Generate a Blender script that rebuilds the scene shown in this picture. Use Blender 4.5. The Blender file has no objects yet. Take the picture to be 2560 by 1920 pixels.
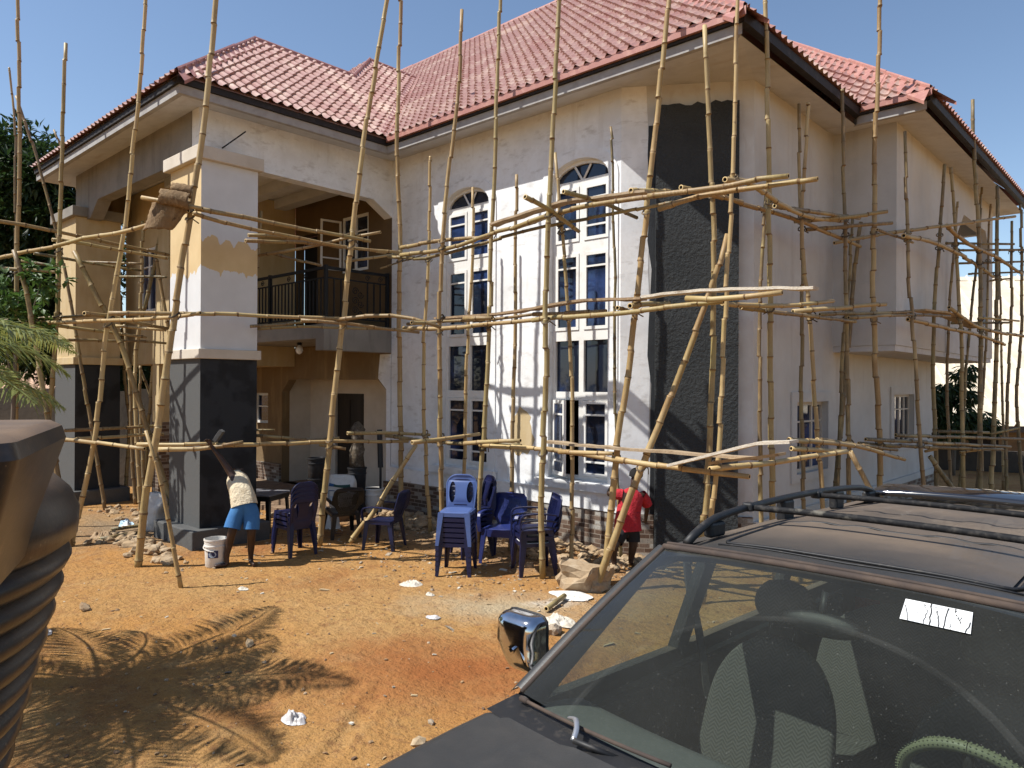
import bpy, bmesh, math, random
from mathutils import Vector, Matrix, noise
from mathutils.geometry import tessellate_polygon
rnd = random.Random(7)
sc = bpy.context.scene
COL = sc.collection
R = math.radians

# ------------------------------------------------------------------ camera, sky, sun, exposure
EYE = Vector((0, 0, 2.5))
FPX, YAW, PITCH, ROLL = 1840.8, 0.7446, 0.0015, -0.005          # focal length in pixels of a 2560 px wide frame
FW = Vector((-math.sin(YAW)*math.cos(PITCH), math.cos(YAW)*math.cos(PITCH), math.sin(PITCH)))
_r = Vector((math.cos(YAW), math.sin(YAW), 0)); _u = _r.cross(FW)
RT = _r*math.cos(ROLL) - _u*math.sin(ROLL); UP = _u*math.cos(ROLL) + _r*math.sin(ROLL)
cam = bpy.data.cameras.new('camera'); cam.sensor_width = 36; cam.lens = 36*FPX/2560; cam.clip_start = .05; cam.clip_end = 900
co = bpy.data.objects.new('camera', cam); COL.objects.link(co)
m = Matrix((RT, UP, -FW)).transposed().to_4x4(); m.translation = EYE; co.matrix_world = m
sc.camera = co

SUN_EL = R(54.0); SUN_RATIO = .70                                # light travels towards +x*ratio, +y
sun_h = Vector((SUN_RATIO, 1, 0)).normalized()
LIGHT = Vector((sun_h.x*math.cos(SUN_EL), sun_h.y*math.cos(SUN_EL), -math.sin(SUN_EL)))
w = bpy.data.worlds.new('World'); sc.world = w; w.use_nodes = True
wn = w.node_tree.nodes; bg = wn['Background']
sky = wn.new('ShaderNodeTexSky'); sky.sky_type = 'NISHITA'; sky.sun_disc = False
sky.sun_elevation = SUN_EL; sky.sun_rotation = math.atan2(-LIGHT.x, -LIGHT.y)
sky.air_density = 1.0; sky.dust_density = .3; sky.ozone_density = 1.1; sky.altitude = 200
w.node_tree.links.new(sky.outputs[0], bg.inputs[0]); bg.inputs[1].default_value = .105
sun = bpy.data.lights.new('sun', 'SUN'); sun.energy = 5.0; sun.angle = R(.5); sun.color = (1, .965, .90)
so = bpy.data.objects.new('sun', sun); COL.objects.link(so)
so.rotation_euler = LIGHT.to_track_quat('-Z', 'Y').to_euler(); so.location = (-8, -10, 20)
sc.view_settings.view_transform = 'Standard'; sc.view_settings.look = 'None'
sc.view_settings.exposure = 0.55; sc.view_settings.gamma = 1
sc.cycles.max_bounces = 8; sc.cycles.transparent_max_bounces = 16; sc.cycles.sample_clamp_indirect = 6

# ------------------------------------------------------------------ where things stand
def ray(x, y):                                                    # x, y in a 2212 px wide frame
    return FW + RT*((x*1.15732-1280)/FPX) - UP*((y*1.15732-960)/FPX)
def on_y(x, y, Y): d = ray(x, y); return EYE + d*(Y/d.y)
def on_x(x, y, X): d = ray(x, y); return EYE + d*(X/d.x)
def on_z(x, y, Z=0): d = ray(x, y); return EYE + d*((Z-2.5)/d.z)
def far(x, y, dist): return EYE + ray(x, y)*dist
def here(r, f, z=0): return Vector((_r.x*r + FWH.x*f, _r.y*r + FWH.y*f, z))
FWH = Vector((FW.x, FW.y, 0)).normalized()

# ------------------------------------------------------------------ objects
def tag(o, label=None, cat=None, group=None, kind=None):
    if label: o['label'] = label
    if cat: o['category'] = cat
    if group: o['group'] = group
    if kind: o['kind'] = kind
    return o
def empty(name, loc=(0, 0, 0), rz=0, label=None, cat=None, group=None):
    o = bpy.data.objects.new(name, None); COL.objects.link(o); o.location = loc; o.rotation_euler = (0, 0, rz)
    o.empty_display_size = .2
    return tag(o, label, cat, group)
def children(o): return [c for c in COL.objects if c.parent == o]
def copy_tree(o, parent=None):
    c = o.copy(); COL.objects.link(c)
    if parent: c.parent = parent
    for ch in children(o): copy_tree(ch, c)
    return c

class MB:
    def __init__(s): s.v = []; s.f = []; s.m = []
    def vert(s, p): s.v.append(Vector(p)); return len(s.v)-1
    def face(s, idx, mi=0): s.f.append(tuple(idx)); s.m.append(mi)
    def quad(s, a, b, c, d, mi=0): s.face([s.vert(p) for p in (a, b, c, d)], mi)
    def poly(s, pts, mi=0): s.face([s.vert(p) for p in pts], mi)
    def box(s, x0, x1, y0, y1, z0, z1, mi=0, M=None):
        p = [Vector((x, y, z)) for z in (z0, z1) for y in (y0, y1) for x in (x0, x1)]
        if M: p = [M @ q for q in p]
        i = [s.vert(q) for q in p]
        for f in ((0,2,3,1),(4,5,7,6),(0,1,5,4),(1,3,7,5),(3,2,6,7),(2,0,4,6)): s.face([i[k] for k in f], mi)
    def tube(s, pts, rad, n=8, mi=0, caps=True, up=None, flat=1.0):
        pts = [Vector(p) for p in pts]; rings = []
        if not hasattr(rad, '__len__'): rad = [rad]*len(pts)
        prev = None
        for k, p in enumerate(pts):
            t = (pts[min(k+1, len(pts)-1)] - pts[max(k-1, 0)]).normalized()
            if prev is None:
                a = Vector(up) if up else (Vector((0, 0, 1)) if abs(t.z) < .9 else Vector((1, 0, 0)))
            else: a = prev
            a = (a - t*a.dot(t)).normalized(); prev = a; b = t.cross(a)
            rings.append([s.vert(p + (a*math.cos(2*math.pi*j/n)*flat + b*math.sin(2*math.pi*j/n))*rad[k]) for j in range(n)])
        for k in range(len(rings)-1):
            for j in range(n): s.face((rings[k][j], rings[k][(j+1) % n], rings[k+1][(j+1) % n], rings[k+1][j]), mi)
        if caps:
            s.face(rings[0][::-1], mi); s.face(rings[-1], mi)
        return rings
    def lathe(s, prof, n=24, mi=0, c=(0, 0, 0), cap=True, sx=1, sy=1):
        rings = []
        for r, z in prof:
            rings.append([s.vert((c[0]+r*sx*math.cos(2*math.pi*j/n), c[1]+r*sy*math.sin(2*math.pi*j/n), c[2]+z)) for j in range(n)])
        for k in range(len(rings)-1):
            for j in range(n): s.face((rings[k][j], rings[k][(j+1) % n], rings[k+1][(j+1) % n], rings[k+1][j]), mi)
        if cap: s.face(rings[0][::-1], mi); s.face(rings[-1], mi)
    def shape(s, outer, holes, fn, t0, t1, mi=0, mside=None):      # a flat plate with holes; fn(u, v, w) places it
        loops = [outer]+list(holes); mside = mi if mside is None else mside
        flat = [p for l in loops for p in l]
        tri = tessellate_polygon([[Vector((p[0], p[1], 0)) for p in l] for l in loops])
        a = [s.vert(fn(p[0], p[1], t0)) for p in flat]; b = [s.vert(fn(p[0], p[1], t1)) for p in flat]
        for t in tri:
            s.face([a[i] for i in t], mi); s.face([b[i] for i in reversed(t)], mi)
        k = 0
        for l in loops:
            n = len(l)
            for i in range(n):
                j = (i+1) % n; s.face((a[k+i], a[k+j], b[k+j], b[k+i]), mside)
            k += n
    def grid(s, fn, nu, nv, mi=0, closed=False):
        idx = [[s.vert(fn(i/nu, j/nv)) for j in range(nv+1)] for i in range(nu+1)]
        for i in range(nu):
            for j in range(nv): s.face((idx[i][j], idx[i+1][j], idx[i+1][j+1], idx[i][j+1]), mi)
        return idx
    def build(s, name, mats, parent=None, smooth=False, bevel=0, fix=True, sub=0, solid=0, auto=None):
        me = bpy.data.meshes.new(name); me.from_pydata(s.v, [], s.f)
        if not isinstance(mats, (list, tuple)): mats = [mats]
        for x in mats: me.materials.append(x)
        if len(mats) > 1: me.polygons.foreach_set('material_index', s.m)
        if fix or auto:
            bm = bmesh.new(); bm.from_mesh(me)
            if fix: bmesh.ops.remove_doubles(bm, verts=bm.verts, dist=1e-5); bmesh.ops.recalc_face_normals(bm, faces=bm.faces)
            if auto:
                for e in bm.edges:
                    e.smooth = not (len(e.link_faces) == 2 and e.calc_face_angle(0) > R(auto))
            bm.to_mesh(me); bm.free()
        if smooth or auto: me.polygons.foreach_set('use_smooth', [True]*len(me.polygons))
        me.update()
        o = bpy.data.objects.new(name, me); COL.objects.link(o)
        if parent: o.parent = parent
        if solid:
            md = o.modifiers.new('solid', 'SOLIDIFY'); md.thickness = solid; md.offset = 0
        if bevel:
            md = o.modifiers.new('bevel', 'BEVEL'); md.width = bevel; md.segments = 2; md.limit_method = 'ANGLE'; md.angle_limit = R(40)
        if sub:
            md = o.modifiers.new('sub', 'SUBSURF'); md.levels = sub; md.render_levels = sub
        return o

# ------------------------------------------------------------------ materials
def mat(name, base, rough=.8, metal=0, var=(), bump=(), spec=.4, coat=0, rand=None, zfade=None, subsurf=0):
    """var: (scale, colour, lo, hi[, stretch xyz]); bump: (scale, strength[, stretch])"""
    mt = bpy.data.materials.new(name); mt.use_nodes = True
    nt = mt.node_tree; N = nt.nodes; L = nt.links; b = N['Principled BSDF']
    b.inputs['Roughness'].default_value = rough; b.inputs['Metallic'].default_value = metal
    b.inputs['Specular IOR Level'].default_value = spec; b.inputs['Coat Weight'].default_value = coat
    tc = N.new('ShaderNodeTexCoord')
    def noise_(scale, stretch=None, detail=6, rough_=.6):
        t = N.new('ShaderNodeTexNoise'); t.inputs['Scale'].default_value = scale; t.inputs['Detail'].default_value = detail
        t.inputs['Roughness'].default_value = rough_
        if stretch:
            mp = N.new('ShaderNodeMapping'); mp.inputs['Scale'].default_value = stretch
            L.new(tc.outputs['Object'], mp.inputs[0]); L.new(mp.outputs[0], t.inputs[0])
        else: L.new(tc.outputs['Object'], t.inputs[0])
        return t.outputs[0]
    def mix(fac, a, c):
        x = N.new('ShaderNodeMix'); x.data_type = 'RGBA'; L.new(fac, x.inputs[0])
        if hasattr(a, 'links'): L.new(a, x.inputs[6])
        else: x.inputs[6].default_value = (*a, 1)
        if hasattr(c, 'links'): L.new(c, x.inputs[7])
        else: x.inputs[7].default_value = (*c, 1)
        return x.outputs[2]
    def ramp(fac, lo, hi):
        r = N.new('ShaderNodeMapRange'); r.inputs[1].default_value = lo; r.inputs[2].default_value = hi
        L.new(fac, r.inputs[0]); return r.outputs[0]
    c = tuple(base)
    if rand:                                                       # other colours of the same kind from object to object
        oi = N.new('ShaderNodeObjectInfo'); cr = N.new('ShaderNodeValToRGB'); e = cr.color_ramp.elements
        allc = [base]+list(rand)
        while len(e) < len(allc): e.new(.5)
        for k, q in enumerate(allc): e[k].position = k/(len(allc)-1); e[k].color = (*q, 1)
        L.new(oi.outputs['Random'], cr.inputs[0]); c = cr.outputs[0]
    for v in var:
        f = ramp(noise_(v[0], v[4] if len(v) > 4 else None), v[2], v[3]); c = mix(f, c, v[1])
    if hasattr(c, 'links'): L.new(c, b.inputs['Base Color'])
    else: b.inputs['Base Color'].default_value = (*c, 1)
    h = None
    for q in bump:
        bp = N.new('ShaderNodeBump'); bp.inputs['Strength'].default_value = q[1]; bp.inputs['Distance'].default_value = .02 if len(q) < 4 else q[3]
        L.new(noise_(q[0], q[2] if len(q) > 2 else None), bp.inputs['Height'])
        if h: L.new(h, bp.inputs['Normal'])
        h = bp.outputs[0]
    if h: L.new(h, b.inputs['Normal'])
    mt['x'] = 1
    return mt
def nodes(mt): nt = mt.node_tree; return nt, nt.nodes, nt.links, nt.nodes['Principled BSDF']

V = {}
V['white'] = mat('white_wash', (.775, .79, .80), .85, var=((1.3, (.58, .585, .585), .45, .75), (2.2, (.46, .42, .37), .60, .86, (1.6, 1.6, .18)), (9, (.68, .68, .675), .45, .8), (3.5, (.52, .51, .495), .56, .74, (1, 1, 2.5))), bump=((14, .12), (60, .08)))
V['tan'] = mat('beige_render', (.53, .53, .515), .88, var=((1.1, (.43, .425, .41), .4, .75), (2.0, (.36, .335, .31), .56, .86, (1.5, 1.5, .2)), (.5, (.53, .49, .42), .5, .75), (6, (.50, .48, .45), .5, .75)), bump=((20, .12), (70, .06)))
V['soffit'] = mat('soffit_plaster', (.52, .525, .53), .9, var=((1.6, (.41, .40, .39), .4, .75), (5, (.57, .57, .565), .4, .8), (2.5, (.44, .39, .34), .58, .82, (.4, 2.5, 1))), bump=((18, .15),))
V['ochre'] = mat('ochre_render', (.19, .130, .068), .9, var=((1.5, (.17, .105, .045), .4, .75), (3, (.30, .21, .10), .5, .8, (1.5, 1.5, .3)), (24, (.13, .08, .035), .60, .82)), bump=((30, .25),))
V['cream'] = mat('cream_render', (.50, .385, .21), .9, var=((1.2, (.40, .29, .15), .4, .75), (4, (.54, .43, .27), .45, .8, (1.5, 1.5, .3))), bump=((30, .18),))
V['greywhite'] = mat('grey_white_wall', (.57, .58, .58), .88, var=((1.8, (.46, .44, .42), .4, .75), (3, (.34, .30, .26), .58, .82, (1.5, 1.5, .25)), (7, (.52, .50, .48), .5, .8)), bump=((16, .14), (60, .08)))
V['ochre_shaded'] = mat('shaded_ochre_render', (.13, .080, .035), .9, var=((1.5, (.09, .055, .025), .4, .75), (24, (.07, .042, .02), .60, .82)), bump=((30, .25),))  # copy of the ochre, darkened to carry the balcony's shade in its colour
V['frame2'] = mat('beige_frame', (.50, .45, .38), .6)
V['grey_render'] = mat('grey_render', (.25, .23, .20), .9, var=((2, (.18, .165, .145), .4, .75), (3, (.14, .12, .10), .55, .8, (1.5, 1.5, .2))), bump=((30, .25),))
V['char'] = mat('charcoal_render', (.046, .050, .052), .85, spec=.15, var=((1.5, (.034, .038, .041), .4, .7), (40, (.058, .062, .064), .5, .75)), bump=((20, .8, None, .05), (60, .5, None, .03)))
V['charsmooth'] = mat('charcoal_paint', (.022, .025, .029), .6, var=((2.2, (.012, .013, .016), .52, .62), (60, (.035, .038, .042), .5, .75)), bump=((45, .3),))
V['chargrey'] = mat('charcoal_cement', (.085, .085, .083), .85, var=((3, (.055, .056, .057), .4, .7), (80, (.13, .13, .125), .55, .75)), bump=((60, .3), (9, .15)))
V['frame'] = mat('white_frame', (.72, .71, .68), .45, var=((6, (.60, .58, .53), .5, .8),))
V['glass'] = mat('dark_glass', (.035, .065, .18), .03, .2, spec=.5, coat=.0, var=((.9, (.012, .018, .035), .35, .5),), bump=((1.1, .02),))
V['black_metal'] = mat('black_iron', (.007, .008, .010), .5, spec=.25)
V['dark'] = mat('dark_void', (.006, .005, .005), .9)
V['door'] = mat('dark_door', (.018, .013, .010), .6, var=((3, (.03, .022, .016), .5, .7, (4, 4, .4)),))
V['fascia_black'] = mat('black_fascia', (.018, .015, .015), .7, var=((8, (.05, .045, .045), .55, .75),), bump=((20, .3),))
V['fascia_grey'] = mat('grey_fascia', (.34, .33, .32), .85, var=((5, (.24, .22, .21), .45, .75),), bump=((25, .15),))
V['tile'] = mat('red_tile', (.385, .228, .195), .40, spec=.5, var=((.7, (.34, .165, .14), .42, .72), (2.6, (.58, .44, .36), .50, .74), (9, (.30, .13, .11), .58, .78), (.9, (.56, .40, .32), .56, .7, (.3, 1, 1)), (5, (.22, .10, .085), .70, .78)), bump=((90, .15),))
V['ridge'] = mat('ridge_cap', (.36, .165, .135), .42, spec=.5, var=((2, (.36, .16, .13), .4, .75), (9, (.50, .28, .22), .5, .8)))
V['floor'] = mat('cement_floor', (.20, .13, .08), .9, var=((4, (.28, .20, .13), .4, .7), (18, (.13, .08, .05), .5, .75)), bump=((30, .3),))
V['bulb'] = mat('bulb_glass', (.75, .75, .72), .25)

def brick_mat():
    mt = mat('brick_cladding', (.1, .1, .1), .8, bump=((70, .2),)); nt, N, L, b = nodes(mt)
    tc = N.new('ShaderNodeTexCoord'); mp = N.new('ShaderNodeMapping'); mp.inputs['Rotation'].default_value = (R(90), 0, 0)
    sp = N.new('ShaderNodeSeparateXYZ'); ad = N.new('ShaderNodeMath'); cb = N.new('ShaderNodeCombineXYZ')
    L.new(tc.outputs['Object'], sp.inputs[0]); L.new(sp.outputs[0], ad.inputs[0]); L.new(sp.outputs[1], ad.inputs[1])
    L.new(ad.outputs[0], cb.inputs[0]); L.new(sp.outputs[2], cb.inputs[1])
    br = N.new('ShaderNodeTexBrick'); L.new(cb.outputs[0], br.inputs[0])
    br.inputs['Scale'].default_value = 1; br.inputs['Brick Width'].default_value = .21; br.inputs['Row Height'].default_value = .068
    br.inputs['Mortar Size'].default_value = .0065; br.inputs['Color1'].default_value = (0, 0, 0, 1); br.inputs['Color2'].default_value = (1, 1, 1, 1)
    br.inputs['Mortar'].default_value = (.25, .21, .17, 1); br.inputs['Bias'].default_value = 0
    cr = N.new('ShaderNodeValToRGB'); cr.color_ramp.interpolation = 'CONSTANT'; e = cr.color_ramp.elements
    for q in range(3): e.new(.5)
    for k, (ps, c) in enumerate(((0, (.095, .055, .036)), (.32, (.14, .095, .07)), (.52, (.23, .205, .175)), (.68, (.075, .048, .034)), (.86, (.33, .315, .285)))):
        e[k].position = ps; e[k].color = (*c, 1)
    L.new(br.outputs['Color'], cr.inputs[0])
    nz = N.new('ShaderNodeTexNoise'); nz.inputs['Scale'].default_value = 55; nz.inputs['Detail'].default_value = 5; L.new(tc.outputs['Object'], nz.inputs[0])
    hm = N.new('ShaderNodeMix'); hm.data_type = 'RGBA'; hm.blend_type = 'OVERLAY'; hm.inputs[0].default_value = .8
    L.new(cr.outputs[0], hm.inputs[6]); L.new(nz.outputs[0], hm.inputs[7])
    mx = N.new('ShaderNodeMix'); mx.data_type = 'RGBA'; L.new(br.outputs['Fac'], mx.inputs[0]); L.new(hm.outputs[2], mx.inputs[6])
    mx.inputs[7].default_value = (.25, .21, .17, 1); L.new(mx.outputs[2], b.inputs['Base Color'])
    bp = N.new('ShaderNodeBump'); bp.invert = True; bp.inputs['Strength'].default_value = .6; bp.inputs['Distance'].default_value = .008
    L.new(br.outputs['Fac'], bp.inputs['Height']); L.new(bp.outputs[0], b.inputs['Normal'])
    return mt
V['brick'] = brick_mat()

def pillar_mat():                                                  # unfinished cream render below a part-painted white coat
    mt = mat('part_painted_render', (.64, .62, .58), .85, bump=((40, .06),)); nt, N, L, b = nodes(mt)
    tc = N.new('ShaderNodeTexCoord'); sp = N.new('ShaderNodeSeparateXYZ'); L.new(tc.outputs['Object'], sp.inputs[0])
    ge = N.new('ShaderNodeNewGeometry'); sn = N.new('ShaderNodeSeparateXYZ'); L.new(ge.outputs['Normal'], sn.inputs[0])
    vo = N.new('ShaderNodeTexNoise'); vo.inputs['Scale'].default_value = 5.5; vo.inputs['Detail'].default_value = 3
    mp = N.new('ShaderNodeMapping'); mp.inputs['Scale'].default_value = (1, 1, .35); L.new(tc.outputs['Object'], mp.inputs[0]); L.new(mp.outputs[0], vo.inputs[0])
    def math_(op, a, c=None):
        n = N.new('ShaderNodeMath'); n.operation = op
        for k, q in enumerate((a, c)):
            if q is None: continue
            if hasattr(q, 'links'): L.new(q, n.inputs[k])
            else: n.inputs[k].default_value = q
        return n.outputs[0]
    z = math_('ADD', sp.outputs[2], math_('MULTIPLY', math_('SUBTRACT', vo.outputs[0], .5), .55))
    above = math_('GREATER_THAN', z, 4.20); top = math_('LESS_THAN', z, 4.72)
    side = math_('GREATER_THAN', sn.outputs[0], .5)
    band = math_('MULTIPLY', above, math_('MAXIMUM', top, math_('SUBTRACT', 1, side)))
    n2 = N.new('ShaderNodeTexNoise'); n2.inputs['Scale'].default_value = 3; n2.inputs['Detail'].default_value = 6; L.new(tc.outputs['Object'], n2.inputs[0])
    oc = N.new('ShaderNodeMix'); oc.data_type = 'RGBA'; L.new(n2.outputs[0], oc.inputs[0]); oc.inputs[6].default_value = (.66, .51, .29, 1); oc.inputs[7].default_value = (.50, .36, .18, 1)
    wh = N.new('ShaderNodeMix'); wh.data_type = 'RGBA'; L.new(n2.outputs[0], wh.inputs[0]); wh.inputs[6].default_value = (.66, .67, .68, 1); wh.inputs[7].default_value = (.52, .52, .52, 1)
    mx = N.new('ShaderNodeMix'); mx.data_type = 'RGBA'; L.new(band, mx.inputs[0]); L.new(wh.outputs[2], mx.inputs[6]); L.new(oc.outputs[2], mx.inputs[7])
    L.new(mx.outputs[2], b.inputs['Base Color']); return mt
V['pillar'] = pillar_mat()
# ================================================================== the house
ZE, ZS, SL = 7.01, 6.89, .845                                     # eave, wall top, roof slope
house = empty('house', (-11.5, 9, 0), 0, 'two-storey house with red tiled roof and unfinished white walls behind bamboo scaffolding', 'house')
house.matrix_world = Matrix.Translation((-11.5, 9, 0))
HI = house.matrix_world.inverted()
def hp(mb, name, mats, label=None, parent=None, **k):              # a part of the house, given in world coordinates
    o = mb.build(name, mats, **k)
    o.parent = parent or house
    o.matrix_parent_inverse = Matrix() if parent else HI          # parts of the house already stand in world coordinates
    if label: o['label'] = label
    return o
def on_facade(Y): return lambda u, v, w_: (u, Y+w_, v)
def on_side(X): return lambda u, v, w_: (X-w_, u, v)
def arch(x0, x1, z0, zsp, ztop, n=14):
    c = (x0+x1)/2; h = (x1-x0)/2
    return [(x0, z0), (x1, z0)] + [(c+h*math.cos(math.pi*k/n), zsp+(ztop-zsp)*math.sin(math.pi*k/n)) for k in range(n+1)]
def rect(x0, x1, z0, z1): return [(x0, z0), (x1, z0), (x1, z1), (x0, z1)]

WIN = [(-10.06, -8.88), (-7.53, -6.38)]
ZW0, ZSP, ZW1 = 1.04, 5.66, 6.0
mb = MB()
mb.shape([(-11.56, 0), (-6.17, 0), (-6.17, ZS), (-11.56, ZS)], [arch(a, b, ZW0, ZSP, ZW1) for a, b in WIN], on_facade(9.04), 0, .22)
hp(mb, 'wall', V['white'], 'whitewashed front wall with two tall arched windows')
A = Vector((-6.17, 9.04, 0)); B = Vector((-4.6, 10.085, 0)); cd = (B-A).normalized(); cn = Vector((cd.y, -cd.x, 0)); CL = (B-A).length
def on_chamfer(u, v, w_): p = A + cd*u + cn*w_; return (p.x, p.y, v)
mb = MB(); mb.shape(rect(.0, CL, 0, ZS), [], on_chamfer, 0, -.22); hp(mb, 'wall', V['greywhite'], 'grey cut-off corner wall')
mb = MB(); mb.shape([(.0, 0.9), (.40, 0.9), (.44, 3.0), (.40, 4.2), (.42, 5.6), (.36, ZS), (.0, ZS)], [], on_chamfer, 0, .004); hp(mb, 'wall_coat', V['white'])
ra = random.Random(3)
mb = MB()
edge = [(.50+1.16*k/14, 6.55+ra.uniform(-.03, .03)) for k in range(15)]
mb.shape([(1.66, 0), ]+edge[::-1]+[(.50, 0)], [], on_chamfer, .002, .14); hp(mb, 'pilaster', V['char'], 'rough charcoal pilaster on the corner')
lft = [(.50-.05-ra.uniform(0, .075)*(1 if k > 6 else .25), k*.42) for k in range(16)]
mb = MB(); mb.shape([(.51, 0), (.51, 6.3)]+lft[::-1], [], on_chamfer, .005, .009); hp(mb, 'pilaster_edge', V['charsmooth'])

mb = MB()
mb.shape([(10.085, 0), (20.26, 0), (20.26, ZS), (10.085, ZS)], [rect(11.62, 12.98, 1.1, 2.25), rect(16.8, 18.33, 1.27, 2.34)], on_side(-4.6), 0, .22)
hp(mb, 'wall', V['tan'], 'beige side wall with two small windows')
mb = MB()
mb.box(-17.4, -4.82, 20.04, 20.26, 0, ZS); mb.box(-17.4, -17.18, 12.0, 20.04, 0, ZS); mb.box(-17.4, -15.2, 11.8, 12.0, 0, ZS)
hp(mb, 'wall', V['tan'], 'back walls')
mb = MB(); mb.box(-17.0, -4.9, 12.4, 20.0, 3.0, 3.2); mb.box(-17.0, -4.9, 9.9, 20.0, .0, .2); hp(mb, 'floor_slab', V['floor'])

# raised surrounds, ledge and brick skirting of the front
for a, b in WIN:
    mb = MB()
    mb.shape(arch(a-.17, b+.17, .90, ZSP, ZW1+.16), [arch(a, b, ZW0, ZSP, ZW1)], on_facade(9.04), -.018, .0)
    hp(mb, 'window_surround', V['white'])
mb = MB(); mb.box(-11.56, -6.17, 8.985, 9.038, .63, .86); mb.box(-11.56, -6.17, 8.975, 9.037, .862, .89)
for a, b in WIN: mb.box(a-.22, b+.22, 8.93, 9.02, .90, 1.03)
hp(mb, 'ledge', V['white'])
mb = MB(); mb.box(-11.56, -6.18, 9.0, 9.037, -.3, .628); mb.shape(rect(.02, .49, -.3, .63), [], on_chamfer, .004, .04); mb.shape(rect(1.67, CL, -.3, .63), [], on_chamfer, .004, .04)
hp(mb, 'brick_skirting', V['brick'])
mb = MB(); mb.shape(rect(10.2, 20.26, -.3, .42), [], on_side(-4.6), -.04, -.003); hp(mb, 'brick_skirting', V['brick'])
mb = MB(); mb.shape(rect(10.1, 20.26, .424, .56), [], on_side(-4.6), -.055, -.003); hp(mb, 'ledge', V['tan'])

mb = MB(); rp = random.Random(8); mb.shape([(-8.12+.30*math.cos(a)*rp.uniform(.7, 1.1), 1.72+.42*math.sin(a)*rp.uniform(.75, 1.1)) for a in [2*math.pi*k/22 for k in range(22)]], [], on_facade(9.04), -.003, -.0005); hp(mb, 'repair_patch', V['cream'])
# tall arched windows: frame, panes, one casement standing open
def bars(mb, rects, y0, y1):
    for x0, x1, z0, z1 in rects: mb.box(x0, x1, y0, y1, z0, z1)
def sash_rects(x0, x1, z0, z1, f=.055, hi=None, lo=None):
    r = [(x0, x0+f, z0, z1), (x1-f, x1, z0, z1), (x0+f, x1-f, z0, z0+f), (x0+f, x1-f, z1-f, z1)]
    if hi: r.append((x0+f, x1-f, z1-hi-.014, z1-hi+.014))
    if lo: r.append((x0+f, x1-f, z0+lo-.014, z0+lo+.014))
    return r
LEV = [(4.74, 5.60, .21, .22), (3.36, 4.56, .22, .22), (2.40, 3.20, 0, 0), (1.10, 2.27, .22, .22)]
for wi, (a, b) in enumerate(WIN):
    c = (a+b)/2; mb = MB(); Y0 = 9.13
    mb.shape(arch(a, b, ZW0, ZSP, ZW1), [arch(a+.06, b-.06, 5.70, 5.70, ZW1-.06, 10)] + [rect(s0, s1, z0, z1) for (z0, z1, _, _) in LEV for s0, s1 in ((a+.06, c-.045), (c+.045, b-.06))], on_facade(Y0), 0, .07)
    for t in (60, 120):                                             # spokes of the fanlight
        dx = math.cos(R(t)); dz = math.sin(R(t)); L_ = .30 if wi else .30
        p0 = Vector((c, Y0+.02, 5.68)); p1 = Vector((c+dx*.50*.62, Y0+.02, 5.68+dz*.28)); mb.tube([p0, p1], .02, 4)
    fr = hp(mb, 'tall_window', V['frame'])
    pm = MB()
    for li, (z0, z1, hi, lo) in enumerate(LEV):
        for si, (s0, s1) in enumerate(((a+.06, c-.045), (c+.045, b-.06))):
            opened = wi == 1 and li == 3 and si == 0
            if hi == 0: pm.quad((s0, Y0+.045, z0), (s1, Y0+.045, z0), (s1, Y0+.045, z1), (s0, Y0+.045, z1)); continue
            if opened:
                cm = MB(); bars(cm, sash_rects(0, s1-s0, z0, z1, .055, hi, lo), -.02, .02); cm.quad((.05, 0, z0+.05), (s1-s0-.05, 0, z0+.05), (s1-s0-.05, 0, z1-.05), (.05, 0, z1-.05), 1)
                for k in range(len(cm.v)):
                    v = cm.v[k]; an = R(-30); cm.v[k] = Vector((s0+v.x*math.cos(an)-v.y*math.sin(an), Y0-.03+v.x*math.sin(an)+v.y*math.cos(an), v.z))
                cs = hp(cm, 'casement', [V['frame'], V['glass']], 'open casement', parent=fr)
                continue
            sm = MB(); bars(sm, sash_rects(s0+.004, s1-.004, z0+.004, z1-.004, .05, hi, lo), Y0-.014, Y0+.03); hp(sm, 'sash', V['frame'], parent=fr)
            pm.quad((s0+.04, Y0+.012, z0+.04), (s1-.04, Y0+.012, z0+.04), (s1-.04, Y0+.012, z1-.04), (s0+.04, Y0+.012, z1-.04))
    pm.poly([(x, Y0+.045, z) for x, z in arch(a+.05, b-.05, 5.69, 5.69, ZW1-.05, 10)][1:])
    hp(pm, 'pane', V['glass'], parent=fr, fix=False)

def small_window(fn, u0, u1, z0, z1, cols, name='window', sur=True, wall='tan', hi=.28, d=.08):
    mb = MB(); f = .06; wv = (u1-u0-f)/cols
    holes = []
    for k in range(cols):
        a = u0+f+k*wv; b = a+wv-f
        holes += [rect(a, b, z0+f, z1-f-hi), rect(a, b, z1-f-hi+.03, z1-f)]
    mb.shape(rect(u0, u1, z0, z1), holes, fn, d, d+.05); fr = hp(mb, name, V['frame2' if sur else 'frame'])
    pm = MB(); p = [fn(u, z, d+.03) for u, z in rect(u0+f, u1-f, z0+f, z1-f)]; pm.poly(p); hp(pm, 'pane', V['glass'], parent=fr, fix=False)
    if sur:
        sm = MB(); sm.shape(rect(u0-.2, u1+.22, z0-.13, z1+.16), [rect(u0, u1, z0, z1)], fn, -.03, -.002); hp(sm, 'window_surround', V[wall])
    return fr
small_window(on_side(-4.6), 11.62, 12.98, 1.1, 2.25, 3)
small_window(on_side(-4.6), 16.8, 18.33, 1.27, 2.34, 4)

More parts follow.
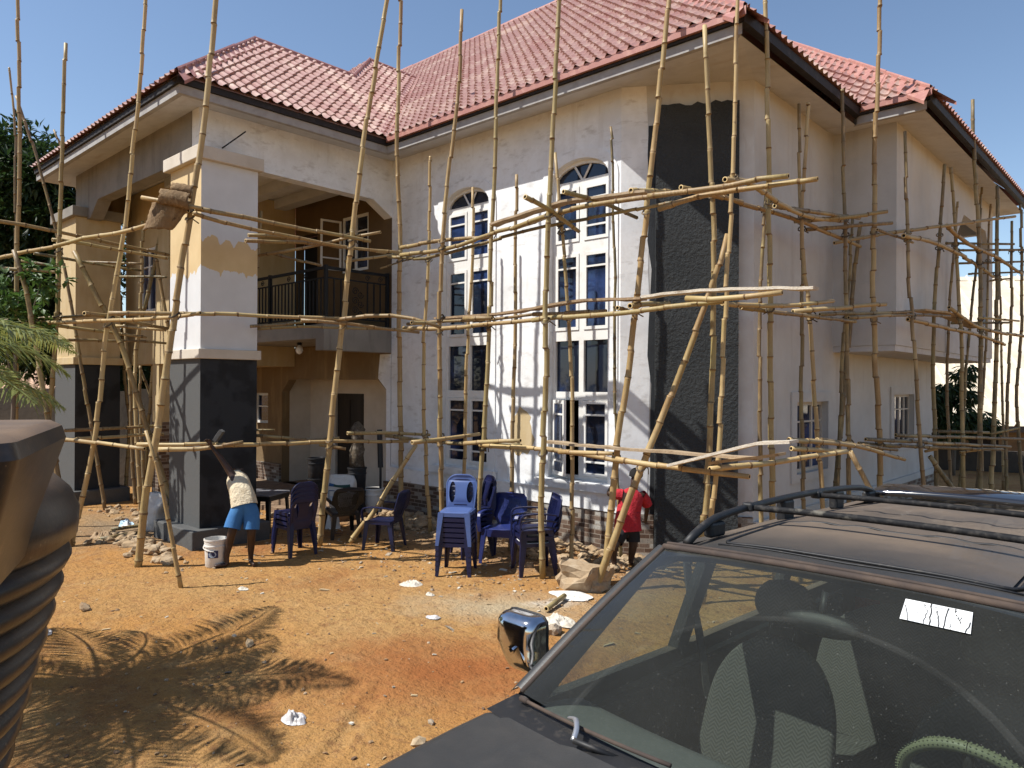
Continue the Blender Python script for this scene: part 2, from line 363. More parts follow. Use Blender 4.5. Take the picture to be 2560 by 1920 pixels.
# upper box at the side with its balcony opening
OCT = [(17.75, 3.95), (20.55, 3.95), (20.85, 4.25), (20.85, 5.75), (20.4, 6.2), (18.15, 6.2), (17.6, 5.75), (17.6, 4.1)]
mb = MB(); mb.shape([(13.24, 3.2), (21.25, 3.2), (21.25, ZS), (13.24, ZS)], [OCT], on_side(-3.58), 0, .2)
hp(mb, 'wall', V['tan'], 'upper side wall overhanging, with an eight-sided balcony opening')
mb = MB(); mb.box(-4.6, -3.78, 13.24, 13.44, 3.2, ZS); hp(mb, 'wall', V['tan'], 'narrow front of the overhanging upper storey')
mb = MB(); mb.box(-4.6, -3.6, 13.26, 21.2, 3.1, 3.197); hp(mb, 'floor_slab', V['soffit'])
mb = MB(); mb.box(-4.6, -3.78, 21.05, 21.25, 6.25, ZS); hp(mb, 'lintel', V['tan'])
mb = MB(); mb.box(-4.6, -3.78, 21.05, 21.25, 3.2, 3.95); hp(mb, 'parapet', V['tan'])

# porch: pillars, beams, ceiling, balcony
def pillar(x0, x1, y0, y1, label):
    mb = MB(); mb.box(x0, x1, y0, y1, 2.95, 5.9)
    pl = hp(mb, 'pillar', V['pillar'] if x0 > -14 else V['cream'], label)
    c = MB(); c.box(x0-.09, x1+.09, y0-.09, y1+.06, 5.902, 6.1); hp(c, 'cap', V['grey_render'] if x0 < -14 else V['cream2'], parent=pl, bevel=.01)
    c = MB(); c.box(x0-.05, x1+.05, y0-.05, y1+.05, 2.88, 3.03); hp(c, 'band', V['cream2'] if x0 > -14 else V['cream'], parent=pl, bevel=.01)
    c = MB(); c.box(x0, x1, y0, y1, 0, 2.879); hp(c, 'charcoal_base', V['charpillar'], parent=pl)
    c = MB(); c.box(x0-.16, x1+.16, y0-.18, y1+.16, -.2, .30); hp(c, 'plinth', V['chargrey'], parent=pl, bevel=.02)
    return pl
V['cream2'] = mat('pale_render', (.56, .50, .42), .88, var=((2, (.46, .40, .32), .4, .75),), bump=((30, .15),))
def char_pillar():
    mt = mat('charcoal_pillar', (.06, .062, .063), .85, bump=((60, .35), (9, .2))); nt, N, L, b = nodes(mt)
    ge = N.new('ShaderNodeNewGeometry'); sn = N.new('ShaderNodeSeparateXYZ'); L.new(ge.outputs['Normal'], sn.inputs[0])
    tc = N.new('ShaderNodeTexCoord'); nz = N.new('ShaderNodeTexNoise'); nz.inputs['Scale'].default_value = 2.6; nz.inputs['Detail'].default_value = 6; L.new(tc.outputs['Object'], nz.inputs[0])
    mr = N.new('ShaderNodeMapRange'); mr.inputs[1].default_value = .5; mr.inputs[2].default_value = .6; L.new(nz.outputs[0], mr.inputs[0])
    side_tone = N.new('ShaderNodeMix'); side_tone.data_type = 'RGBA'; L.new(mr.outputs[0], side_tone.inputs[0]); side_tone.inputs[6].default_value = (.024, .027, .031, 1); side_tone.inputs[7].default_value = (.012, .013, .015, 1)
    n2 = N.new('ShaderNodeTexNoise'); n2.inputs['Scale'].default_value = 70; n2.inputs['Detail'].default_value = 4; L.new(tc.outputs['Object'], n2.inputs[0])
    face_tone = N.new('ShaderNodeMix'); face_tone.data_type = 'RGBA'; L.new(n2.outputs[0], face_tone.inputs[0]); face_tone.inputs[6].default_value = (.035, .037, .039, 1); face_tone.inputs[7].default_value = (.12, .122, .12, 1)
    st = N.new('ShaderNodeMath'); st.operation = 'GREATER_THAN'; st.inputs[1].default_value = .5; L.new(sn.outputs[0], st.inputs[0])  # the right-hand face takes a darker tone than the others
    mx = N.new('ShaderNodeMix'); mx.data_type = 'RGBA'; L.new(st.outputs[0], mx.inputs[0]); L.new(face_tone.outputs[2], mx.inputs[6]); L.new(side_tone.outputs[2], mx.inputs[7]); L.new(mx.outputs[2], b.inputs['Base Color'])
    return mt
V['charpillar'] = char_pillar()
pillar(-12.13, -11.03, 5.0, 5.92, 'front right porch pillar, charcoal below and part painted white above')
pillar(-18.0, -16.72, 5.0, 5.86, 'front left porch pillar, charcoal below and bare cream render above')
mb = MB(); mb.shape([(-17.4, ZS), (-11.83, ZS), (-11.83, 6.1), (-12.7, 6.15), (-16.08, 6.18), (-16.51, 5.87), (-16.8, 5.87), (-16.8, 6.0), (-17.4, 6.0)], [], on_facade(5.2), 0, .25)
hp(mb, 'porch_beam', V['grey_render'], 'grey front beam of the porch')
mb = MB(); mb.shape([(5.2, ZS), (9.04, ZS), (9.04, 5.78), (8.59, 6.06), (6.28, 6.09), (5.95, 5.93), (5.2, 5.93)], [], on_side(-11.56), 0, .25)
hp(mb, 'porch_beam', V['white'], 'white side beam of the porch')
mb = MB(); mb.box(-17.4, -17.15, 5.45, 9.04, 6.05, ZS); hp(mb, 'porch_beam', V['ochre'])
mb = MB(); mb.box(-17.15, -11.81, 5.45, 9.04, 6.62, 6.8)
for y in (6.1, 6.9, 7.7, 8.5): mb.box(-15.1, -11.82, y, y+.28, 6.42, 6.618)
hp(mb, 'porch_ceiling', V['soffit'])
mb = MB()
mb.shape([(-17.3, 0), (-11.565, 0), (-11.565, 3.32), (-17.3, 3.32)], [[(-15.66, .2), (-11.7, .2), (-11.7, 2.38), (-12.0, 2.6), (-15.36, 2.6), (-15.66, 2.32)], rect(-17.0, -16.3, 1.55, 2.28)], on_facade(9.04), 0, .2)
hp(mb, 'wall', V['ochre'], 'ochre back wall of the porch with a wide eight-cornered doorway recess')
mb = MB(); mb.shape([(-11.7, .2), (-11.565, .2), (-11.565, 3.1), (-11.91, 3.1), (-11.97, 2.62), (-11.7, 2.40)], [], on_facade(9.04), -.012, -.003); hp(mb, 'wall_coat', V['white'])
mb = MB(); mb.shape([(-15.66, .2), (-11.7, .2), (-11.7, 2.6), (-15.66, 2.6)], [rect(-14.6, -13.5, .2, 2.29)], on_facade(9.8), 0, .1)
mb.box(-15.76, -15.66, 9.24, 9.9, .2, 2.7); mb.box(-11.7, -11.6, 9.24, 9.9, .2, 2.7); mb.box(-15.66, -11.7, 9.24, 9.8, 2.6, 2.7)
hp(mb, 'wall', V['cream2'], 'pale recess around the front door')
mb = MB(); mb.box(-14.6, -13.5, 9.86, 9.9, .2, 2.29); mb.box(-14.5, -14.1, 9.845, 9.86, .4, 1.1); mb.box(-13.98, -13.6, 9.845, 9.86, .4, 1.1); mb.box(-14.5, -14.1, 9.845, 9.86, 1.25, 2.15); mb.box(-13.98, -13.6, 9.845, 9.86, 1.25, 2.15)
dr = hp(mb, 'door', V['door'], 'dark front door')
mb = MB(); mb.lathe([(.02, 0), (.028, .03), (.012, .05)], 10, c=(-13.6, 9.82, 1.2)); hp(mb, 'handle', V['black_metal'], parent=dr)
small_window(on_facade(9.04), -17.0, -16.3, 1.55, 2.28, 1, sur=False)
mb = MB(); mb.box(-17.3, -11.4, 7.7, 9.8, -.2, .2); mb.box(-17.3, -11.45, 7.45, 7.7, -.2, .08); hp(mb, 'porch_floor', V['floor'])
mb = MB(); mb.box(-17.3, -15.68, 8.99, 9.037, .2, .62); hp(mb, 'brick_skirting', V['brick'])
mb = MB(); mb.box(-11.7, -11.565, 8.96, 9.0, .2, .6); hp(mb, 'brick_skirting', V['brick'])
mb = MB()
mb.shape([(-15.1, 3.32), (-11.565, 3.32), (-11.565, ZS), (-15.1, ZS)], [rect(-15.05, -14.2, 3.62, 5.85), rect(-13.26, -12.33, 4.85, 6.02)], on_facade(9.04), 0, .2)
hp(mb, 'wall', V['ochre_shaded'], 'ochre wall behind the balcony with shade put into its colour')
mb = MB(); mb.box(-15.05, -14.2, 9.25, 9.28, 3.62, 5.85); hp(mb, 'door', V['dark'])
small_window(on_facade(9.04), -13.26, -12.33, 4.85, 6.02, 2, sur=False, hi=.3, d=.02)
mb = MB()                                                          # casement of that window swung out
bars(mb, sash_rects(0, .46, 4.9, 5.95, .04, .3, .25), -.015, .015)
for k in range(len(mb.v)):
    v = mb.v[k]; an = R(-100); mb.v[k] = Vector((-13.26+v.x*math.cos(an)-v.y*math.sin(an), 9.02+v.x*math.sin(an)+v.y*math.cos(an), v.z))
hp(mb, 'casement', V['frame'])
mb = MB(); mb.shape(rect(-17.38, -15.1, 2.9, 6.6), [rect(-16.55, -15.75, 4.0, 5.35)], on_facade(6.2), 0, .2); mb.box(-15.3, -15.1, 6.4, 9.03, 2.9, 6.6); mb.box(-17.38, -17.2, 6.4, 9.03, 2.9, 6.6)
mb.box(-17.2, -15.3, 6.4, 9.03, 2.9, 3.05)
hp(mb, 'wall', V['cream'], 'cream upper room beside the balcony')
small_window(on_facade(6.2), -16.55, -15.75, 4.0, 5.35, 2, sur=False, hi=.35, d=.02)
mb = MB(); mb.box(-15.95, -15.62, 6.22, 6.5, -.1, 1.7); hp(mb, 'brick_pier', V['brick'])
mb = MB(); mb.box(-15.95, -15.62, 6.22, 6.5, 1.7, 2.9); hp(mb, 'pier', V['cream'])
mb = MB(); mb.box(-15.1, -11.83, 7.52, 9.037, 3.34, 3.6); mb.box(-11.83, -11.56, 7.50, 9.037, 3.12, 3.602); hp(mb, 'balcony_slab', V['grey_render'], 'stained concrete balcony slab', bevel=.008)
mb = MB(); mb.lathe([(.03, 0), (.05, -.02), (.05, -.05)], 12, c=(-13.2, 8.0, 3.34)); lh = hp(mb, 'lamp_holder', V['black_metal'])
mb = MB(); mb.lathe([(.02, 0), (.06, -.05), (.075, -.12), (.05, -.17), (.01, -.19)], 14, c=(-13.2, 8.0, 3.29)); hp(mb, 'bulb', V['bulb'], parent=lh, smooth=True)
# balcony railing: iron rails, posts, balusters and a scroll panel
mb = MB(); zt, zb = 4.66, 3.72
mb.box(-15.05, -11.60, 7.55, 7.60, zt-.05, zt); mb.box(-15.05, -11.60, 7.56, 7.59, zb, zb+.03); mb.box(-15.05, -11.60, 7.56, 7.59, 4.44, 4.465)
mb.box(-11.64, -11.59, 7.60, 9.0, zt-.05, zt); mb.box(-11.63, -11.60, 7.60, 9.0, zb, zb+.03); mb.box(-11.63, -11.60, 7.60, 9.0, 4.44, 4.465)
rail = hp(mb, 'railing', V['black_metal'], 'black iron balcony railing with scrollwork')
for x, y in ((-11.615, 7.575), (-13.6, 7.575), (-15.02, 7.575), (-11.615, 8.97)):
    mb = MB(); mb.box(x-.03, x+.03, y-.03, y+.03, 3.61, zt+.02); hp(mb, 'post', V['black_metal'], parent=rail)
for k in range(26): x = -14.9+k*.125; mb = MB(); mb.box(x-.011, x+.011, 7.565, 7.587, zb+.03, 4.44); hp(mb, 'baluster', V['black_metal'], parent=rail)
for y in (7.75, 7.9, 8.05, 8.5, 8.65, 8.8): mb = MB(); mb.box(-11.626, -11.604, y-.011, y+.011, zb+.03, 4.44); hp(mb, 'baluster', V['black_metal'], parent=rail)
def scroll(c, r, t, s, ax): mb = MB(); mb.tube(spiral(c, r, t, s, ax), .008, 5); hp(mb, 'scroll', V['black_metal'], parent=rail)
def spiral(c, r, turns, s, axis):
    pts = []
    for k in range(22):
        t = k/21; a = s*turns*2*math.pi*t; q = r*(1-t*.85)
        du, dz = q*math.cos(a), q*math.sin(a)
        pts.append((c[0], c[1]+du, c[2]+dz) if axis == 'y' else (c[0]+du, c[1], c[2]+dz))
    return pts
for z in (3.9, 4.08, 4.26):
    scroll((-11.615, 8.22, z), .075, 1.6, 1, 'y'); scroll((-11.615, 8.34, z-.06), .07, 1.6, -1, 'y')
for y in (8.1, 8.4): scroll((-11.615, y+.4, 4.53), .06, 1.5, 1, 'y')
for x in (-14.4, -13.9, -12.9, -12.3): scroll((x, 7.575, 4.53), .06, 1.5, 1, 'x')

# eaves: soffit, grey fascia, black gutter board, tile edge
E = [Vector(p) for p in ((-18.06, 4.58), (-10.92, 4.58), (-10.92, 8.40), (-3.96, 8.40), (-3.96, 12.6), (-2.94, 12.6), (-2.94, 21.9))]
OUT = [Vector((0, -1)), Vector((1, 0)), Vector((0, -1)), Vector((1, 0)), Vector((0, -1)), Vector((1, 0))]
def inset(d):
    r = []
    for k, p in enumerate(E):
        q = p.copy()
        if k > 0: q -= OUT[k-1]*d
        if k < len(OUT): q -= OUT[k]*d
        r.append(q)
    return r
def band(name, d0, d1, z0, z1, mt, segs, label=None):
    a, b = inset(d0), inset(d1); mb = MB()
    for k in segs:
        p = [(a[k].x, a[k].y), (a[k+1].x, a[k+1].y), (b[k+1].x, b[k+1].y), (b[k].x, b[k].y)]
        i = [mb.vert((x, y, z)) for z in (z0, z1) for x, y in p]
        for f in ((0,1,5,4),(1,2,6,5),(2,3,7,6),(3,0,4,7),(0,3,2,1),(4,5,6,7)): mb.face([i[j] for j in f])
    return hp(mb, name, mt, label)
for k in (2, 4): band('roof_edge', -.03, .019, 6.965, 7.07, V['ridge'], [k])
for k in (0, 1, 2, 4): band('gutter_board', .02, .10, 6.925, 6.962 if k in (2, 4) else 7.02, V['fascia_black'], [k])
for k in (3, 5): band('gutter_board', .0, .10, 6.90, 7.03, V['fascia_black'], [k], 'thick black eaves board')
for k in (0, 1, 2, 4): band('fascia', .06, .14, 6.79, 6.92, V['fascia_grey'], [k])
i6 = inset(.10); mb = MB()
def P3(v, z): return (v.x, v.y, z)
Wp = dict(a=(-17.4, 5.2), b=(-11.56, 5.2), c=(-11.56, 9.04), d=(-6.17, 9.04), e=(-4.6, 10.085), f=(-4.6, 13.24), g=(-3.58, 13.24), h=(-3.58, 21.6))
q = {k: (*v, ZS-.005) for k, v in Wp.items()}; ZF = 6.80
for pts in ([P3(i6[0], ZF), P3(i6[1], ZF), q['b'], q['a']], [P3(i6[1], ZF), P3(i6[2], ZF), q['c'], q['b']], [P3(i6[2], ZF), P3(i6[3], ZF), q['e'], q['d'], q['c']],
            [P3(i6[3], ZF), P3(i6[4], ZF), q['f'], q['e']], [P3(i6[4], ZF), P3(i6[5], ZF), q['g'], q['f']], [P3(i6[5], ZF), P3(i6[6], ZF), q['h'], q['g']],
            [(-17.95, 12, ZF), P3(i6[0], ZF), q['a'], (-17.4, 12, ZS-.005)]):
    mb.poly(pts)
mb.quad((-3.58, 21.25, ZS-.005), (-3.0, 21.85, ZF), (-12, 21.85, ZF), (-12, 21.25, ZS-.005))
hp(mb, 'soffit', V['soffit'], 'rendered soffit under the eaves', fix=False)
mb = MB(); mb.quad((-4.6, 13.4, 6.87), (-3.6, 13.4, 6.87), (-3.6, 21.3, 6.87), (-4.6, 21.3, 6.87)); hp(mb, 'ceiling', V['soffit'], fix=False)

# roof slopes of S-shaped tiles
def slope(mbm, O, e, inn, polys, seed=0):
    """O on the eave, e along it, inn horizontally up-slope; polys of (along, inward) corners, each convex"""
    O, e, inn = Vector(O), Vector(e), Vector(inn); up = (inn + Vector((0, 0, SL))).normalized(); k = math.sqrt(1+SL*SL)
    n = e.cross(up); n = n if n.z > 0 else -n
    P, Lr = .185, .235; rr = random.Random(seed)
    for poly in polys:
        a0, a1 = min(p[0] for p in poly), max(p[0] for p in poly); b0, b1 = min(p[1] for p in poly)*k, max(p[1] for p in poly)*k
        i0, i1 = math.floor(a0/P*6)-1, math.ceil(a1/P*6)+1; r0, r1 = math.floor(b0/Lr), math.ceil(b1/Lr)
        bm = bmesh.new(); rows = []
        for r in range(r0, r1+1):
            jit = rr.uniform(-.012, .012)
            for b, h in ((r*Lr, .036), ((r+1)*Lr-.004, 0.0)):
                row = []
                for i in range(i0, i1+1):
                    a = i*P/6 + (jit if h else jit); t = 2*math.pi*i/6
                    hh = .027*(math.cos(t)+.30*math.cos(2*t+.6)) + h
                    row.append(bm.verts.new(O + e*a + up*b + n*(hh+.035)))
                rows.append(row)
        for A_, B_ in zip(rows, rows[1:]):
            for i in range(len(A_)-1): bm.faces.new((A_[i], A_[i+1], B_[i+1], B_[i]))
        cx = sum(p[0] for p in poly)/len(poly); cy = sum(p[1] for p in poly)/len(poly)
        for p0, p1 in zip(poly, poly[1:]+poly[:1]):
            w0 = O + e*p0[0] + up*p0[1]*k; d = e*(p1[0]-p0[0]) + up*(p1[1]-p0[1])*k
            if d.length < 1e-4: continue
            pn = d.cross(n).normalized(); cc = O + e*cx + up*cy*k
            if (cc-w0).dot(pn) > 0: pn = -pn
            bmesh.ops.bisect_plane(bm, geom=bm.verts[:]+bm.edges[:]+bm.faces[:], plane_co=w0, plane_no=pn, clear_outer=True, dist=1e-5)
        bm.verts.index_update(); base = len(mbm.v)
        for v in bm.verts: mbm.v.append(v.co.copy())
        for f in bm.faces:
            mbm.f.append(tuple(base+v.index for v in f.verts)); mbm.m.append(0)
        mbm.poly([O + e*p[0] + up*p[1]*k + n*.006 for p in poly])
        bm.free()
W1, W2, WM = 2.58, 4.16, 6.25                                      # half widths of porch, bay, main roof
RT_ = {}
def roof(name, label, *args):
    mb = MB(); slope(mb, *args); o = hp(mb, name, V['tile'], label, fix=True, smooth=False)
    me = o.data
    bm = bmesh.new(); bm.from_mesh(me)
    for f in bm.faces: f.smooth = True
    for e_ in bm.edges: e_.smooth = not (len(e_.link_faces) == 2 and e_.calc_face_angle(0) > R(50))
    bm.to_mesh(me); bm.free(); return o
roof('roof', 'tiled porch roof slope facing the yard', (-10.92, 4.58, ZE), (0, 1, 0), (-1, 0, 0), [[(0, 0), (3.82, 0), (3.82+W1, W1), (W1, W1)], [(4.91, W1), (3.82+W1, W1), (3.82+W2, W2), (6.49, W2)]], 1)
roof('roof', 'tiled front slope of the porch roof', (-18.06, 4.58, ZE), (1, 0, 0), (0, 1, 0), [[(0, 0), (7.14, 0), (7.14-W1, W1)]], 2)
roof('roof', 'tiled main roof slope above the arched windows', (-10.92, 8.40, ZE), (1, 0, 0), (0, 1, 0), [[(0, 0), (6.96, 0), (6.96-WM, WM), (-WM, WM)], [(-WM, WM), (-4.16, 4.16), (-9.4, 4.16), (-9.4, WM)]], 3)
roof('roof', 'front slope of the small middle roof', (-18.7, 6.91, ZE), (1, 0, 0), (0, 1, 0), [[(2.58, 2.58), (5.2, 2.58), (3.62, W2)]], 4)
roof('roof', 'side slope of the main roof', (-3.96, 8.40, ZE), (0, 1, 0), (-1, 0, 0), [[(0, 0), (12.5, 0), (WM, WM)]], 5)
roof('roof', 'front slope of the side roof', (-10, 12.6, ZE), (1, 0, 0), (0, 1, 0), [[(3.0, 0), (7.06, 0), (3.56, 3.5), (0, 3.5)]], 6)
roof('roof', 'end slope of the side roof', (-2.94, 12.6, ZE), (0, 1, 0), (-1, 0, 0), [[(0, 0), (9.3, 0), (5.8, 3.5), (3.5, 3.5)]], 7)
mb = MB(); zr = ZE+SL*W1; z2 = ZE+SL*W2; zm = ZE+SL*WM
mb.poly([(-18.06, 4.58, ZE), (-13.5, 7.16, zr), (-13.5, 9.49, zr), (-18.06, 9.8, ZE)]); mb.poly([(-15.08, 11.07, z2), (-15.08, 12.56, z2), (-19, 12.56, ZE), (-19, 8.0, ZE)])
mb.poly([(-20.3, 14.65, zm), (-10.2, 14.65, zm), (-3.96, 20.9, ZE), (-22, 20.9, ZE)]); mb.poly([(-20.3, 14.65, zm), (-22, 20.9, ZE), (-22, 9, ZE)])
mb.poly([(-6.44, 16.1, ZE+SL*3.5), (-6.44, 18.4, ZE+SL*3.5), (-2.94, 21.9, ZE), (-9.9, 21.9, ZE)])
hp(mb, 'roof', V['ridge'], 'far roof slopes', fix=False)
def cap(mb, p0, p1, o0, o1, wd=.2, lift=.075):                     # folded cap along a hip or ridge; o0, o1 point down the two slopes
    p0, p1, o0, o1 = Vector(p0), Vector(p1), Vector(o0).normalized(), Vector(o1).normalized(); L_ = (p1-p0).length; n = max(1, int(L_/1.2)); d = (p1-p0).normalized()
    for k in range(n):
        a = p0 + d*L_*k/n; b = p0 + d*(L_*(k+1)/n+.05); up0 = Vector((0, 0, lift+.008*(k % 2))); up1 = Vector((0, 0, lift+.014*(k % 2)))
        for o in (o0, o1):
            mb.quad(a+up0+Vector((0, 0, .05)), b+up1+Vector((0, 0, .05)), b+o*.045+up1+Vector((0, 0, .045)), a+o*.045+up0+Vector((0, 0, .045)))
            mb.quad(a+o*.045+up0+Vector((0, 0, .045)), b+o*.045+up1+Vector((0, 0, .045)), b+o*.055+up1, a+o*.055+up0)
            mb.quad(a+o*.055+up0, b+o*.055+up1, b+o*wd+up1*.9, a+o*wd+up0*.9)
            mb.quad(a+o*wd+up0*.9, b+o*wd+up1*.9, b+o*wd+up1*.2, a+o*wd+up0*.2)
S_ = SL; dR = (1, 0, -S_); dF = (0, -1, -S_); dL = (-1, 0, -S_); dB = (0, 1, -S_)
def caps(*rows):
    mb = MB()
    for r in rows: cap(mb, *r)
    return hp(mb, 'ridge_cap', V['ridge'], fix=False)
caps(((-10.92, 4.58, ZE), (-13.5, 7.16, zr), dR, dF, .34)); caps(((-13.5, 7.16, zr), (-13.5, 9.49, zr), dR, dL))
caps(((-13.5, 9.49, zr), (-15.08, 11.07, z2), dR, dF, .30)); caps(((-15.08, 11.07, z2), (-15.08, 12.56, z2), dR, dL))
caps(((-20.3, 14.65, zm), (-10.2, 14.65, zm), dF, dB)); caps(((-3.96, 8.40, ZE), (-10.2, 14.65, zm), dR, dF, .40))
caps(((-2.94, 12.6, ZE), (-6.44, 16.1, ZE+SL*3.5), dR, dF, .46)); caps(((-6.44, 16.1, ZE+SL*3.5), (-9, 16.1, ZE+SL*3.5), dF, dB))
mb = MB()                                                          # valley flashing
for o in ((0, 1, 0), (1, 0, 0)): pass
v0 = Vector((-10.92, 8.40, ZE)); v1 = Vector((-15.08, 12.56, z2)); uA = Vector((1, 0, -S_)).normalized(); 
for k in range(5):
    a = v0.lerp(v1, k/5); b = v0.lerp(v1, (k+1)/5+.004); l = Vector((0, 0, .09+.006*(k % 2)))
    oA = Vector((0, -1, 0))*.16; oB = Vector((1, 0, 0))*.16
    mb.quad(a+l, b+l, b+oA+l, a+oA+l); mb.quad(a+l, b+l, b+oB+l, a+oB+l)
hp(mb, 'valley_flashing', V['ridge'], fix=False)
mb = MB(); mb.tube([(-9.6, 14.65, zm), (-9.6, 14.65, zm+1.2)], .02, 6); hp(mb, 'aerial', V['black_metal'])
mb = MB(); a_ = on_y(480, 320, 5.02); mb.tube([on_x(480, 320, -11.56), on_x(531, 284, -11.2)], .012, 6); hp(mb, 'steel_rod', V['black_metal'])
# ================================================================== bamboo scaffolding
def bamboo(name, base, rand):
    mt = mat(name, base, .5, rand=rand, var=((3, (.24, .15, .065), .52, .78), (40, (.44, .32, .16), .52, .8, (1, 1, .12)), (1.2, (.29, .235, .09), .5, .75), (9, (.13, .08, .04), .64, .74), (.6, (.46, .35, .18), .52, .7)), bump=((70, .15, (1, 1, .2)),), spec=.35); return mt
V['bam'] = bamboo('bamboo', (.32, .21, .09), ((.44, .32, .15), (.26, .165, .07), (.37, .275, .14), (.20, .12, .055), (.29, .225, .10)))
V['bam_dark'] = bamboo('dark_shaded_bamboo', (.15, .105, .055), ((.20, .14, .075), (.12, .10, .05), (.17, .125, .075)))  # darker copy: shade put into the colour of shaded poles; dark sticks too
V['node'] = mat('bamboo_joint', (.16, .095, .04), .8)
V['hole'] = mat('bamboo_hollow', (.03, .018, .01), .9)
V['cut'] = mat('bamboo_cut', (.55, .40, .19), .8)
V['plank'] = mat('raw_plank', (.34, .23, .12), .85, rand=((.42, .31, .18), (.28, .19, .11), (.45, .37, .26)), var=((6, (.18, .115, .06), .5, .75, (1, 1, 1)), (30, (.46, .34, .2), .55, .8, (1, .1, 1))), bump=((30, .4),))

def catmull(pts, step=.06):
    P = [pts[0]*2-pts[1]] + pts + [pts[-1]*2-pts[-2]]; out = []
    for i in range(1, len(P)-2):
        a, b, c, d = P[i-1], P[i], P[i+1], P[i+2]; n = max(2, int((c-b).length/step))
        for k in range(n):
            t = k/n; out.append(((b*2) + (c-a)*t + (a*2-b*5+c*4-d)*t*t + (b*3-a-c*3+d)*t*t*t)*.5)
    out.append(pts[-1]); return out
def pole(name, pts, r0=.045, r1=None, parent=None, mt='bam', seed=None, label=None, stuff=False):
    r1 = r0*.85 if r1 is None else r1; rr = random.Random(seed if seed is not None else hash((round(pts[0].x, 2), round(pts[0].z, 2))) & 0xffff)
    c = catmull([Vector(p) for p in pts], .05)
    L_ = [0]
    for a, b in zip(c, c[1:]): L_.append(L_[-1]+(b-a).length)
    T = L_[-1]
    def at(s):
        for k in range(len(L_)-1):
            if L_[k+1] >= s: return c[k].lerp(c[k+1], (s-L_[k])/max(1e-6, L_[k+1]-L_[k]))
        return c[-1]
    stations = []; s = rr.uniform(.08, .3); nd = []
    while s < T-.03: nd.append(s); s += rr.uniform(.30, .46)
    stations.append((0, 1.0, 0))
    for s in nd:
        for d, f, m_ in ((-.030, .99, 0), (-.010, 1.10, 0), (-.003, 1.15, 1), (.006, 1.13, 0), (.018, 1.03, 0), (.05, .985, 0)):
            if 0.01 < s+d < T-.01: stations.append((s+d, f, m_))
    stations.append((T, 1.0, 0)); stations.sort()
    mb = MB(); rings = []; prev = None; off = Vector()
    n = 9
    for k, (s, f, m_) in enumerate(stations):
        p = at(s); t = (at(min(T, s+.03))-at(max(0, s-.03))).normalized()
        a = prev if prev is not None else (Vector((0, 0, 1)) if abs(t.z) < .9 else Vector((1, 0, 0)))
        a = (a-t*a.dot(t)).normalized(); prev = a; b = t.cross(a)
        if m_: off = Vector((rr.uniform(-1, 1), rr.uniform(-1, 1), rr.uniform(-.6, .6)))*.011
        r = (r0+(r1-r0)*s/T)*f
        rings.append([mb.vert(p+off+(a*math.cos(2*math.pi*j/n)+b*math.sin(2*math.pi*j/n))*r) for j in range(n)])
        if k:
            mi = 1 if (m_ or (k and stations[k-1][2])) else 0
            for j in range(n): mb.face((rings[k-1][j], rings[k-1][(j+1) % n], rings[k][(j+1) % n], rings[k][j]), mi)
    for ring, sgn, s in ((rings[0], 1, 0), (rings[-1], -1, T)):       # cut, hollow ends
        p = at(s); t = (at(min(T, s+.05))-at(max(0, s-.05))).normalized()*sgn
        cc = sum((mb.v[i] for i in ring), Vector())/n
        inn = [mb.vert(cc+(mb.v[i]-cc)*.62) for i in ring]; deep = [mb.vert(cc+(mb.v[i]-cc)*.58+t*.05) for i in ring]
        for j in range(n):
            mb.face((ring[j], ring[(j+1) % n], inn[(j+1) % n], inn[j]), 3); mb.face((inn[j], inn[(j+1) % n], deep[(j+1) % n], deep[j]), 2)
        mb.face(deep, 2)
    o = mb.build(name, [V[mt], V['node'], V['hole'], V['cut']], None, smooth=True)
    if parent:
        o.parent = parent; o.matrix_parent_inverse = parent.matrix_world.inverted()
    if label: o['label'] = label
    if stuff: o['kind'] = 'stuff'
    return o
def scaffold(loc, label):
    s = empty('bamboo_scaffold', loc, 0, label, 'scaffold'); s.matrix_world = Matrix.Translation(loc); return s
S_PORCH = scaffold((-11, 4, 0), 'bamboo scaffold of leaning poles around the two charcoal porch pillars')
S_FRONT = scaffold((-8, 7.6, 0), 'sunlit bamboo scaffold with three platform levels before the arched windows and charcoal corner')
S_SIDE = scaffold((-3.6, 11, 0), 'shaded bamboo scaffold along the beige side wall and overhanging upper storey')
def pts_of(px, mode):
    out = []; n = len(px)
    for k, (x, y) in enumerate(px):
        if mode[0] == 'y': out.append(on_y(x, y, mode[1]))
        elif mode[0] == 'x': out.append(on_x(x, y, mode[1]))
        else:
            d0 = mode[1]; d1 = mode[2] if len(mode) > 2 else d0
            f = (x-px[0][0])/(px[-1][0]-px[0][0]) if abs(px[-1][0]-px[0][0]) > 60 else k/(n-1)
            out.append(far(x, y, 1/((1-f)/d0+f/d1)))
    return out
def down(px, dist):                                                # let a pole run on to the ground below its last seen point
    p = [far(x, y, dist) for x, y in px]
    if p[-1].z > .02:
        d = (p[-1]-p[-2]); d = d/abs(d.z) if abs(d.z) > 1e-3 else Vector((0, 0, -1))
        if d.z > 0: d = Vector((0, 0, -1))
        p.append(p[-1]+d*(p[-1].z+.05))
    return p
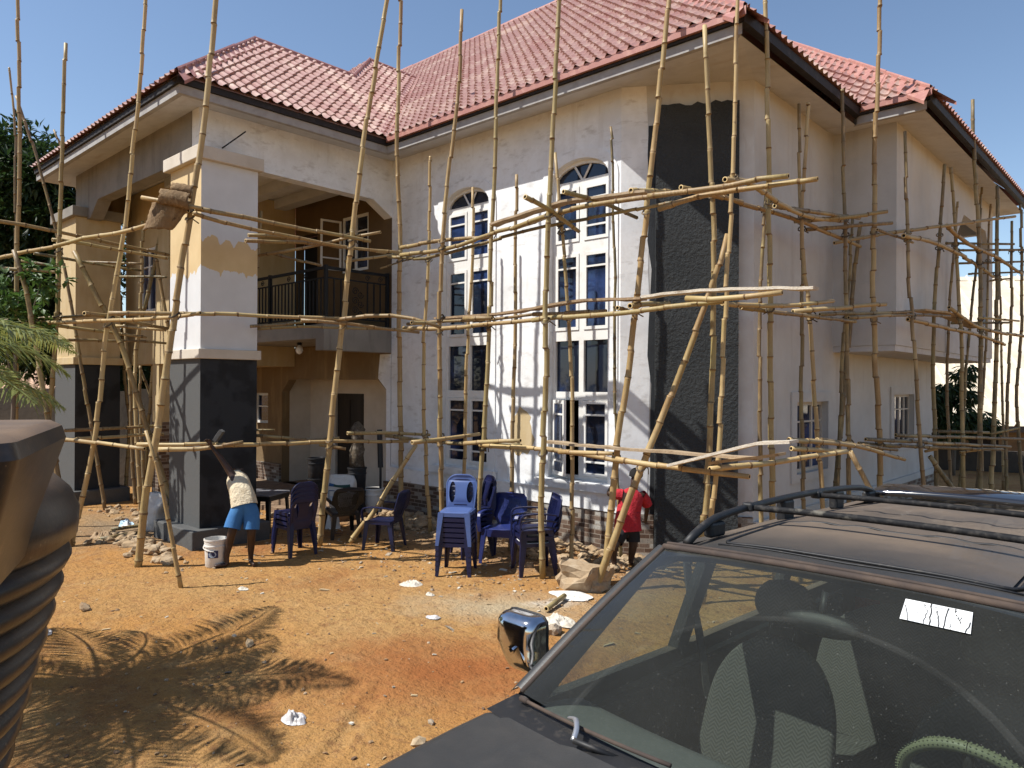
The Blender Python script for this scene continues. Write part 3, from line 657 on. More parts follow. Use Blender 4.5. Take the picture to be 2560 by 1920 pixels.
UPR = [  # parent, distance, base radius, [pixels from the top down], material
 (S_PORCH, 12.6, .05, [(36,-60),(42,250),(36,620),(33,890)], 'bam'), (S_PORCH, 14.5, .035, [(21,146),(27,204),(33,277),(33,346),(34,520)], 'bam_dark'),
 (S_PORCH, 14.5, .045, [(36,208),(51,252),(78,339),(91,387),(120,496),(150,640),(170,760)], 'bam_dark'), (S_PORCH, 11.9, .05, [(141,92),(135,320),(128,490),(122,720),(104,905)], 'bam'),
 (S_PORCH, 17.0, .04, [(117,281),(130,314),(165,408),(205,520)], 'bam_dark'), (S_PORCH, 11.3, .048, [(318,-60),(300,200),(285,330),(272,480),(250,600),(226,750),(205,940),(155,1181)], 'bam'),
 (S_PORCH, 10.0, .062, [(472,-60),(455,130),(437,290),(410,470),(385,620),(345,900),(318,1050),(298,1228)], 'bam'), (S_PORCH, 9.0, .035, [(316,930),(345,1030),(391,1270)], 'bam'),
 (S_PORCH, 11.36, .058, [(848,-60),(800,215),(770,430),(745,660),(722,860),(705,1020),(690,1180)], 'bam'), (S_FRONT, 12.6, .055, [(866,-60),(862,130),(858,330),(864,500),(862,700),(866,960),(868,1110)], 'bam'),
 (S_FRONT, 12.2, .042, [(930,338),(927,480),(922,640),(915,760),(918,950),(930,1156)], 'bam'), (S_FRONT, 11.2, .048, [(997,20),(990,200),(975,330),(955,520),(950,700),(950,870),(953,1030)], 'bam'),
 (S_FRONT, 12.0, .04, [(1022,404),(1020,560),(1012,700),(1005,860),(1003,990),(1000,1080)], 'bam'), (S_FRONT, 10.6, .045, [(1081,-60),(1070,330),(1062,520),(1055,760),(1045,940),(1029,1205)], 'bam'),
 (S_FRONT, 11.0, .042, [(1116,378),(1114,560),(1112,760),(1107,900),(1104,1075)], 'bam'), (S_FRONT, 9.5, .05, [(1212,-60),(1195,260),(1187,430),(1180,640),(1178,850),(1170,1050),(1172,1249)], 'bam'),
 (S_FRONT, 10.0, .038, [(1200,330),(1204,365),(1209,455),(1222,600),(1231,720),(1236,850),(1236,1075),(1234,1230)], 'bam'), (S_FRONT, 10.45, .032, [(1317,274),(1323,328),(1325,475),(1329,602),(1327,665),(1328,845),(1330,930),(1338,1130)], 'bam_dark'),
 (S_FRONT, 9.35, .055, [(1449,-60),(1425,200),(1400,420),(1380,600),(1358,800),(1335,950),(1322,1080),(1309,1219)], 'bam'), (S_FRONT, 9.0, .058, [(1570,505),(1545,600),(1500,720),(1440,880),(1385,1010),(1340,1130),(1290,1268)], 'bam'),
 (S_FRONT, 9.1, .05, [(1522,55),(1527,182),(1535,328),(1540,474),(1543,590),(1541,737),(1536,883),(1532,985),(1523,1093)], 'bam'), (S_FRONT, 8.45, .038, [(1597,-60),(1592,60),(1588,200),(1583,400),(1575,520),(1568,640),(1558,860),(1549,1000),(1540,1090)], 'bam'),
 (S_SIDE, 9.3, .048, [(1652,-60),(1656,100),(1660,320),(1663,560),(1665,840),(1667,1000),(1669,1060)], 'bam'), (S_SIDE, 10.0, .04, [(1660,385),(1652,475),(1644,590),(1642,738),(1640,850),(1642,990),(1646,1140)], 'bam_dark'),
 (S_SIDE, 10.8, .04, [(1725,224),(1726,328),(1730,437),(1733,547),(1733,740),(1731,885),(1735,1055)], 'bam_dark'), (S_SIDE, 10.2, .042, [(1748,222),(1735,383),(1733,510),(1738,600),(1745,630),(1755,775),(1765,920),(1774,1040)], 'bam'),
 (S_SIDE, 11.1, .045, [(1819,193),(1821,328),(1826,474),(1826,602),(1829,737),(1833,920),(1835,1047)], 'bam_dark'), (S_SIDE, 12.0, .042, [(1841,470),(1835,600),(1830,645),(1822,737),(1817,865),(1811,1047)], 'bam_dark'),
 (S_SIDE, 11.5, .055, [(1902,-60),(1899,110),(1892,274),(1888,456),(1886,602),(1890,774),(1897,883),(1901,1047)], 'bam'), (S_SIDE, 11.6, .042, [(1954,284),(1959,456),(1963,602),(1972,700),(1983,883),(1996,1047)], 'bam_dark'),
 (S_SIDE, 13.0, .048, [(2041,355),(2034,456),(2023,602),(2018,700),(2016,810),(2020,938),(2023,1055)], 'bam_dark'), (S_SIDE, 13.1, .045, [(2054,361),(2061,474),(2070,602),(2073,665),(2077,774),(2079,938),(2081,1058)], 'bam'),
 (S_SIDE, 14.6, .04, [(2068,436),(2059,565),(2050,684),(2045,846),(2050,957)], 'bam_dark'), (S_SIDE, 13.6, .055, [(2102,215),(2103,328),(2111,437),(2117,602),(2118,738),(2116,883),(2119,1062)], 'bam_dark'),
 (S_SIDE, 16.0, .042, [(2122,390),(2116,470),(2110,560),(2099,665),(2089,774),(2082,900)], 'bam_dark'), (S_SIDE, 14.2, .055, [(2154,402),(2153,602),(2152,738),(2148,883),(2141,1062)], 'bam_dark'),
 (S_SIDE, 15.4, .045, [(2186,477),(2185,602),(2184,701),(2175,883),(2173,1065)], 'bam_dark'), (S_SIDE, 15.4, .045, [(2205,442),(2207,602),(2207,700),(2197,846),(2203,993),(2211,1058)], 'bam_dark'),
 (S_SIDE, 17.0, .04, [(2141,440),(2136,500),(2132,665),(2128,774),(2120,900)], 'bam_dark'), (S_SIDE, 18.0, .04, [(2158,560),(2162,700),(2167,920),(2167,1060)], 'bam_dark'),
 (S_PORCH, 16.0, .05, [(261,640),(272,847),(279,912),(270,1073)], 'bam'), (S_PORCH, 15.2, .05, [(268,700),(281,828),(283,920),(292,1076)], 'bam_dark'), (S_PORCH, 14.2, .05, [(308,478),(306,560),(303,693),(294,755),(292,883),(303,1080)], 'bam'),
 (S_PORCH, 15.8, .05, [(341,560),(338,653),(332,774),(321,912)], 'bam'), (S_PORCH, 12.8, .05, [(564,456),(560,520),(553,602),(544,693),(540,760),(536,900)], 'bam'), (S_PORCH, 14.9, .045, [(303,790),(303,880),(308,989)], 'bam_dark')]
UPRL = [(par, down(px, d)[::-1], pole('upright_pole', down(px, d)[::-1], r*.82, r*.56, par, mt)) for par, d, r, px, mt in UPR]
YF, YI = 7.5, 8.35; LEDP = []; UPRP = []
LED = [  # parent, placing, radius, [pixels], material, name
 (S_PORCH, ('d', 12.0, 14.4), .05, [(-20,475),(60,487),(164,509),(364,550)], 'bam'), (S_PORCH, ('d', 12.4, 9.9), .05, [(-20,562),(51,545),(128,530),(182,514),(255,503),(321,485),(346,474),(405,456)], 'bam'),
 (S_PORCH, ('d', 12.0, 13.6), .045, [(113,518),(164,523),(255,540),(364,559)], 'bam'), (S_PORCH, ('d', 12.6, 13.8), .04, [(73,547),(140,558),(215,572),(306,585)], 'bam_dark'), (S_PORCH, ('d', 12.3, 12.6), .045, [(-20,578),(60,583),(124,588)], 'bam'),
 (S_PORCH, ('d', 12.5), .04, [(47,563),(124,575)], 'bam_dark'), (S_PORCH, ('d', 13.6), .04, [(170,566),(310,570)], 'bam_dark'), (S_PORCH, ('d', 13.9), .04, [(250,598),(360,598)], 'bam_dark'), (S_PORCH, ('d', 9.75), .045, [(306,427),(360,436),(437,449)], 'bam'),
 (S_PORCH, ('d', 9.9, 11.3), .05, [(421,450),(518,467),(605,485),(800,521)], 'bam'), (S_PORCH, ('d', 9.9, 12.2), .042, [(417,461),(518,489),(660,517),(745,534),(861,544)], 'bam'),
 (S_PORCH, ('d', 10.6, 12.3), .042, [(530,520),(693,527),(832,545)], 'bam'), (S_PORCH, ('d', 10.9, 11.9), .042, [(536,508),(610,512),(741,535)], 'bam'), (S_PORCH, ('d', 12.4, 11.2), .04, [(538,555),(664,534),(752,514),(822,501)], 'bam'),
 (S_PORCH, ('d', 12.6), .04, [(586,547),(640,561),(695,574)], 'bam_dark'), (S_PORCH, ('d', 12.6), .042, [(745,565),(828,554),(868,547)], 'bam_dark'), (S_PORCH, ('d', 12.7), .022, [(821,580),(883,561),(923,547)], 'bam_dark'),
 (S_FRONT, ('y', YF+.15), .05, [(866,535),(919,525),(992,516),(1060,512)], 'bam'), (S_FRONT, ('y', YF+.05), .05, [(866,551),(952,540),(1003,525),(1058,505),(1130,487),(1200,462)], 'bam'), (S_FRONT, ('y', YF-.05), .052, [(1110,493),(1183,466),(1274,444),(1401,425),(1440,420)], 'bam'),
 (S_FRONT, ('y', 7.35), .05, [(1400,424),(1500,412),(1577,401),(1642,387),(1703,381)], 'bam'), (S_FRONT, ('y', YF+.25), .04, [(839,555),(919,558),(989,540),(1123,503),(1219,481),(1329,461),(1449,437)], 'bam_dark'), (S_FRONT, ('y', 7.45), .048, [(1423,452),(1511,425),(1584,412),(1640,405),(1764,386)], 'bam'),
 (S_FRONT, ('d', 9.1, 9.9), .048, [(1134,425),(1194,458),(1252,500)], 'bam'), (S_FRONT, ('d', 9.0, 10.0), .045, [(1217,414),(1292,434),(1376,470)], 'bam_dark'), (S_FRONT, ('d', 8.9, 9.6), .055, [(1363,412),(1405,412),(1445,414)], 'bam'),
 (S_SIDE, ('d', 8.5, 11.6), .048, [(1471,405),(1547,423),(1607,441),(1717,474),(1858,532)], 'bam'), (S_SIDE, ('d', 8.3, 11.0), .05, [(1566,388),(1625,397),(1673,434),(1746,467),(1818,478)], 'bam'), (S_SIDE, ('d', 9.6, 11.0), .048, [(1673,445),(1735,454),(1858,471)], 'bam_dark'),
 (S_SIDE, ('d', 10.6), .048, [(1716,478),(1826,470),(1917,458)], 'bam'), (S_SIDE, ('d', 10.8), .045, [(1742,496),(1830,489),(1928,481)], 'bam_dark'), (S_SIDE, ('d', 11.6, 13.2), .045, [(1802,525),(1899,507),(2045,487),(2194,468)], 'bam'),
 (S_SIDE, ('d', 11.4, 14.6), .055, [(1952,509),(2008,521),(2074,550),(2147,598)], 'bam'), (S_SIDE, ('d', 12.6, 15), .055, [(2045,487),(2088,525),(2150,554),(2208,592)], 'bam'), (S_SIDE, ('d', 11.2, 12), .035, [(1895,496),(1973,524)], 'bam_dark'),
 (S_SIDE, ('d', 14.6), .04, [(2020,525),(2190,527)], 'bam_dark'), (S_SIDE, ('d', 15.2), .04, [(2027,541),(2230,540)], 'bam_dark'), (S_SIDE, ('d', 17.2), .04, [(2072,569),(2230,565)], 'bam_dark'), (S_SIDE, ('d', 17.4), .036, [(2092,592),(2230,587)], 'bam_dark'), (S_SIDE, ('d', 17.8), .036, [(2134,607),(2185,602)], 'bam_dark'),
 # middle level
 (S_PORCH, ('d', 12.4, 10.0), .048, [(-20,694),(109,697),(219,693),(368,686),(432,676)], 'bam'), (S_PORCH, ('d', 10.2, 11.4), .048, [(235,677),(415,677),(518,679),(605,684),(740,688)], 'bam'), (S_PORCH, ('d', 10.9, 13.0), .05, [(182,677),(226,681),(292,697),(361,709)], 'bam'),
 (S_PORCH, ('d', 12.2, 13.2), .045, [(120,703),(255,721),(315,729)], 'bam'), (S_PORCH, ('d', 12.4, 13.6), .04, [(116,735),(292,737),(359,742)], 'bam_dark'), (S_PORCH, ('d', 13), .042, [(250,704),(359,714)], 'bam'), (S_PORCH, ('d', 12.8, 11.8), .042, [(-20,695),(100,687),(226,679)], 'bam_dark'),
 (S_PORCH, ('d', 11.2, 10.8), .048, [(728,691),(792,683),(857,683),(905,692),(954,708)], 'bam'), (S_FRONT, ('d', 11.0, 11.7), .042, [(650,692),(730,697),(828,710),(905,719)], 'bam'), (S_PORCH, ('d', 11.6, 11.9), .04, [(540,705),(628,699),(700,690)], 'bam_dark'),
 (S_PORCH, ('d', 11.9, 12.3), .036, [(545,712),(628,706),(740,708),(860,712)], 'bam'), (S_FRONT, ('y', YF), .05, [(872,709),(952,710),(1058,700),(1123,695),(1190,688)], 'bam'), (S_FRONT, ('y', YF-.1), .05, [(1150,692),(1183,688),(1329,677),(1456,662),(1562,652)], 'bam'),
 (S_FRONT, ('y', YF+.3), .04, [(880,700),(960,694),(1060,690),(1150,680)], 'bam_dark'), (S_FRONT, ('y', YF+.15), .045, [(1152,679),(1230,677),(1310,671)], 'bam'), (S_FRONT, ('d', 8.9, 9.8), .055, [(1361,661),(1400,657),(1445,655)], 'bam'), (S_FRONT, ('d', 8.9, 9.7), .042, [(1334,665),(1360,671)], 'bam_dark'),
 (S_FRONT, ('y', YF-.12), .048, [(1002,688),(1062,688)], 'bam'), (S_FRONT, ('d', 10.6, 11), .045, [(889,697),(940,699)], 'bam'), (S_FRONT, ('y', 7.3), .05, [(1482,645),(1562,646),(1642,636),(1690,631)], 'bam'), (S_SIDE, ('d', 8.6, 9.6), .046, [(1560,655),(1607,660),(1716,659),(1800,650)], 'bam'),
 (S_SIDE, ('d', 9.0, 11), .045, [(1600,664),(1673,675),(1746,683),(1848,694)], 'bam_dark'), (S_SIDE, ('d', 10.0, 10.4), .05, [(1713,673),(1826,664),(1913,657)], 'bam'), (S_SIDE, ('d', 10.8, 11.6), .042, [(1771,679),(1860,677),(1975,673)], 'bam_dark'), (S_SIDE, ('d', 10.9, 12), .04, [(1833,686),(1950,680),(2052,683)], 'bam_dark'),
 (S_SIDE, ('d', 11.6, 14.2), .05, [(1961,690),(2045,708),(2110,722),(2172,745)], 'bam'), (S_SIDE, ('d', 12.8, 15), .05, [(2050,664),(2118,708),(2230,730)], 'bam'), (S_SIDE, ('d', 13.4), .03, [(2114,686),(2201,694)], 'bam'), (S_SIDE, ('d', 14.2), .038, [(2055,698),(2183,697)], 'bam_dark'),
 # lower level
 (S_PORCH, ('d', 11.5, 10.6), .048, [(132,948),(193,954),(312,970)], 'bam'), (S_PORCH, ('d', 12.2, 13.2), .045, [(139,930),(255,925),(346,919)], 'bam'), (S_PORCH, ('d', 11.8, 13), .045, [(138,951),(255,943),(354,938)], 'bam'), (S_PORCH, ('d', 10.2, 10.3), .05, [(340,971),(438,969),(525,956)], 'bam'),
 (S_PORCH, ('d', 10.4, 10.5), .045, [(296,960),(380,960),(470,958)], 'bam'), (S_PORCH, ('d', 10.3, 12.4), .048, [(466,962),(605,959),(628,958),(708,954),(880,954)], 'bam'), (S_PORCH, ('d', 12, 12.2), .04, [(535,940),(591,943),(672,950),(732,945)], 'bam_dark'), (S_PORCH, ('d', 11.6), .045, [(690,960),(748,969)], 'bam'),
 (S_PORCH, ('d', 11.6, 12.6), .045, [(750,936),(847,936),(929,940)], 'bam'), (S_PORCH, ('d', 13.4), .035, [(533,929),(593,929)], 'bam_dark'), (S_FRONT, ('d', 10.5, 11.4), .05, [(890,956),(956,949),(1035,938)], 'bam'), (S_FRONT, ('y', YF+.2), .045, [(834,941),(956,956),(1058,957),(1125,962)], 'bam_dark'),
 (S_FRONT, ('y', YF-.1), .048, [(1003,958),(1060,954),(1126,952)], 'bam'), (S_FRONT, ('y', YF), .05, [(1037,961),(1110,966),(1200,972)], 'bam'), (S_FRONT, ('y', YF), .05, [(1176,969),(1292,987),(1345,997)], 'bam'), (S_FRONT, ('y', YF-.08), .052, [(1325,991),(1402,1003),(1500,1016),(1620,1029)], 'bam'),
 (S_FRONT, ('y', YF-.12), .048, [(1208,976),(1262,977),(1325,979)], 'bam'), (S_SIDE, ('d', 8.2, 9.2), .052, [(1533,1014),(1642,1003),(1720,991),(1828,975)], 'bam'), (S_SIDE, ('d', 9.2, 9.6), .048, [(1709,969),(1765,972),(1822,974)], 'bam'), (S_SIDE, ('d', 9.2, 11.2), .05, [(1704,950),(1833,961),(1913,981),(1953,993)], 'bam'),
 (S_SIDE, ('d', 10, 11.4), .045, [(1765,950),(1850,961),(1939,972)], 'bam_dark'), (S_SIDE, ('d', 11.2, 13.2), .045, [(1870,949),(2045,958),(2183,966)], 'bam_dark'), (S_SIDE, ('d', 11.4, 13.4), .045, [(1855,958),(2008,967),(2168,971)], 'bam_dark'), (S_SIDE, ('d', 12.2, 13.8), .045, [(1935,940),(2080,945),(2230,950)], 'bam_dark'),
 (S_SIDE, ('d', 14.5), .05, [(2023,932),(2136,935)], 'bam_dark'), (S_SIDE, ('d', 13.5), .035, [(2140,938),(2202,924)], 'bam'), (S_SIDE, ('d', 12.4), .035, [(1998,975),(2025,970)], 'bam'), (S_SIDE, ('d', 13), .035, [(2074,977),(2118,972)], 'bam')]
for par, mode, r, px, mt in LED:
    LEDP.append((par, pole('ledger_pole', pts_of(px, mode), r*.68, r*.54, par, mt)))
for par, d, r, px, mt in ((S_PORCH, 12.6, .05, [(160,544),(219,657),(255,730),(281,803),(330,960)], 'bam'), (S_PORCH, 15.2, .045, [(350,480),(335,560),(317,646),(303,693),(290,790)], 'bam_dark'), (S_PORCH, 14.6, .04, [(338,560),(345,599),(359,683)], 'bam'),
                          (S_FRONT, 11.6, .042, [(899,961),(857,1025),(814,1095),(757,1172)], 'bam'), (S_SIDE, 10.6, .045, [(1838,975),(1873,1043),(1905,1110)], 'bam_dark'), (S_SIDE, 12, .048, [(2008,986),(2059,1055),(2085,1090)], 'bam_dark'),
                          (S_PORCH, 11.2, .042, [(30,540),(60,640),(75,735),(95,850)], 'bam_dark'), (S_SIDE, 12.4, .04, [(1860,480),(1848,560),(1841,640)], 'bam_dark')):
    pole('brace_pole', down(px, d)[::-1] if d != 15.2 else [far(x, y, d) for x, y in px][::-1], r, r*.8, par, mt)
# rope and wire lashings where ledgers meet uprights
V['rope'] = mat('lashing_rope', (.12, .085, .05), .9, rand=((.05, .04, .03), (.24, .18, .11)))
nl = {}
for par, mode, r, px, mt in LED:
    lp = catmull(pts_of(px, mode), .08)
    for upar, up_, uo in UPRL:
        uc = catmull(up_, .1); best = min(((a-b).length, i, j) for i, a in enumerate(lp) for j, b in enumerate(uc))
        d, i, j = best
        if d > .32 or not 0 < i < len(lp)-1 or nl.get(par, 0) >= 60: continue
        nl[par] = nl.get(par, 0)+1; c = uc[j]; t = (uc[min(j+1, len(uc)-1)]-uc[max(j-1, 0)]).normalized(); a = t.orthogonal().normalized(); b = t.cross(a); tl = (lp[i+1]-lp[i-1]).normalized(); rr = random.Random(i*31+j)
        ru = .042+r*.25; pts = []
        for k in range(34): an = k/8*2*math.pi; pts.append(c + (a*math.cos(an)+b*math.sin(an))*ru*(1+.06*math.sin(an*2)) + t*(.045*math.sin(an+.5) + .012*(k/34-.5)))
        pts += [pts[-1]+Vector((rr.uniform(-.06, .06), rr.uniform(-.03, .03), -.05)), pts[-1]+Vector((rr.uniform(-.1, .1), rr.uniform(-.05, .05), -.11))]
        mb = MB(); mb.tube(pts, .0085, 4); o = mb.build('lashing', V['rope']); o.parent = par; o.matrix_parent_inverse = par.matrix_world.inverted()
# loose boards lying on the platforms
def plank(label, pts, wd, th=.03, up=None, mt='plank', cat='plank', name='plank', warp=.01, seed=1):
    rr = random.Random(seed); P = catmull([Vector(p) for p in pts], .15); mb = MB(); rings = []
    for k, p in enumerate(P):
        t = (P[min(k+1, len(P)-1)]-P[max(k-1, 0)]).normalized(); side = (Vector(up).cross(t) if up else t.cross(Vector((0, 0, 1)))).normalized(); nn = side.cross(t).normalized()
        if nn.z < 0 and not up: nn = -nn
        e0 = wd/2*(1+rr.uniform(-.07, .05)); e1 = wd/2*(1+rr.uniform(-.07, .05)); z = nn*rr.uniform(-warp, warp)
        rings.append([mb.vert(p-side*e0+z), mb.vert(p+side*e1+z*.5), mb.vert(p+side*e1+nn*th+z*.5), mb.vert(p-side*e0+nn*th+z)])
    for a, b in zip(rings, rings[1:]):
        for j in range(4): mb.face((a[j], a[(j+1) % 4], b[(j+1) % 4], b[j]))
    mb.face(rings[0][::-1]); mb.face(rings[-1])
    return tag(mb.build(name, V[mt]), label, cat, 'boards laid on the scaffold')
V['plank_pale'] = mat('pale_board', (.52, .46, .37), .9, var=((5, (.30, .24, .17), .5, .75), (60, (.62, .57, .48), .5, .75, (1, .1, 1))), bump=((40, .5),))
plank('grey-brown board on the top platform in front of the right arched window', pts_of([(1066,488),(1219,440),(1292,431),(1400,418)], ('y', YF+.1)), .16, seed=2)
plank('long weathered board on the middle platform crossing the right arched window', pts_of([(945,690),(1058,683),(1123,675),(1241,655),(1390,647)], ('y', YF+.12)), .16, seed=3)
plank('pale frayed board on the middle platform across the charcoal pilaster', pts_of([(1391,645),(1493,633),(1642,627),(1762,627)], ('y', 7.42)), .15, mt='plank_pale', seed=4)
plank('flat brown board on the lowest platform under the open casement', pts_of([(1179,957),(1329,970),(1460,980),(1642,994)], ('y', YF+.15)), .16, seed=5)
plank('wide pale board tilted upward on the lowest platform at the charcoal corner', pts_of([(1453,1007),(1547,984),(1642,961),(1716,958)], ('y', 7.3)), .24, mt='plank_pale', seed=6)
plank('split board end on the lowest platform behind the wide pale board', pts_of([(1540,1003),(1610,993),(1690,985)], ('y', 7.5)), .2, seed=16)
plank('dark curved board on the middle level at the far right, beside the overhanging storey', pts_of([(1983,672),(2037,680),(2110,710)], ('d', 12.4, 14)), .26, seed=7)
plank('brown board on the middle level left of the left porch pillar', pts_of([(40,712),(112,707)], ('d', 12.2)), .3, seed=8)
V['barkslab'] = mat('palm_bark', (.20, .125, .06), .95, var=((4, (.11, .065, .03), .42, .65), (25, (.29, .20, .11), .5, .75, (1, 1, .3)), (9, (.05, .03, .018), .62, .75)), bump=((20, .8), (60, .4)))
for k, (lb, px, wd) in enumerate((('torn brown palm bark slab hanging over the pole at the front right pillar', [(352,437),(338,470),(322,497)], .52), ('smaller curled bark piece on top of the hanging bark slab by the right pillar', [(372,408),(400,412),(416,416)], .16),
                                  ('bark strip standing behind the pole at the front right pillar', [(347,425),(385,430),(410,436)], .2))):
    p = pts_of(px, ('d', 9.85-.06*k)); mb = MB(); rr = random.Random(k+5); n = 9
    d0 = (p[-1]-p[0]).normalized(); sd = RT if k == 0 else Vector((0, 0, 1)); nrm = d0.cross(sd).normalized(); c = catmull(p, .03)
    def fb(u, v):
        q = c[min(len(c)-1, int(u*(len(c)-1)))]; a = (v-.5)*wd*(1-.25*u if k == 0 else 1)
        return q + sd*(a+(.12 if k == 0 else 0)+rr.uniform(-.008, .008)) + nrm*(.10*math.sin(v*math.pi)*(1 if k == 0 else .5)+rr.uniform(-.005, .005)) + d0*rr.uniform(-.012, .012)
    mb.grid(fb, max(3, min(14, len(c)-1)), n)
    tag(mb.build('bark_slab', V['barkslab'], smooth=True, solid=.02), lb, 'bark slab', 'bark pieces on the scaffold')
# ================================================================== ground
def ground_mat():
    mt = mat('laterite_ground', (.385, .19, .056), .95, spec=.2,
             var=((.35, (.39, .225, .085), .40, .62), (.8, (.27, .11, .035), .50, .72), (2.6, (.40, .245, .105), .52, .78), (8, (.24, .115, .045), .52, .72), (32, (.20, .10, .045), .58, .74), (90, (.46, .31, .17), .60, .70), (60, (.13, .07, .03), .64, .74)),
             bump=((3.5, .5, None, .10), (14, .7, None, .05), (45, .7, None, .025), (140, .6, None, .012)))
    nt, N, L, b = nodes(mt)
    src = b.inputs['Base Color'].links[0].from_socket
    tc = N.new('ShaderNodeTexCoord')
    def patch(cx, cy, rx, ry, rot, colr, lo, hi, prev):
        mp = N.new('ShaderNodeMapping'); mp.vector_type = 'TEXTURE'; mp.inputs['Location'].default_value = (cx, cy, 0); mp.inputs['Rotation'].default_value = (0, 0, rot); mp.inputs['Scale'].default_value = (rx, ry, 1)
        L.new(tc.outputs['Object'], mp.inputs[0])
        ln = N.new('ShaderNodeVectorMath'); ln.operation = 'LENGTH'; L.new(mp.outputs[0], ln.inputs[0])
        nz = N.new('ShaderNodeTexNoise'); nz.inputs['Scale'].default_value = 2.2; nz.inputs['Detail'].default_value = 7; nz.inputs['Roughness'].default_value = .7; L.new(tc.outputs['Object'], nz.inputs[0])
        ad = N.new('ShaderNodeMath'); ad.operation = 'MULTIPLY_ADD'; L.new(nz.outputs[0], ad.inputs[0]); ad.inputs[1].default_value = 1.6; L.new(ln.outputs['Value'], ad.inputs[2])
        mr = N.new('ShaderNodeMapRange'); mr.inputs[1].default_value = hi; mr.inputs[2].default_value = lo; L.new(ad.outputs[0], mr.inputs[0])
        mx = N.new('ShaderNodeMix'); mx.data_type = 'RGBA'; L.new(mr.outputs[0], mx.inputs[0]); L.new(prev, mx.inputs[6]); mx.inputs[7].default_value = (*colr, 1); return mx.outputs[2]
    c = on_z(1100, 1310); e = on_z(1180, 1290); f = on_z(1000, 1450); g = on_z(500, 1130)
    s = patch(f.x, f.y, 1.6, .9, .8, (.29, .105, .032), .9, 2.0, src)
    s = patch(c.x, c.y, 1.5, .75, .75, (.40, .315, .20), .8, 1.8, s)
    s = patch(e.x+.2, e.y-.15, .5, .3, .7, (.58, .55, .49), .5, 1.5, s)
    s = patch(-9, 8.0, 5.0, 1.0, 0, (.25, .17, .10), .9, 1.8, s)
    s = patch(-13.5, 4.8, 2.6, 1.6, 0, (.25, .175, .105), .9, 1.9, s)
    L.new(s, b.inputs['Base Color'])
    return mt
_p0, _p1, _p2 = here(-.9, 3.2), here(.3, 4.6), here(-1.6, 3.4); RUTS = [(_p0.x, _p0.y, -.30, .954, 4.4), (_p1.x, _p1.y, -.42, .907, 2.8), (_p2.x, _p2.y, -.55, .835, 3.0)]
_rf = random.Random(4); FEET = []
for _k in range(46):
    _f = _rf.uniform(3.4, 8.5); _q = here(_rf.uniform(-.5, .12)*_f, _f); _a = _rf.uniform(0, 6.3); FEET.append((_q.x, _q.y, math.cos(_a), math.sin(_a)))
def gz(x, y):
    if abs(x)+abs(y) > 90: return 0
    v = Vector((x, y, 0)); h = .030*noise.noise(v*.55) + .016*noise.noise(v*1.7) + .008*noise.noise(v*5) + .004*noise.noise(v*13)
    m_ = max(0, 1-abs(y-8.6)/.75) if -12 < x < -4.7 else 0
    for q in RUTS:
        t = (x-q[0])*q[2]+(y-q[1])*q[3]; o = -(x-q[0])*q[3]+(y-q[1])*q[2]
        if 0 < t < q[4]:
            o += .12*math.sin(t*.9); e = min(1, t*2, (q[4]-t)*2)
            if abs(o) < .2: h += e*(-.018*math.exp(-(o/.07)**4)+.010*math.exp(-((abs(o)-.11)/.03)**2)+.005*math.exp(-(o/.07)**4)*math.sin(t*75+abs(o)*40))
    for fx, fy, fc, fs_ in FEET:
        a = (x-fx)*fc+(y-fy)*fs_; b = -(x-fx)*fs_+(y-fy)*fc; d = (a/.12)**2+(b/.05)**2
        if d < 2.5: h += -.014*math.exp(-d*d)+.006*math.exp(-((d-1.3)/.4)**2)
    cx, cy = here(1.0, 2.4)[:2]; h += .10*math.exp(-(((x-cx)**2+(y-cy)**2)/6.5)**2)
    h += .10*m_*(.6+.8*noise.noise(v*2.3+Vector((5, 3, 1)))) 
    d2 = (x+11.6)**2+(y-4.5)**2; h += .05*math.exp(-d2/.7)
    return h
def axis(lo, hi, step, far_):
    a = [lo+step*k for k in range(int((hi-lo)/step)+1)]; s = step
    x = a[-1]
    while x < far_: s *= 1.22; x += s; a.append(x)
    s = step; x = a[0]
    while x > -far_: s *= 1.22; x -= s; a.insert(0, x)
    return a
mb = MB(); xs = axis(-13, -1.6, .034, 220); ys = axis(1.4, 9.4, .034, 260); nx = len(xs)
for y in ys:
    for x in xs: mb.v.append(Vector((x, y, gz(x, y))))
for j in range(len(ys)-1):
    for i in range(nx-1): mb.f.append((j*nx+i, j*nx+i+1, (j+1)*nx+i+1, (j+1)*nx+i)); mb.m.append(0)
gr = mb.build('ground', ground_mat(), fix=False, smooth=True); tag(gr, 'ochre laterite yard with pale dusty patches', 'ground', kind='structure')

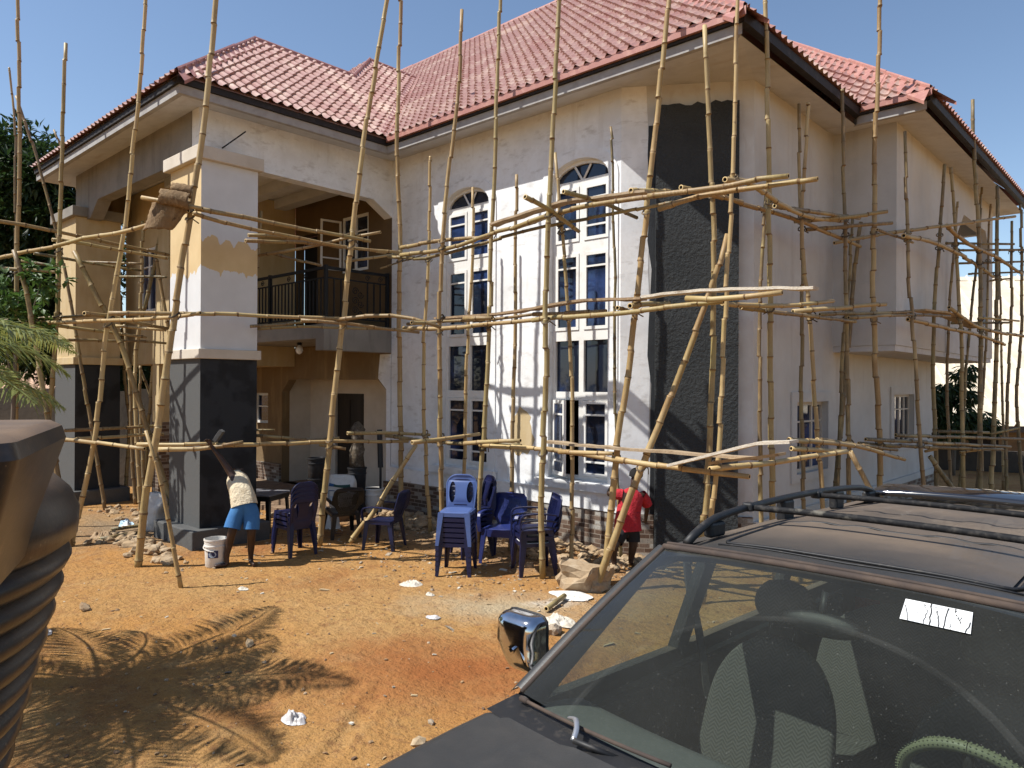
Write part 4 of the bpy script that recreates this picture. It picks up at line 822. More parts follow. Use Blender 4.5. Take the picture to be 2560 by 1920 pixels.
V['paper'] = mat('dirty_paper', (.50, .46, .39), .9, var=((14, (.36, .30, .22), .5, .7),)); V['film'] = mat('plastic_film', (.50, .48, .48), .3, var=((20, (.34, .30, .27), .5, .7),), spec=.6)
V['rock'] = mat('rubble_stone', (.32, .22, .125), .95, rand=((.40, .31, .20), (.24, .15, .08), (.30, .24, .18)), var=((4, (.42, .34, .24), .5, .75), (14, (.20, .13, .07), .5, .8)), bump=((18, .6),))
V['pebble'] = mat('pebbles', (.30, .19, .10), .95, var=((1.7, (.48, .40, .30), .5, .6), (2.9, (.13, .08, .05), .5, .58)), bump=((40, .4),))
V['concrete'] = mat('broken_concrete', (.33, .27, .20), .95, var=((5, (.22, .17, .12), .4, .7), (30, (.42, .36, .28), .5, .8)), bump=((16, .6), (60, .3)))
def stone(mb, c, s, rr, flat=.65):
    bm = bmesh.new(); bmesh.ops.create_icosphere(bm, subdivisions=1 if s < .06 else 2, radius=1)
    o = Vector((rr.uniform(0, 50), rr.uniform(0, 50), rr.uniform(0, 50))); q = Matrix.Rotation(rr.uniform(0, 6.3), 4, 'Z') @ Matrix.Rotation(rr.uniform(-.5, .5), 4, 'X')
    sc_ = Vector((rr.uniform(.7, 1.3), rr.uniform(.7, 1.2), flat*rr.uniform(.7, 1.2))); bm.verts.index_update(); base = len(mb.v)
    for v in bm.verts:
        d = 1+.55*noise.noise(v.co*1.3+o)
        p = Vector((v.co.x*sc_.x, v.co.y*sc_.y, v.co.z*sc_.z))*d*s; mb.v.append(c + q @ p)
    for f in bm.faces: mb.f.append(tuple(base+v.index for v in f.verts)); mb.m.append(0)
    bm.free()
rr = random.Random(11); mb = MB()
for k in range(1900):                                               # pebbles and clods over the yard
    if k < 950:
        f = 3.0+9*rr.random()**1.3; r = rr.uniform(-.62, .55)*f; p = here(r, f)
    else: p = Vector((rr.uniform(-12, -5), rr.gauss(7.6, .9), 0))
    if p.y > 8.9 or (-12.4 < p.x < -10.8 and 4.7 < p.y < 6.1): continue
    s = .006+.016*rr.random()**3 + (.012*rr.random() if k > 950 else 0)
    stone(mb, Vector((p.x, p.y, gz(p.x, p.y)+s*.3)), s, rr)
tag(mb.build('gravel', V['pebble'], fix=False), 'loose pebbles and clods scattered over the yard', 'gravel', kind='stuff')
mb = MB()
for k in range(1500):                                                # rubble heap along the foot of the front wall and at the pillars
    if k < 1100:
        x = rr.uniform(-11.4, -5.2); y = 8.85-abs(rr.gauss(0, .38))
        if x > -7: y += .05
    elif k < 1250: x = rr.gauss(-12.0, .7); y = 4.55-abs(rr.gauss(0, .25))
    else: x = rr.uniform(-16, -12.5); y = rr.uniform(5.0, 7.4)
    s = .018+.085*rr.random()**2.4
    stone(mb, Vector((x, y, gz(x, y)+s*.3)), s, rr)
tag(mb.build('rubble', V['rock'], fix=False), 'rubble of broken blocks and mortar along the foot of the walls', 'rubble', kind='stuff')
def rock(px, s, label, mt='concrete', seed=1, flat=.7, subd=None):
    p = on_z(*px); r2 = random.Random(seed); mb = MB(); stone(mb, Vector((p.x, p.y, gz(p.x, p.y)+s*.35)), s, r2, flat)
    tag(mb.build('rock', V[mt], fix=False), label, 'rock', 'single stones on the yard')
rock((1222,1385), .075, 'small grey stone left of the chrome car mirror', seed=3); rock((1196,1365), .085, 'dark clod just above the small stone by the car mirror', seed=4)
rock((932,1560), .035, 'dark pebble on open ground below the car mirror', seed=5)
rock((540,1395), .05, 'dark clod inside the palm shadow', seed=8, mt='rock'); rock((185,1322), .07, 'clod beside the ribbed tank', seed=9, mt='rock'); rock((905,1610), .05, 'pale pebble near the car bumper', seed=10, mt='rock')
mb = MB(); r2 = random.Random(21)
for k in range(420):                                                # chips, shavings and scraps trodden into the soil
    if k < 190: f = 3.2+8.5*r2.random(); p = here(r2.uniform(-.6, .5)*f, f)
    else: p = Vector((r2.uniform(-12.8, -5.2), r2.gauss(7.2, .9), 0))
    if p.y > 8.9: continue
    z = gz(p.x, p.y)+.006; a = r2.uniform(0, 6.3); l = r2.uniform(.008, .03) if k % 9 else r2.uniform(.03, .075); w_ = l*r2.uniform(.2, .7); u = Vector((math.cos(a), math.sin(a), r2.uniform(-.2, .2)))*l; v = Vector((-math.sin(a), math.cos(a), r2.uniform(-.3, .3)))*w_; c = Vector((p.x, p.y, z+.004)); mi = r2.choice((0, 1, 1, 2, 2))
    mb.poly([c-u-v, c+u*r2.uniform(.6, 1)-v, c+u+v*r2.uniform(.5, 1), c-u*r2.uniform(.5, 1)+v], mi); mb.poly([c-u-v-Vector((0, 0, .006)), c+u-v-Vector((0, 0, .006)), c+u+v-Vector((0, 0, .006)), c-u+v-Vector((0, 0, .006))], mi)
tag(mb.build('litter', [V['paper'], V['plank'], V['concrete']], fix=False), 'paper bits, wood chips and scraps trodden into the yard', 'litter', kind='stuff')
# broken kerb block by the leaning pole
mb = MB(); p = on_z(1262, 1268); M_ = Matrix.Translation((p.x, p.y, .1)) @ Matrix.Rotation(.9, 4, 'Z') @ Matrix.Rotation(.12, 4, 'Y')
mb.grid(lambda u, v: M_ @ (Vector((math.cos(2*math.pi*u)*.34*(.8+.2*math.cos(4*math.pi*u)), math.sin(2*math.pi*u)*.22, (v-.5)*.34)) + noise.noise_vector(Vector((math.cos(u*6.28)*1.6, math.sin(u*6.28)*1.6, v*2)))*.11), 20, 5)
mb.face(list(range(5, 20*6, 6)))
tag(mb.build('concrete_block', V['rock'], smooth=False), 'broken concrete lump beside the foot of the leaning pole', 'concrete block')

# ================================================================== plastic chairs
def plastic(name, c, c2, dusty=.5): return mat(name, c, .38, spec=.45, var=((4, c2, .55, .8), (13, (.30, .27, .25), .70, .85)), bump=((6, .03),))
V['blue'] = plastic('blue_plastic', (.016, .026, .125), (.03, .045, .16)); V['navy'] = plastic('navy_plastic', (.005, .008, .042), (.010, .014, .065)); V['blackp'] = plastic('black_plastic', (.012, .012, .013), (.03, .03, .03))
V['bluelite'] = plastic('light_blue_plastic', (.065, .105, .26), (.10, .14, .30))
def ushape(w0, w1, h, rtop, n=9):                                   # outline of a back: narrow foot, wide rounded top
    pts = [(-w0, 0), (w0, 0)]
    for k in range(n+1): a = math.pi*k/(2*n); pts.append((w1-rtop+rtop*math.cos(a), h-rtop+rtop*math.sin(a)))
    for k in range(n+1): a = math.pi/2+math.pi*k/(2*n); pts.append((-w1+rtop+rtop*math.cos(a), h-rtop+rtop*math.sin(a)))
    return pts
def oval(cx, cz, rx, rz, n=14, sk=0): return [(cx+rx*math.cos(2*math.pi*k/n)+sk*(rz*math.sin(2*math.pi*k/n)), cz+rz*math.sin(2*math.pi*k/n)) for k in range(n)]
def leg_mb(top, bot, w0, w1, sx, sy):                               # an angle-section leg that widens to the seat
    mb = MB(); rings = []
    for t in (0, .35, .7, 1):
        c = Vector(top).lerp(Vector(bot), t); w_ = w0+(w1-w0)*t; th = .012
        sec = [(0, 0), (-sx*w_, 0), (-sx*w_, -sy*th), (-sx*th, -sy*th), (-sx*th, -sy*w_), (0, -sy*w_)]
        rings.append([mb.vert((c.x+a, c.y+b, c.z)) for a, b in sec])
    for a, b in zip(rings, rings[1:]):
        for j in range(6): mb.face((a[j], a[(j+1) % 6], b[(j+1) % 6], b[j]))
    mb.face(rings[0]); mb.face(rings[-1]); return mb
def back_fn(y0, lean, bend, z0):
    def fn(u, v, w_):                                               # u across, v up the back, w thickness backwards
        return Vector((u, y0 + v*lean - bend*(1-(u/.24)**2)*min(1, v/.12) + bend + w_*-1 + bend*0, z0+v*math.cos(math.atan(lean))))
    return fn
def make_chair(mt, arms, seat_mt=None):                             # seat faces -y: front at y=-.2, back at y=+.2
    root = empty('armchair' if arms else 'plastic_chair')
    sw = .235 if arms else .205; mb = MB()
    def seat(u, v):
        x = (u-.5)*2; y = -.21+.42*v; e = abs(x)**3
        return Vector((x*sw*(1-.08*v), y, .435+.012*(1-v)*0 - .018*(1-x*x)*math.sin(v*math.pi) - (.03*max(0, .12-v)/.12) - .010*e))
    mb.grid(seat, 10, 10); s_ = mb.build('seat', V[seat_mt or mt], root, smooth=True, solid=.012)
    mb = MB()                                                       # apron under the seat
    for sgn in (-1, 1): mb.box(sgn*sw-.006, sgn*sw+.006, -.2, .2, .385, .43)
    mb.box(-sw, sw, -.215, -.203, .375, .425); mb.box(-sw*.92, sw*.92, .195, .207, .385, .43); mb.build('apron', V[mt], root)
    for sx in (-1, 1):
        leg_mb((sx*(sw+.006), -.217, .43), (sx*(sw+.035), -.25, 0), .075, .045, sx, -1).build('leg', V[mt], root)
        leg_mb((sx*(sw*.92+.006), .209, .43), (sx*(sw+.02), .27, 0), .075, .045, sx, 1).build('leg', V[mt], root)
    mb = MB(); fn = back_fn(.19, .26, .035, .43)
    if not arms:
        out = ushape(sw*.90, sw*1.02, .45, .15)
        holes = [oval(s*.122, .215, .046, .145, 16, 0) for s in (-1, 1)]
        mb.shape(out, holes, fn, 0, .012)
        mb.tube([fn(x*1.0, z, .006) for x, z in out[1:]+[out[0]]], .012, 6, caps=False)
    else:
        out = [(-.12, 0), (.12, 0), (.20, .14), (.265, .19), (.255, .30), (.24, .40), (.20, .445), (.0, .46), (-.20, .445), (-.24, .40), (-.255, .30), (-.265, .19), (-.20, .14)]
        inn = [(-.08, .05), (.08, .05), (.155, .17), (.175, .30), (.16, .38), (.0, .39), (-.16, .38), (-.175, .30), (-.155, .17)]
        holes = []
        mb.shape(out, [inn], fn, 0, .014)
        # perforated panel: slats crossing with small gaps
        for k in range(19):
            z = .055+k*.0178
            wv = .08+(.155-.08)*min(1, (z-.05)/.12) if z < .17 else .155+.02*min(1, (z-.17)/.13)
            mb.shape([(-wv, z), (wv, z), (wv, z+.0115), (-wv, z+.0115)], [], fn, .003, .010)
        for k in range(17):
            x = -.152+k*.019; zl = .05 if abs(x) < .085 else .05+(abs(x)-.08)/.075*.12
            mb.shape([(x-.0055, zl), (x+.0055, zl), (x+.0055, .385), (x-.0055, .385)], [], fn, .004, .009)
        for z0, h_, n_ in ((.255, .035, 6), (.20, .018, 7), (.165, .024, 6)):   # moulded raised lettering, worn
            for q in range(n_):
                x = -.10+q*.2/(n_-1)*1.0
                if h_ > .03 or q % 2 == 0: mb.shape([(x-.012, z0), (x-.004, z0), (x-.004, z0+h_), (x-.012, z0+h_)], [], fn, -.003, .004)
                mb.shape([(x-.012, z0+h_-.006), (x+.010, z0+h_-.006), (x+.010, z0+h_), (x-.012, z0+h_)], [], fn, -.003, .004); mb.shape([(x-.012, z0), (x+.010, z0), (x+.010, z0+.006), (x-.012, z0+.006)], [], fn, -.003, .004)
        mb.tube([fn(x, z, .007) for x, z in out[2:]+out[:3]], .011, 6, caps=False)
    mb.build('backrest', V[mt], root, smooth=False, auto=40)
    if arms:
        for sx in (-1, 1):
            mb = MB(); P = [Vector((sx*.25, .245, .62)), Vector((sx*.275, .1, .645)), Vector((sx*.285, -.1, .65)), Vector((sx*.283, -.215, .63)), Vector((sx*.272, -.245, .56)), Vector((sx*.262, -.235, .44))]
            c = catmull(P, .04); rings = []
            for k, p in enumerate(c):
                t = (c[min(k+1, len(c)-1)]-c[max(0, k-1)]).normalized(); sd = Vector((1, 0, 0)); nn = t.cross(sd).normalized(); hw = .028
                rings.append([mb.vert(p+sd*a*hw+nn*b*.009) for a, b in ((-1, -1), (1, -1), (1, 1), (-1, 1))])
            for a, b in zip(rings, rings[1:]):
                for j in range(4): mb.face((a[j], a[(j+1) % 4], b[(j+1) % 4], b[j]))
            mb.face(rings[0]); mb.face(rings[-1]); mb.build('armrest', V[mt], root, smooth=False, bevel=.004)
    return root
PROTO = {}
def chair(key, p, face, z, label, group, lean=0):
    """face: direction the sitter looks, as (right, away) of the photograph"""
    if key not in PROTO: PROTO[key] = make_chair(*key); o = PROTO[key]
    else: o = copy_tree(PROTO[key])
    d = here(face[0], face[1]).normalized(); an = math.atan2(d.x, -d.y)
    o.location = (p.x, p.y, max(0, gz(p.x, p.y))+z); o.rotation_euler = (lean, 0, an); tag(o, label, 'chair', group); return o
def stack(key, px, face, n, labels, group, dz=.068, dy=.0):
    p = on_z(*px); d = here(*face).normalized()
    for k in range(n):
        q = p + d*(-dy*k); chair(key, q, face, k*dz, labels[k], group)
ORD = ['lowest', 'second lowest', 'third-from-ground', 'fourth-from-ground', 'fifth-from-ground', 'sixth-from-ground']
def lab(n, base): return [f'{("topmost" if k == n-1 else ORD[k] )} {base}' for k in range(n)]
stack(('navy', False), (987,1236), (-.14, -1), 6, [f'{ORD[k]} dark blue armless chair in the tall sunlit stack' for k in range(6)], 'tall stack of armless chairs', dz=.066)
chair(('bluelite', False), on_z(987,1236), (-.14, -1), 6*.066, 'topmost bright blue armless chair of the tall sunlit stack of seven', 'tall stack of armless chairs')
stack(('navy', False), (1018,1200), (-.9, -.45), 5, lab(5, 'armless chair of the stack half hidden behind the tall one'), 'half hidden stack of armless chairs')
stack(('navy', False), (636,1196), (-.62, .62), 4, lab(4, 'dark blue armless chair in the stack of four right of the bending worker'), 'stack of four armless chairs')
stack(('blue', True), (1086,1212), (-.35, -1), 2, ['lower blue armchair of the pair with perforated backs', 'upper blue armchair with a perforated sunlit back, on top of another'], 'pair of stacked armchairs', dz=.05)
V['sheet'] = mat('white_sheet', (.66, .64, .60), .8, var=((8, (.4, .38, .36), .5, .75),))
chair(('navy', True, 'sheet'), on_z(1152,1236), (-1, -.22), 0, 'lowest navy armchair of the side-on stack, white sheet on its seat', 'side-on stack of armchairs')
for k in (1, 2): chair(('navy', True), on_z(1152,1236), (-1, -.22), k*.085, ('middle', 'topmost')[k-1]+' navy armchair of the side-on stack of three', 'side-on stack of armchairs')
chair(('blackp', True), on_z(738,1158), (-.55, .95), 0, 'single black armchair seen from behind, leaning back beside the sacks', 'single armchairs in the shade', lean=-.10)
chair(('navy', True), on_z(830,1182), (-1, .25), 0, 'single dark blue armchair in the shade left of the tall stack', 'single armchairs in the shade')

# ================================================================== things by the front door
V['bucket_white'] = mat('white_bucket', (.66, .63, .58), .5, var=((6, (.04, .042, .046), .66, .70, (1, 1, .5)), (3, (.52, .47, .40), .5, .8))); V['bucket_black'] = mat('black_drum', (.016, .017, .02), .5, var=((9, (.06, .06, .065), .6, .75),))
V['logo'] = mat('dark_blue_print', (.015, .02, .08), .5); V['logo2'] = mat('pale_blue_print', (.33, .40, .48), .5); V['tarp'] = mat('white_sack', (.60, .58, .54), .8, var=((7, (.45, .41, .36), .5, .8),), bump=((14, .3),)); V['bagblue'] = mat('blue_print', (.02, .08, .20), .7); V['baggreen'] = mat('green_print', (.012, .05, .04), .7)
def bucket(loc, r, h, mt, label, group=None, lid=False, logo=False, handle=True):
    o = empty('bucket', loc, 0, label, 'bucket', group); mb = MB()
    prof = [(r*.86, 0), (r*.9, .01), (r*.96, h*.72), (r*1.03, h*.73), (r*1.03, h*.78), (r*.98, h*.79), (r, h*.93), (r*1.04, h*.94), (r*1.04, h)]
    if not lid: prof += [(r*.98, h), (r*.95, h*.6), (r*.1, h*.55)]
    mb.lathe(prof, 28); mb.build('pail', V[mt], o, auto=40)
    if lid:
        mb = MB(); mb.lathe([(r*1.05, h*.955), (r*1.07, h*.96), (r*1.07, h*1.02), (r*.98, h*1.03), (r*.95, h*1.0), (.01, h*1.0)], 28); mb.build('lid', V[mt], o, auto=40)
    if handle:
        mb = MB(); mb.tube([(r*1.03*math.cos(a), r*1.03*math.sin(a)*(1.03), h*.76-.5*r*math.sin((a+2.6)/2.0)*1) for a in [(-2.6+k*2.0/10) for k in range(11)]], .006, 5); mb.build('handle', V['bucket_white'], o)
    if logo:
        mb = MB(); a0 = math.atan2(-loc[1], -loc[0])-.12
        def cyl(u, v, w_): rr_ = r*.945+w_; return (rr_*math.cos(a0+u), rr_*math.sin(a0+u), v)
        mb.grid(lambda u, v: cyl(-.62+.95*u, h*(.36+.26*v), .006), 8, 1); mb.build('label', V['logo'], o, fix=False)
        mb = MB(); n = 20; mb.poly([cyl(-.18+.34*math.cos(2*math.pi*k/n), h*(.49+.115*math.sin(2*math.pi*k/n)), .008) for k in range(n)]); mb.build('emblem', V['logo2'], o, fix=False)
        mb = MB()
        for q in range(3): mb.grid(lambda u, v: cyl(-.4+.42*u, h*(.44+.045*q+.012*v), .0095), 6, 1)
        mb.build('emblem_lines', V['logo'], o, fix=False)
    return o
p = on_z(466, 1222); bucket((p.x, p.y, gz(p.x, p.y)), .15, .38, 'bucket_white', 'open white paint bucket with a dark blue label, streaked black, at the worker\'s foot', logo=True)
bucket(tuple(far(683, 1077, 13.6)), .155, .37, 'bucket_black', 'lower black bucket of the pair against the pale recess', 'black buckets by the door', True, handle=False); q = far(683, 1077, 13.6); bucket((q.x, q.y, q.z+.375), .155, .37, 'bucket_black', 'upper black bucket with a dusty lid, standing on another against the pale recess', 'black buckets by the door', True, handle=False)
q = far(771, 1082, 13.2); q.z = .2; bucket(tuple(q), .16, .40, 'bucket_black', 'lower black bucket of the pair in front of the dark door', 'black buckets by the door', True, handle=False); bucket((q.x, q.y, q.z+.405), .165, .40, 'bucket_black', 'upper black bucket in front of the dark door, a rag bundle on its lid', 'black buckets by the door', True, handle=False)
V['rag'] = mat('dirty_rag', (.10, .075, .05), .95, var=((9, (.25, .22, .18), .5, .7), (20, (.03, .025, .02), .5, .7)), bump=((12, .8),))
mb = MB(); mb.lathe([(.02, 0), (.14, .02), (.13, .2), (.16, .32), (.10, .45), (.13, .58), (.15, .68), (.08, .78), (.01, .82)], 14, sx=1, sy=.8)
mb.v = [v + noise.noise_vector(v*9)*.045 for v in mb.v]; rg = mb.build('rag_bundle', V['rag'], smooth=True); rg.location = (q.x, q.y, q.z+.81); tag(rg, 'tall dirty rag bundle standing on the bucket before the dark door', 'rag bundle')
q = far(807, 1092, 13.3); q.z = .2; bucket(tuple(q), .17, .42, 'bucket_white', 'lidded white paint bucket with black drips, right of the dark door', None, True, handle=False)
V['sackp'] = V['tarp']
def sack(loc, w_, d, h, label, rz=0, prints=False, slump=.25, seed=0):
    o = empty('sack', loc, rz, label, 'sack'); mb = MB(); r2 = random.Random(seed); of = Vector((seed*3.1, 0, 0))
    def fn(u, v):
        a = 2*math.pi*u; bul = 1+.18*math.sin(math.pi*min(1, v*1.1))-.28*max(0, v-.75)/.25*0; sq = (abs(math.cos(a))**.6*(1 if math.cos(a) > 0 else -1), abs(math.sin(a))**.6*(1 if math.sin(a) > 0 else -1))
        p = Vector((sq[0]*w_/2*bul, sq[1]*d/2*bul*(1-.75*max(0, v-.7)/.3), h*v)); return p + noise.noise_vector(p*5+of)*.045*(.4+v)
    mb.grid(fn, 28, 14); mb.poly([fn(k/28, 1) for k in range(28)]); mb.poly([fn(k/28, 0) for k in range(28)]); mb.build('bag', V['tarp'], o, smooth=True)
    if prints:
        for mt_, u0, u1, v0, v1 in (('bagblue', .60, .68, .66, .76), ('baggreen', .68, .82, .66, .76), ('bagblue', .60, .615, .1, .55), ('bagblue', .60, .70, .53, .55), ('logo2', .63, .69, .25, .4)):
            mb = MB(); mb.grid(lambda u, v: fn(u0+(u1-u0)*u, v0+(v1-v0)*v)*1.0 + Vector((0, -.012, 0)), 6, 4); mb.build('print', V[mt_], o, smooth=True, fix=False)
    return o
q = far(738, 1092, 12.6); q.z = .2 if q.y > 7.7 else max(0, q.z); sack(tuple(far(738, 1095, 12.9)), .42, .28, .56, 'upright white sack with blue and green print in front of the door', here(1, .2).angle(Vector((1, 0, 0)))*1, True, seed=2)
q = on_z(335, 1145); sack((q.x, q.y, 0), .36, .3, .62, 'tied white sack standing behind the front right pillar base', .4, seed=4)
q = on_z(712, 1140); 
def crumple(px, w_, label, cat='plastic bag', mt='tarp', h=.12, seed=0, name='plastic_bag', group='litter on the ground', z=None):
    p = on_z(*px); mb = MB(); of = Vector((seed*7.3, seed*1.7, 0))
    def fn(u, v):
        a = 2*math.pi*u; r = v*w_/2*(1+.35*noise.noise(Vector((math.cos(a), math.sin(a), seed))*1.2)); hh = h*(1-v**2.2)*min(1, .45+1.1*v)
        return Vector((p.x+r*math.cos(a), p.y+r*math.sin(a)*.7, gz(p.x, p.y)+.008+max(0, hh*(.75+1.3*noise.noise(Vector((r*math.cos(a)*11, r*math.sin(a)*11, seed)))+.7*noise.noise(Vector((r*math.cos(a)*34, r*math.sin(a)*34, seed+5)))))+.006*noise.noise(Vector((a*5, v*9, seed)))))
    mb.grid(fn, 64, 18); return tag(mb.build(name, V[mt], smooth=True, fix=True), label, cat, group)
V['bluefilm'] = mat('blue_film', (.35, .50, .62), .4, var=((6, (.66, .66, .66), .45, .6),))
crumple((712,1138), .5, 'crumpled white plastic bag beside the black armchair', h=.35, seed=1, mt='tarp')
crumple((637,1553), .22, 'clear plastic bag lying alone on the yard at the bottom', h=.06, seed=2, mt='film'); crumple((935,1338), .17, 'flat clear plastic sheet above the reddish soil in mid yard', h=.02, seed=3, mt='film')
crumple((470,1190), .17, 'white and blue plastic scrap left of the paint bucket', h=.06, seed=4, mt='bluefilm'); crumple((890,1263), .34, 'crumpled pale paper sacks left of the tall chair stack', 'paper scrap', 'paper', .045, 5, 'paper_scrap'); crumple((98,1371), .2, 'grey plastic scrap beside the ribbed tank', h=.05, seed=6, mt='film')
crumple((1210,1345), .42, 'striped white cloth scrap at the car windscreen corner', 'cloth scrap', 'paper', .06, 7, 'cloth_scrap'); crumple((930,1289), .13, 'small pale wrapper below the paper sacks', h=.03, seed=8, mt='paper'); crumple((525,1272), .16, 'torn white paper bits right of the small prop pole', 'paper scrap', 'paper', .02, 9, 'paper_scrap'); crumple((1235,1290), .5, 'spilled white plaster heap beside the navy armchairs', 'plaster heap', 'tarp', .025, 12, 'plaster_heap')
crumple((275,1135), .35, 'blue-white plastic sheet on the rubble by the left pillar', h=.1, seed=10, mt='bluefilm'); crumple((225,1163), .5, 'torn brown cardboard lying at the foot of the left pole', 'cardboard', 'plank', .1, 11, 'cardboard')
for k, (a, b, r_, lb) in enumerate((((1180,1325), (1220,1298), .03, 'short dark stick between the car mirror and the navy armchairs'), ((215,1172), (300,1160), .035, 'split board lying in front of the left pillar'), ((240,1150), (330,1140), .03, 'thin batten lying behind the split board at the left pillar'))):
    pole('stick', [on_z(*a)+Vector((0, 0, .05)), (on_z(*a)+on_z(*b))/2+Vector((0, 0, .055)), on_z(*b)+Vector((0, 0, .06))], r_, r_, None, 'bam_dark', label=lb)['category'] = 'stick'
# plastic table, spirit-level pipe
tb = far(568, 1100, 12.6); tb.z = 0; tr_ = empty('plastic_table', tuple(tb), .5, 'low black plastic table with a dusty top behind the bending worker', 'table')
mb = MB(); mb.box(-.33, .33, -.33, .33, .62, .65); V['dusty'] = mat('dusty_plastic', (.22, .22, .24), .5, var=((5, (.10, .10, .12), .4, .7),)); mb.build('tabletop', V['dusty'], tr_, bevel=.02)
for sx in (-1, 1):
    for sy in (-1, 1): leg_mb((sx*.30, sy*.30, .62), (sx*.33, sy*.33, 0), .07, .05, sx, sy).build('leg', V['blackp'], tr_)
for (s0, s1) in (((-.32, -.3), (-.3, .3)), ((.3, .32), (-.3, .3)), ((-.3, .3), (-.32, -.3)), ((-.3, .3), (.3, .32))):
    mb = MB(); mb.box(s0[0], s0[1], s1[0], s1[1], .54, .62); mb.build('apron', V['blackp'], tr_)
q0 = far(822, 1010, 13.25); q1 = far(820, 928, 13.3); mb = MB(); mb.tube([(q0.x, q0.y, .2), q0], .022, 8); mb.tube([q0, q1], .05, 10); tag(mb.build('float_tool', V['bucket_black']), 'long dark plastering tool leaning against the white edge of the doorway', 'tool')
# ================================================================== ribbed water tank in the near left
def tank_mat():
    return mat('black_tank_plastic', (.010, .010, .011), .34, spec=.5, var=((2.2, (.065, .040, .021), .40, .70), (7, (.12, .072, .036), .56, .80, (1, 1, 2.5)), (45, (.15, .10, .06), .66, .72), (30, (.018, .016, .015), .5, .8)), bump=((5, .10), (60, .06)))  # brown patches: dust, plus the ground's reflected brown painted into the colour
V['tank'] = tank_mat()
def dusty_top(mt, dust, lo=.55, hi=.95, nscale=2.5, gain=.9):      # settled dust on faces that look up
    nt, N, L, b = nodes(mt); li = b.inputs['Base Color'].links
    ge = N.new('ShaderNodeNewGeometry'); sn = N.new('ShaderNodeSeparateXYZ'); L.new(ge.outputs['Normal'], sn.inputs[0])
    mr = N.new('ShaderNodeMapRange'); mr.inputs[1].default_value = lo; mr.inputs[2].default_value = hi; L.new(sn.outputs[2], mr.inputs[0])
    tc = N.new('ShaderNodeTexCoord'); nz = N.new('ShaderNodeTexNoise'); nz.inputs['Scale'].default_value = nscale; nz.inputs['Detail'].default_value = 6; L.new(tc.outputs['Object'], nz.inputs[0])
    m2 = N.new('ShaderNodeMapRange'); m2.inputs[1].default_value = .25; m2.inputs[2].default_value = .7; m2.inputs[3].default_value = .35; m2.inputs[4].default_value = 1; L.new(nz.outputs[0], m2.inputs[0])
    mu = N.new('ShaderNodeMath'); mu.operation = 'MULTIPLY'; L.new(mr.outputs[0], mu.inputs[0]); L.new(m2.outputs[0], mu.inputs[1])
    m3 = N.new('ShaderNodeMath'); m3.operation = 'MULTIPLY'; m3.inputs[1].default_value = gain; L.new(mu.outputs[0], m3.inputs[0])
    mx = N.new('ShaderNodeMix'); mx.data_type = 'RGBA'; L.new(m3.outputs[0], mx.inputs[0])
    if li: L.new(li[0].from_socket, mx.inputs[6])
    else: mx.inputs[6].default_value = b.inputs['Base Color'].default_value
    mx.inputs[7].default_value = (*dust, 1); L.new(mx.outputs[2], b.inputs['Base Color'])
    rg = N.new('ShaderNodeMix'); rg.data_type = 'FLOAT'; L.new(m3.outputs[0], rg.inputs[0]); rg.inputs[2].default_value = b.inputs['Roughness'].default_value; rg.inputs[3].default_value = .85; L.new(rg.outputs[0], b.inputs['Roughness'])
dusty_top(V['tank'], (.19, .12, .07), .6)
tc_ = here(-2.458, 2.1); tank = empty('water_tank', (tc_.x, tc_.y, 0), 0, 'black ribbed plastic water tank with a dusty angular hatch, cut by the left edge', 'water tank')
prof = [(.46, 0), (.60, .04), (.66, .30), (.72, .55)]
nr = 14
for k in range(nr):
    z0 = .62+k*.095; rb = .70+.31*(k/(nr-1))
    prof += [(rb-.010, z0), (rb+.016, z0+.024), (rb+.027, z0+.047), (rb+.018, z0+.070), (rb-.006, z0+.088)]
rT = 1.055
prof += [(rT, 1.98), (rT+.005, 2.06), (rT-.02, 2.12), (rT-.08, 2.18), (rT-.2, 2.235), (rT-.4, 2.27), (.4, 2.29)]
mb = MB(); mb.lathe(prof, 72); mb.build('shell', V['tank'], tank, smooth=True, auto=60)
mb = MB(); sec = []
for z, e, ch in ((2.0, .34, .05), (2.1, .36, .055), (2.2, .39, .06), (2.335, .43, .07), (2.372, .42, .07), (2.388, .395, .07)):
    pts = []
    for cx, cy in ((1, 1), (-1, 1), (-1, -1), (1, -1)):
        a0 = math.atan2(cy, cx)
        for q in (-1, -.5, 0, .5, 1): a = a0+q*math.pi/4; pts.append((cx*(e-ch)+ch*math.cos(a), cy*(e-ch)+ch*math.sin(a), z))
    sec.append([mb.vert(p) for p in pts])
for a, b in zip(sec, sec[1:]):
    for j in range(20): mb.face((a[j], a[(j+1) % 20], b[(j+1) % 20], b[j]))
mb.face(sec[-1])
ht = mb.build('hatch', V['tank'], tank, auto=30); hp_ = here(-1.60, 1.74) - tc_; ht.location = (hp_.x, hp_.y, .0); ht.rotation_euler = (0, 0, YAW+.43)

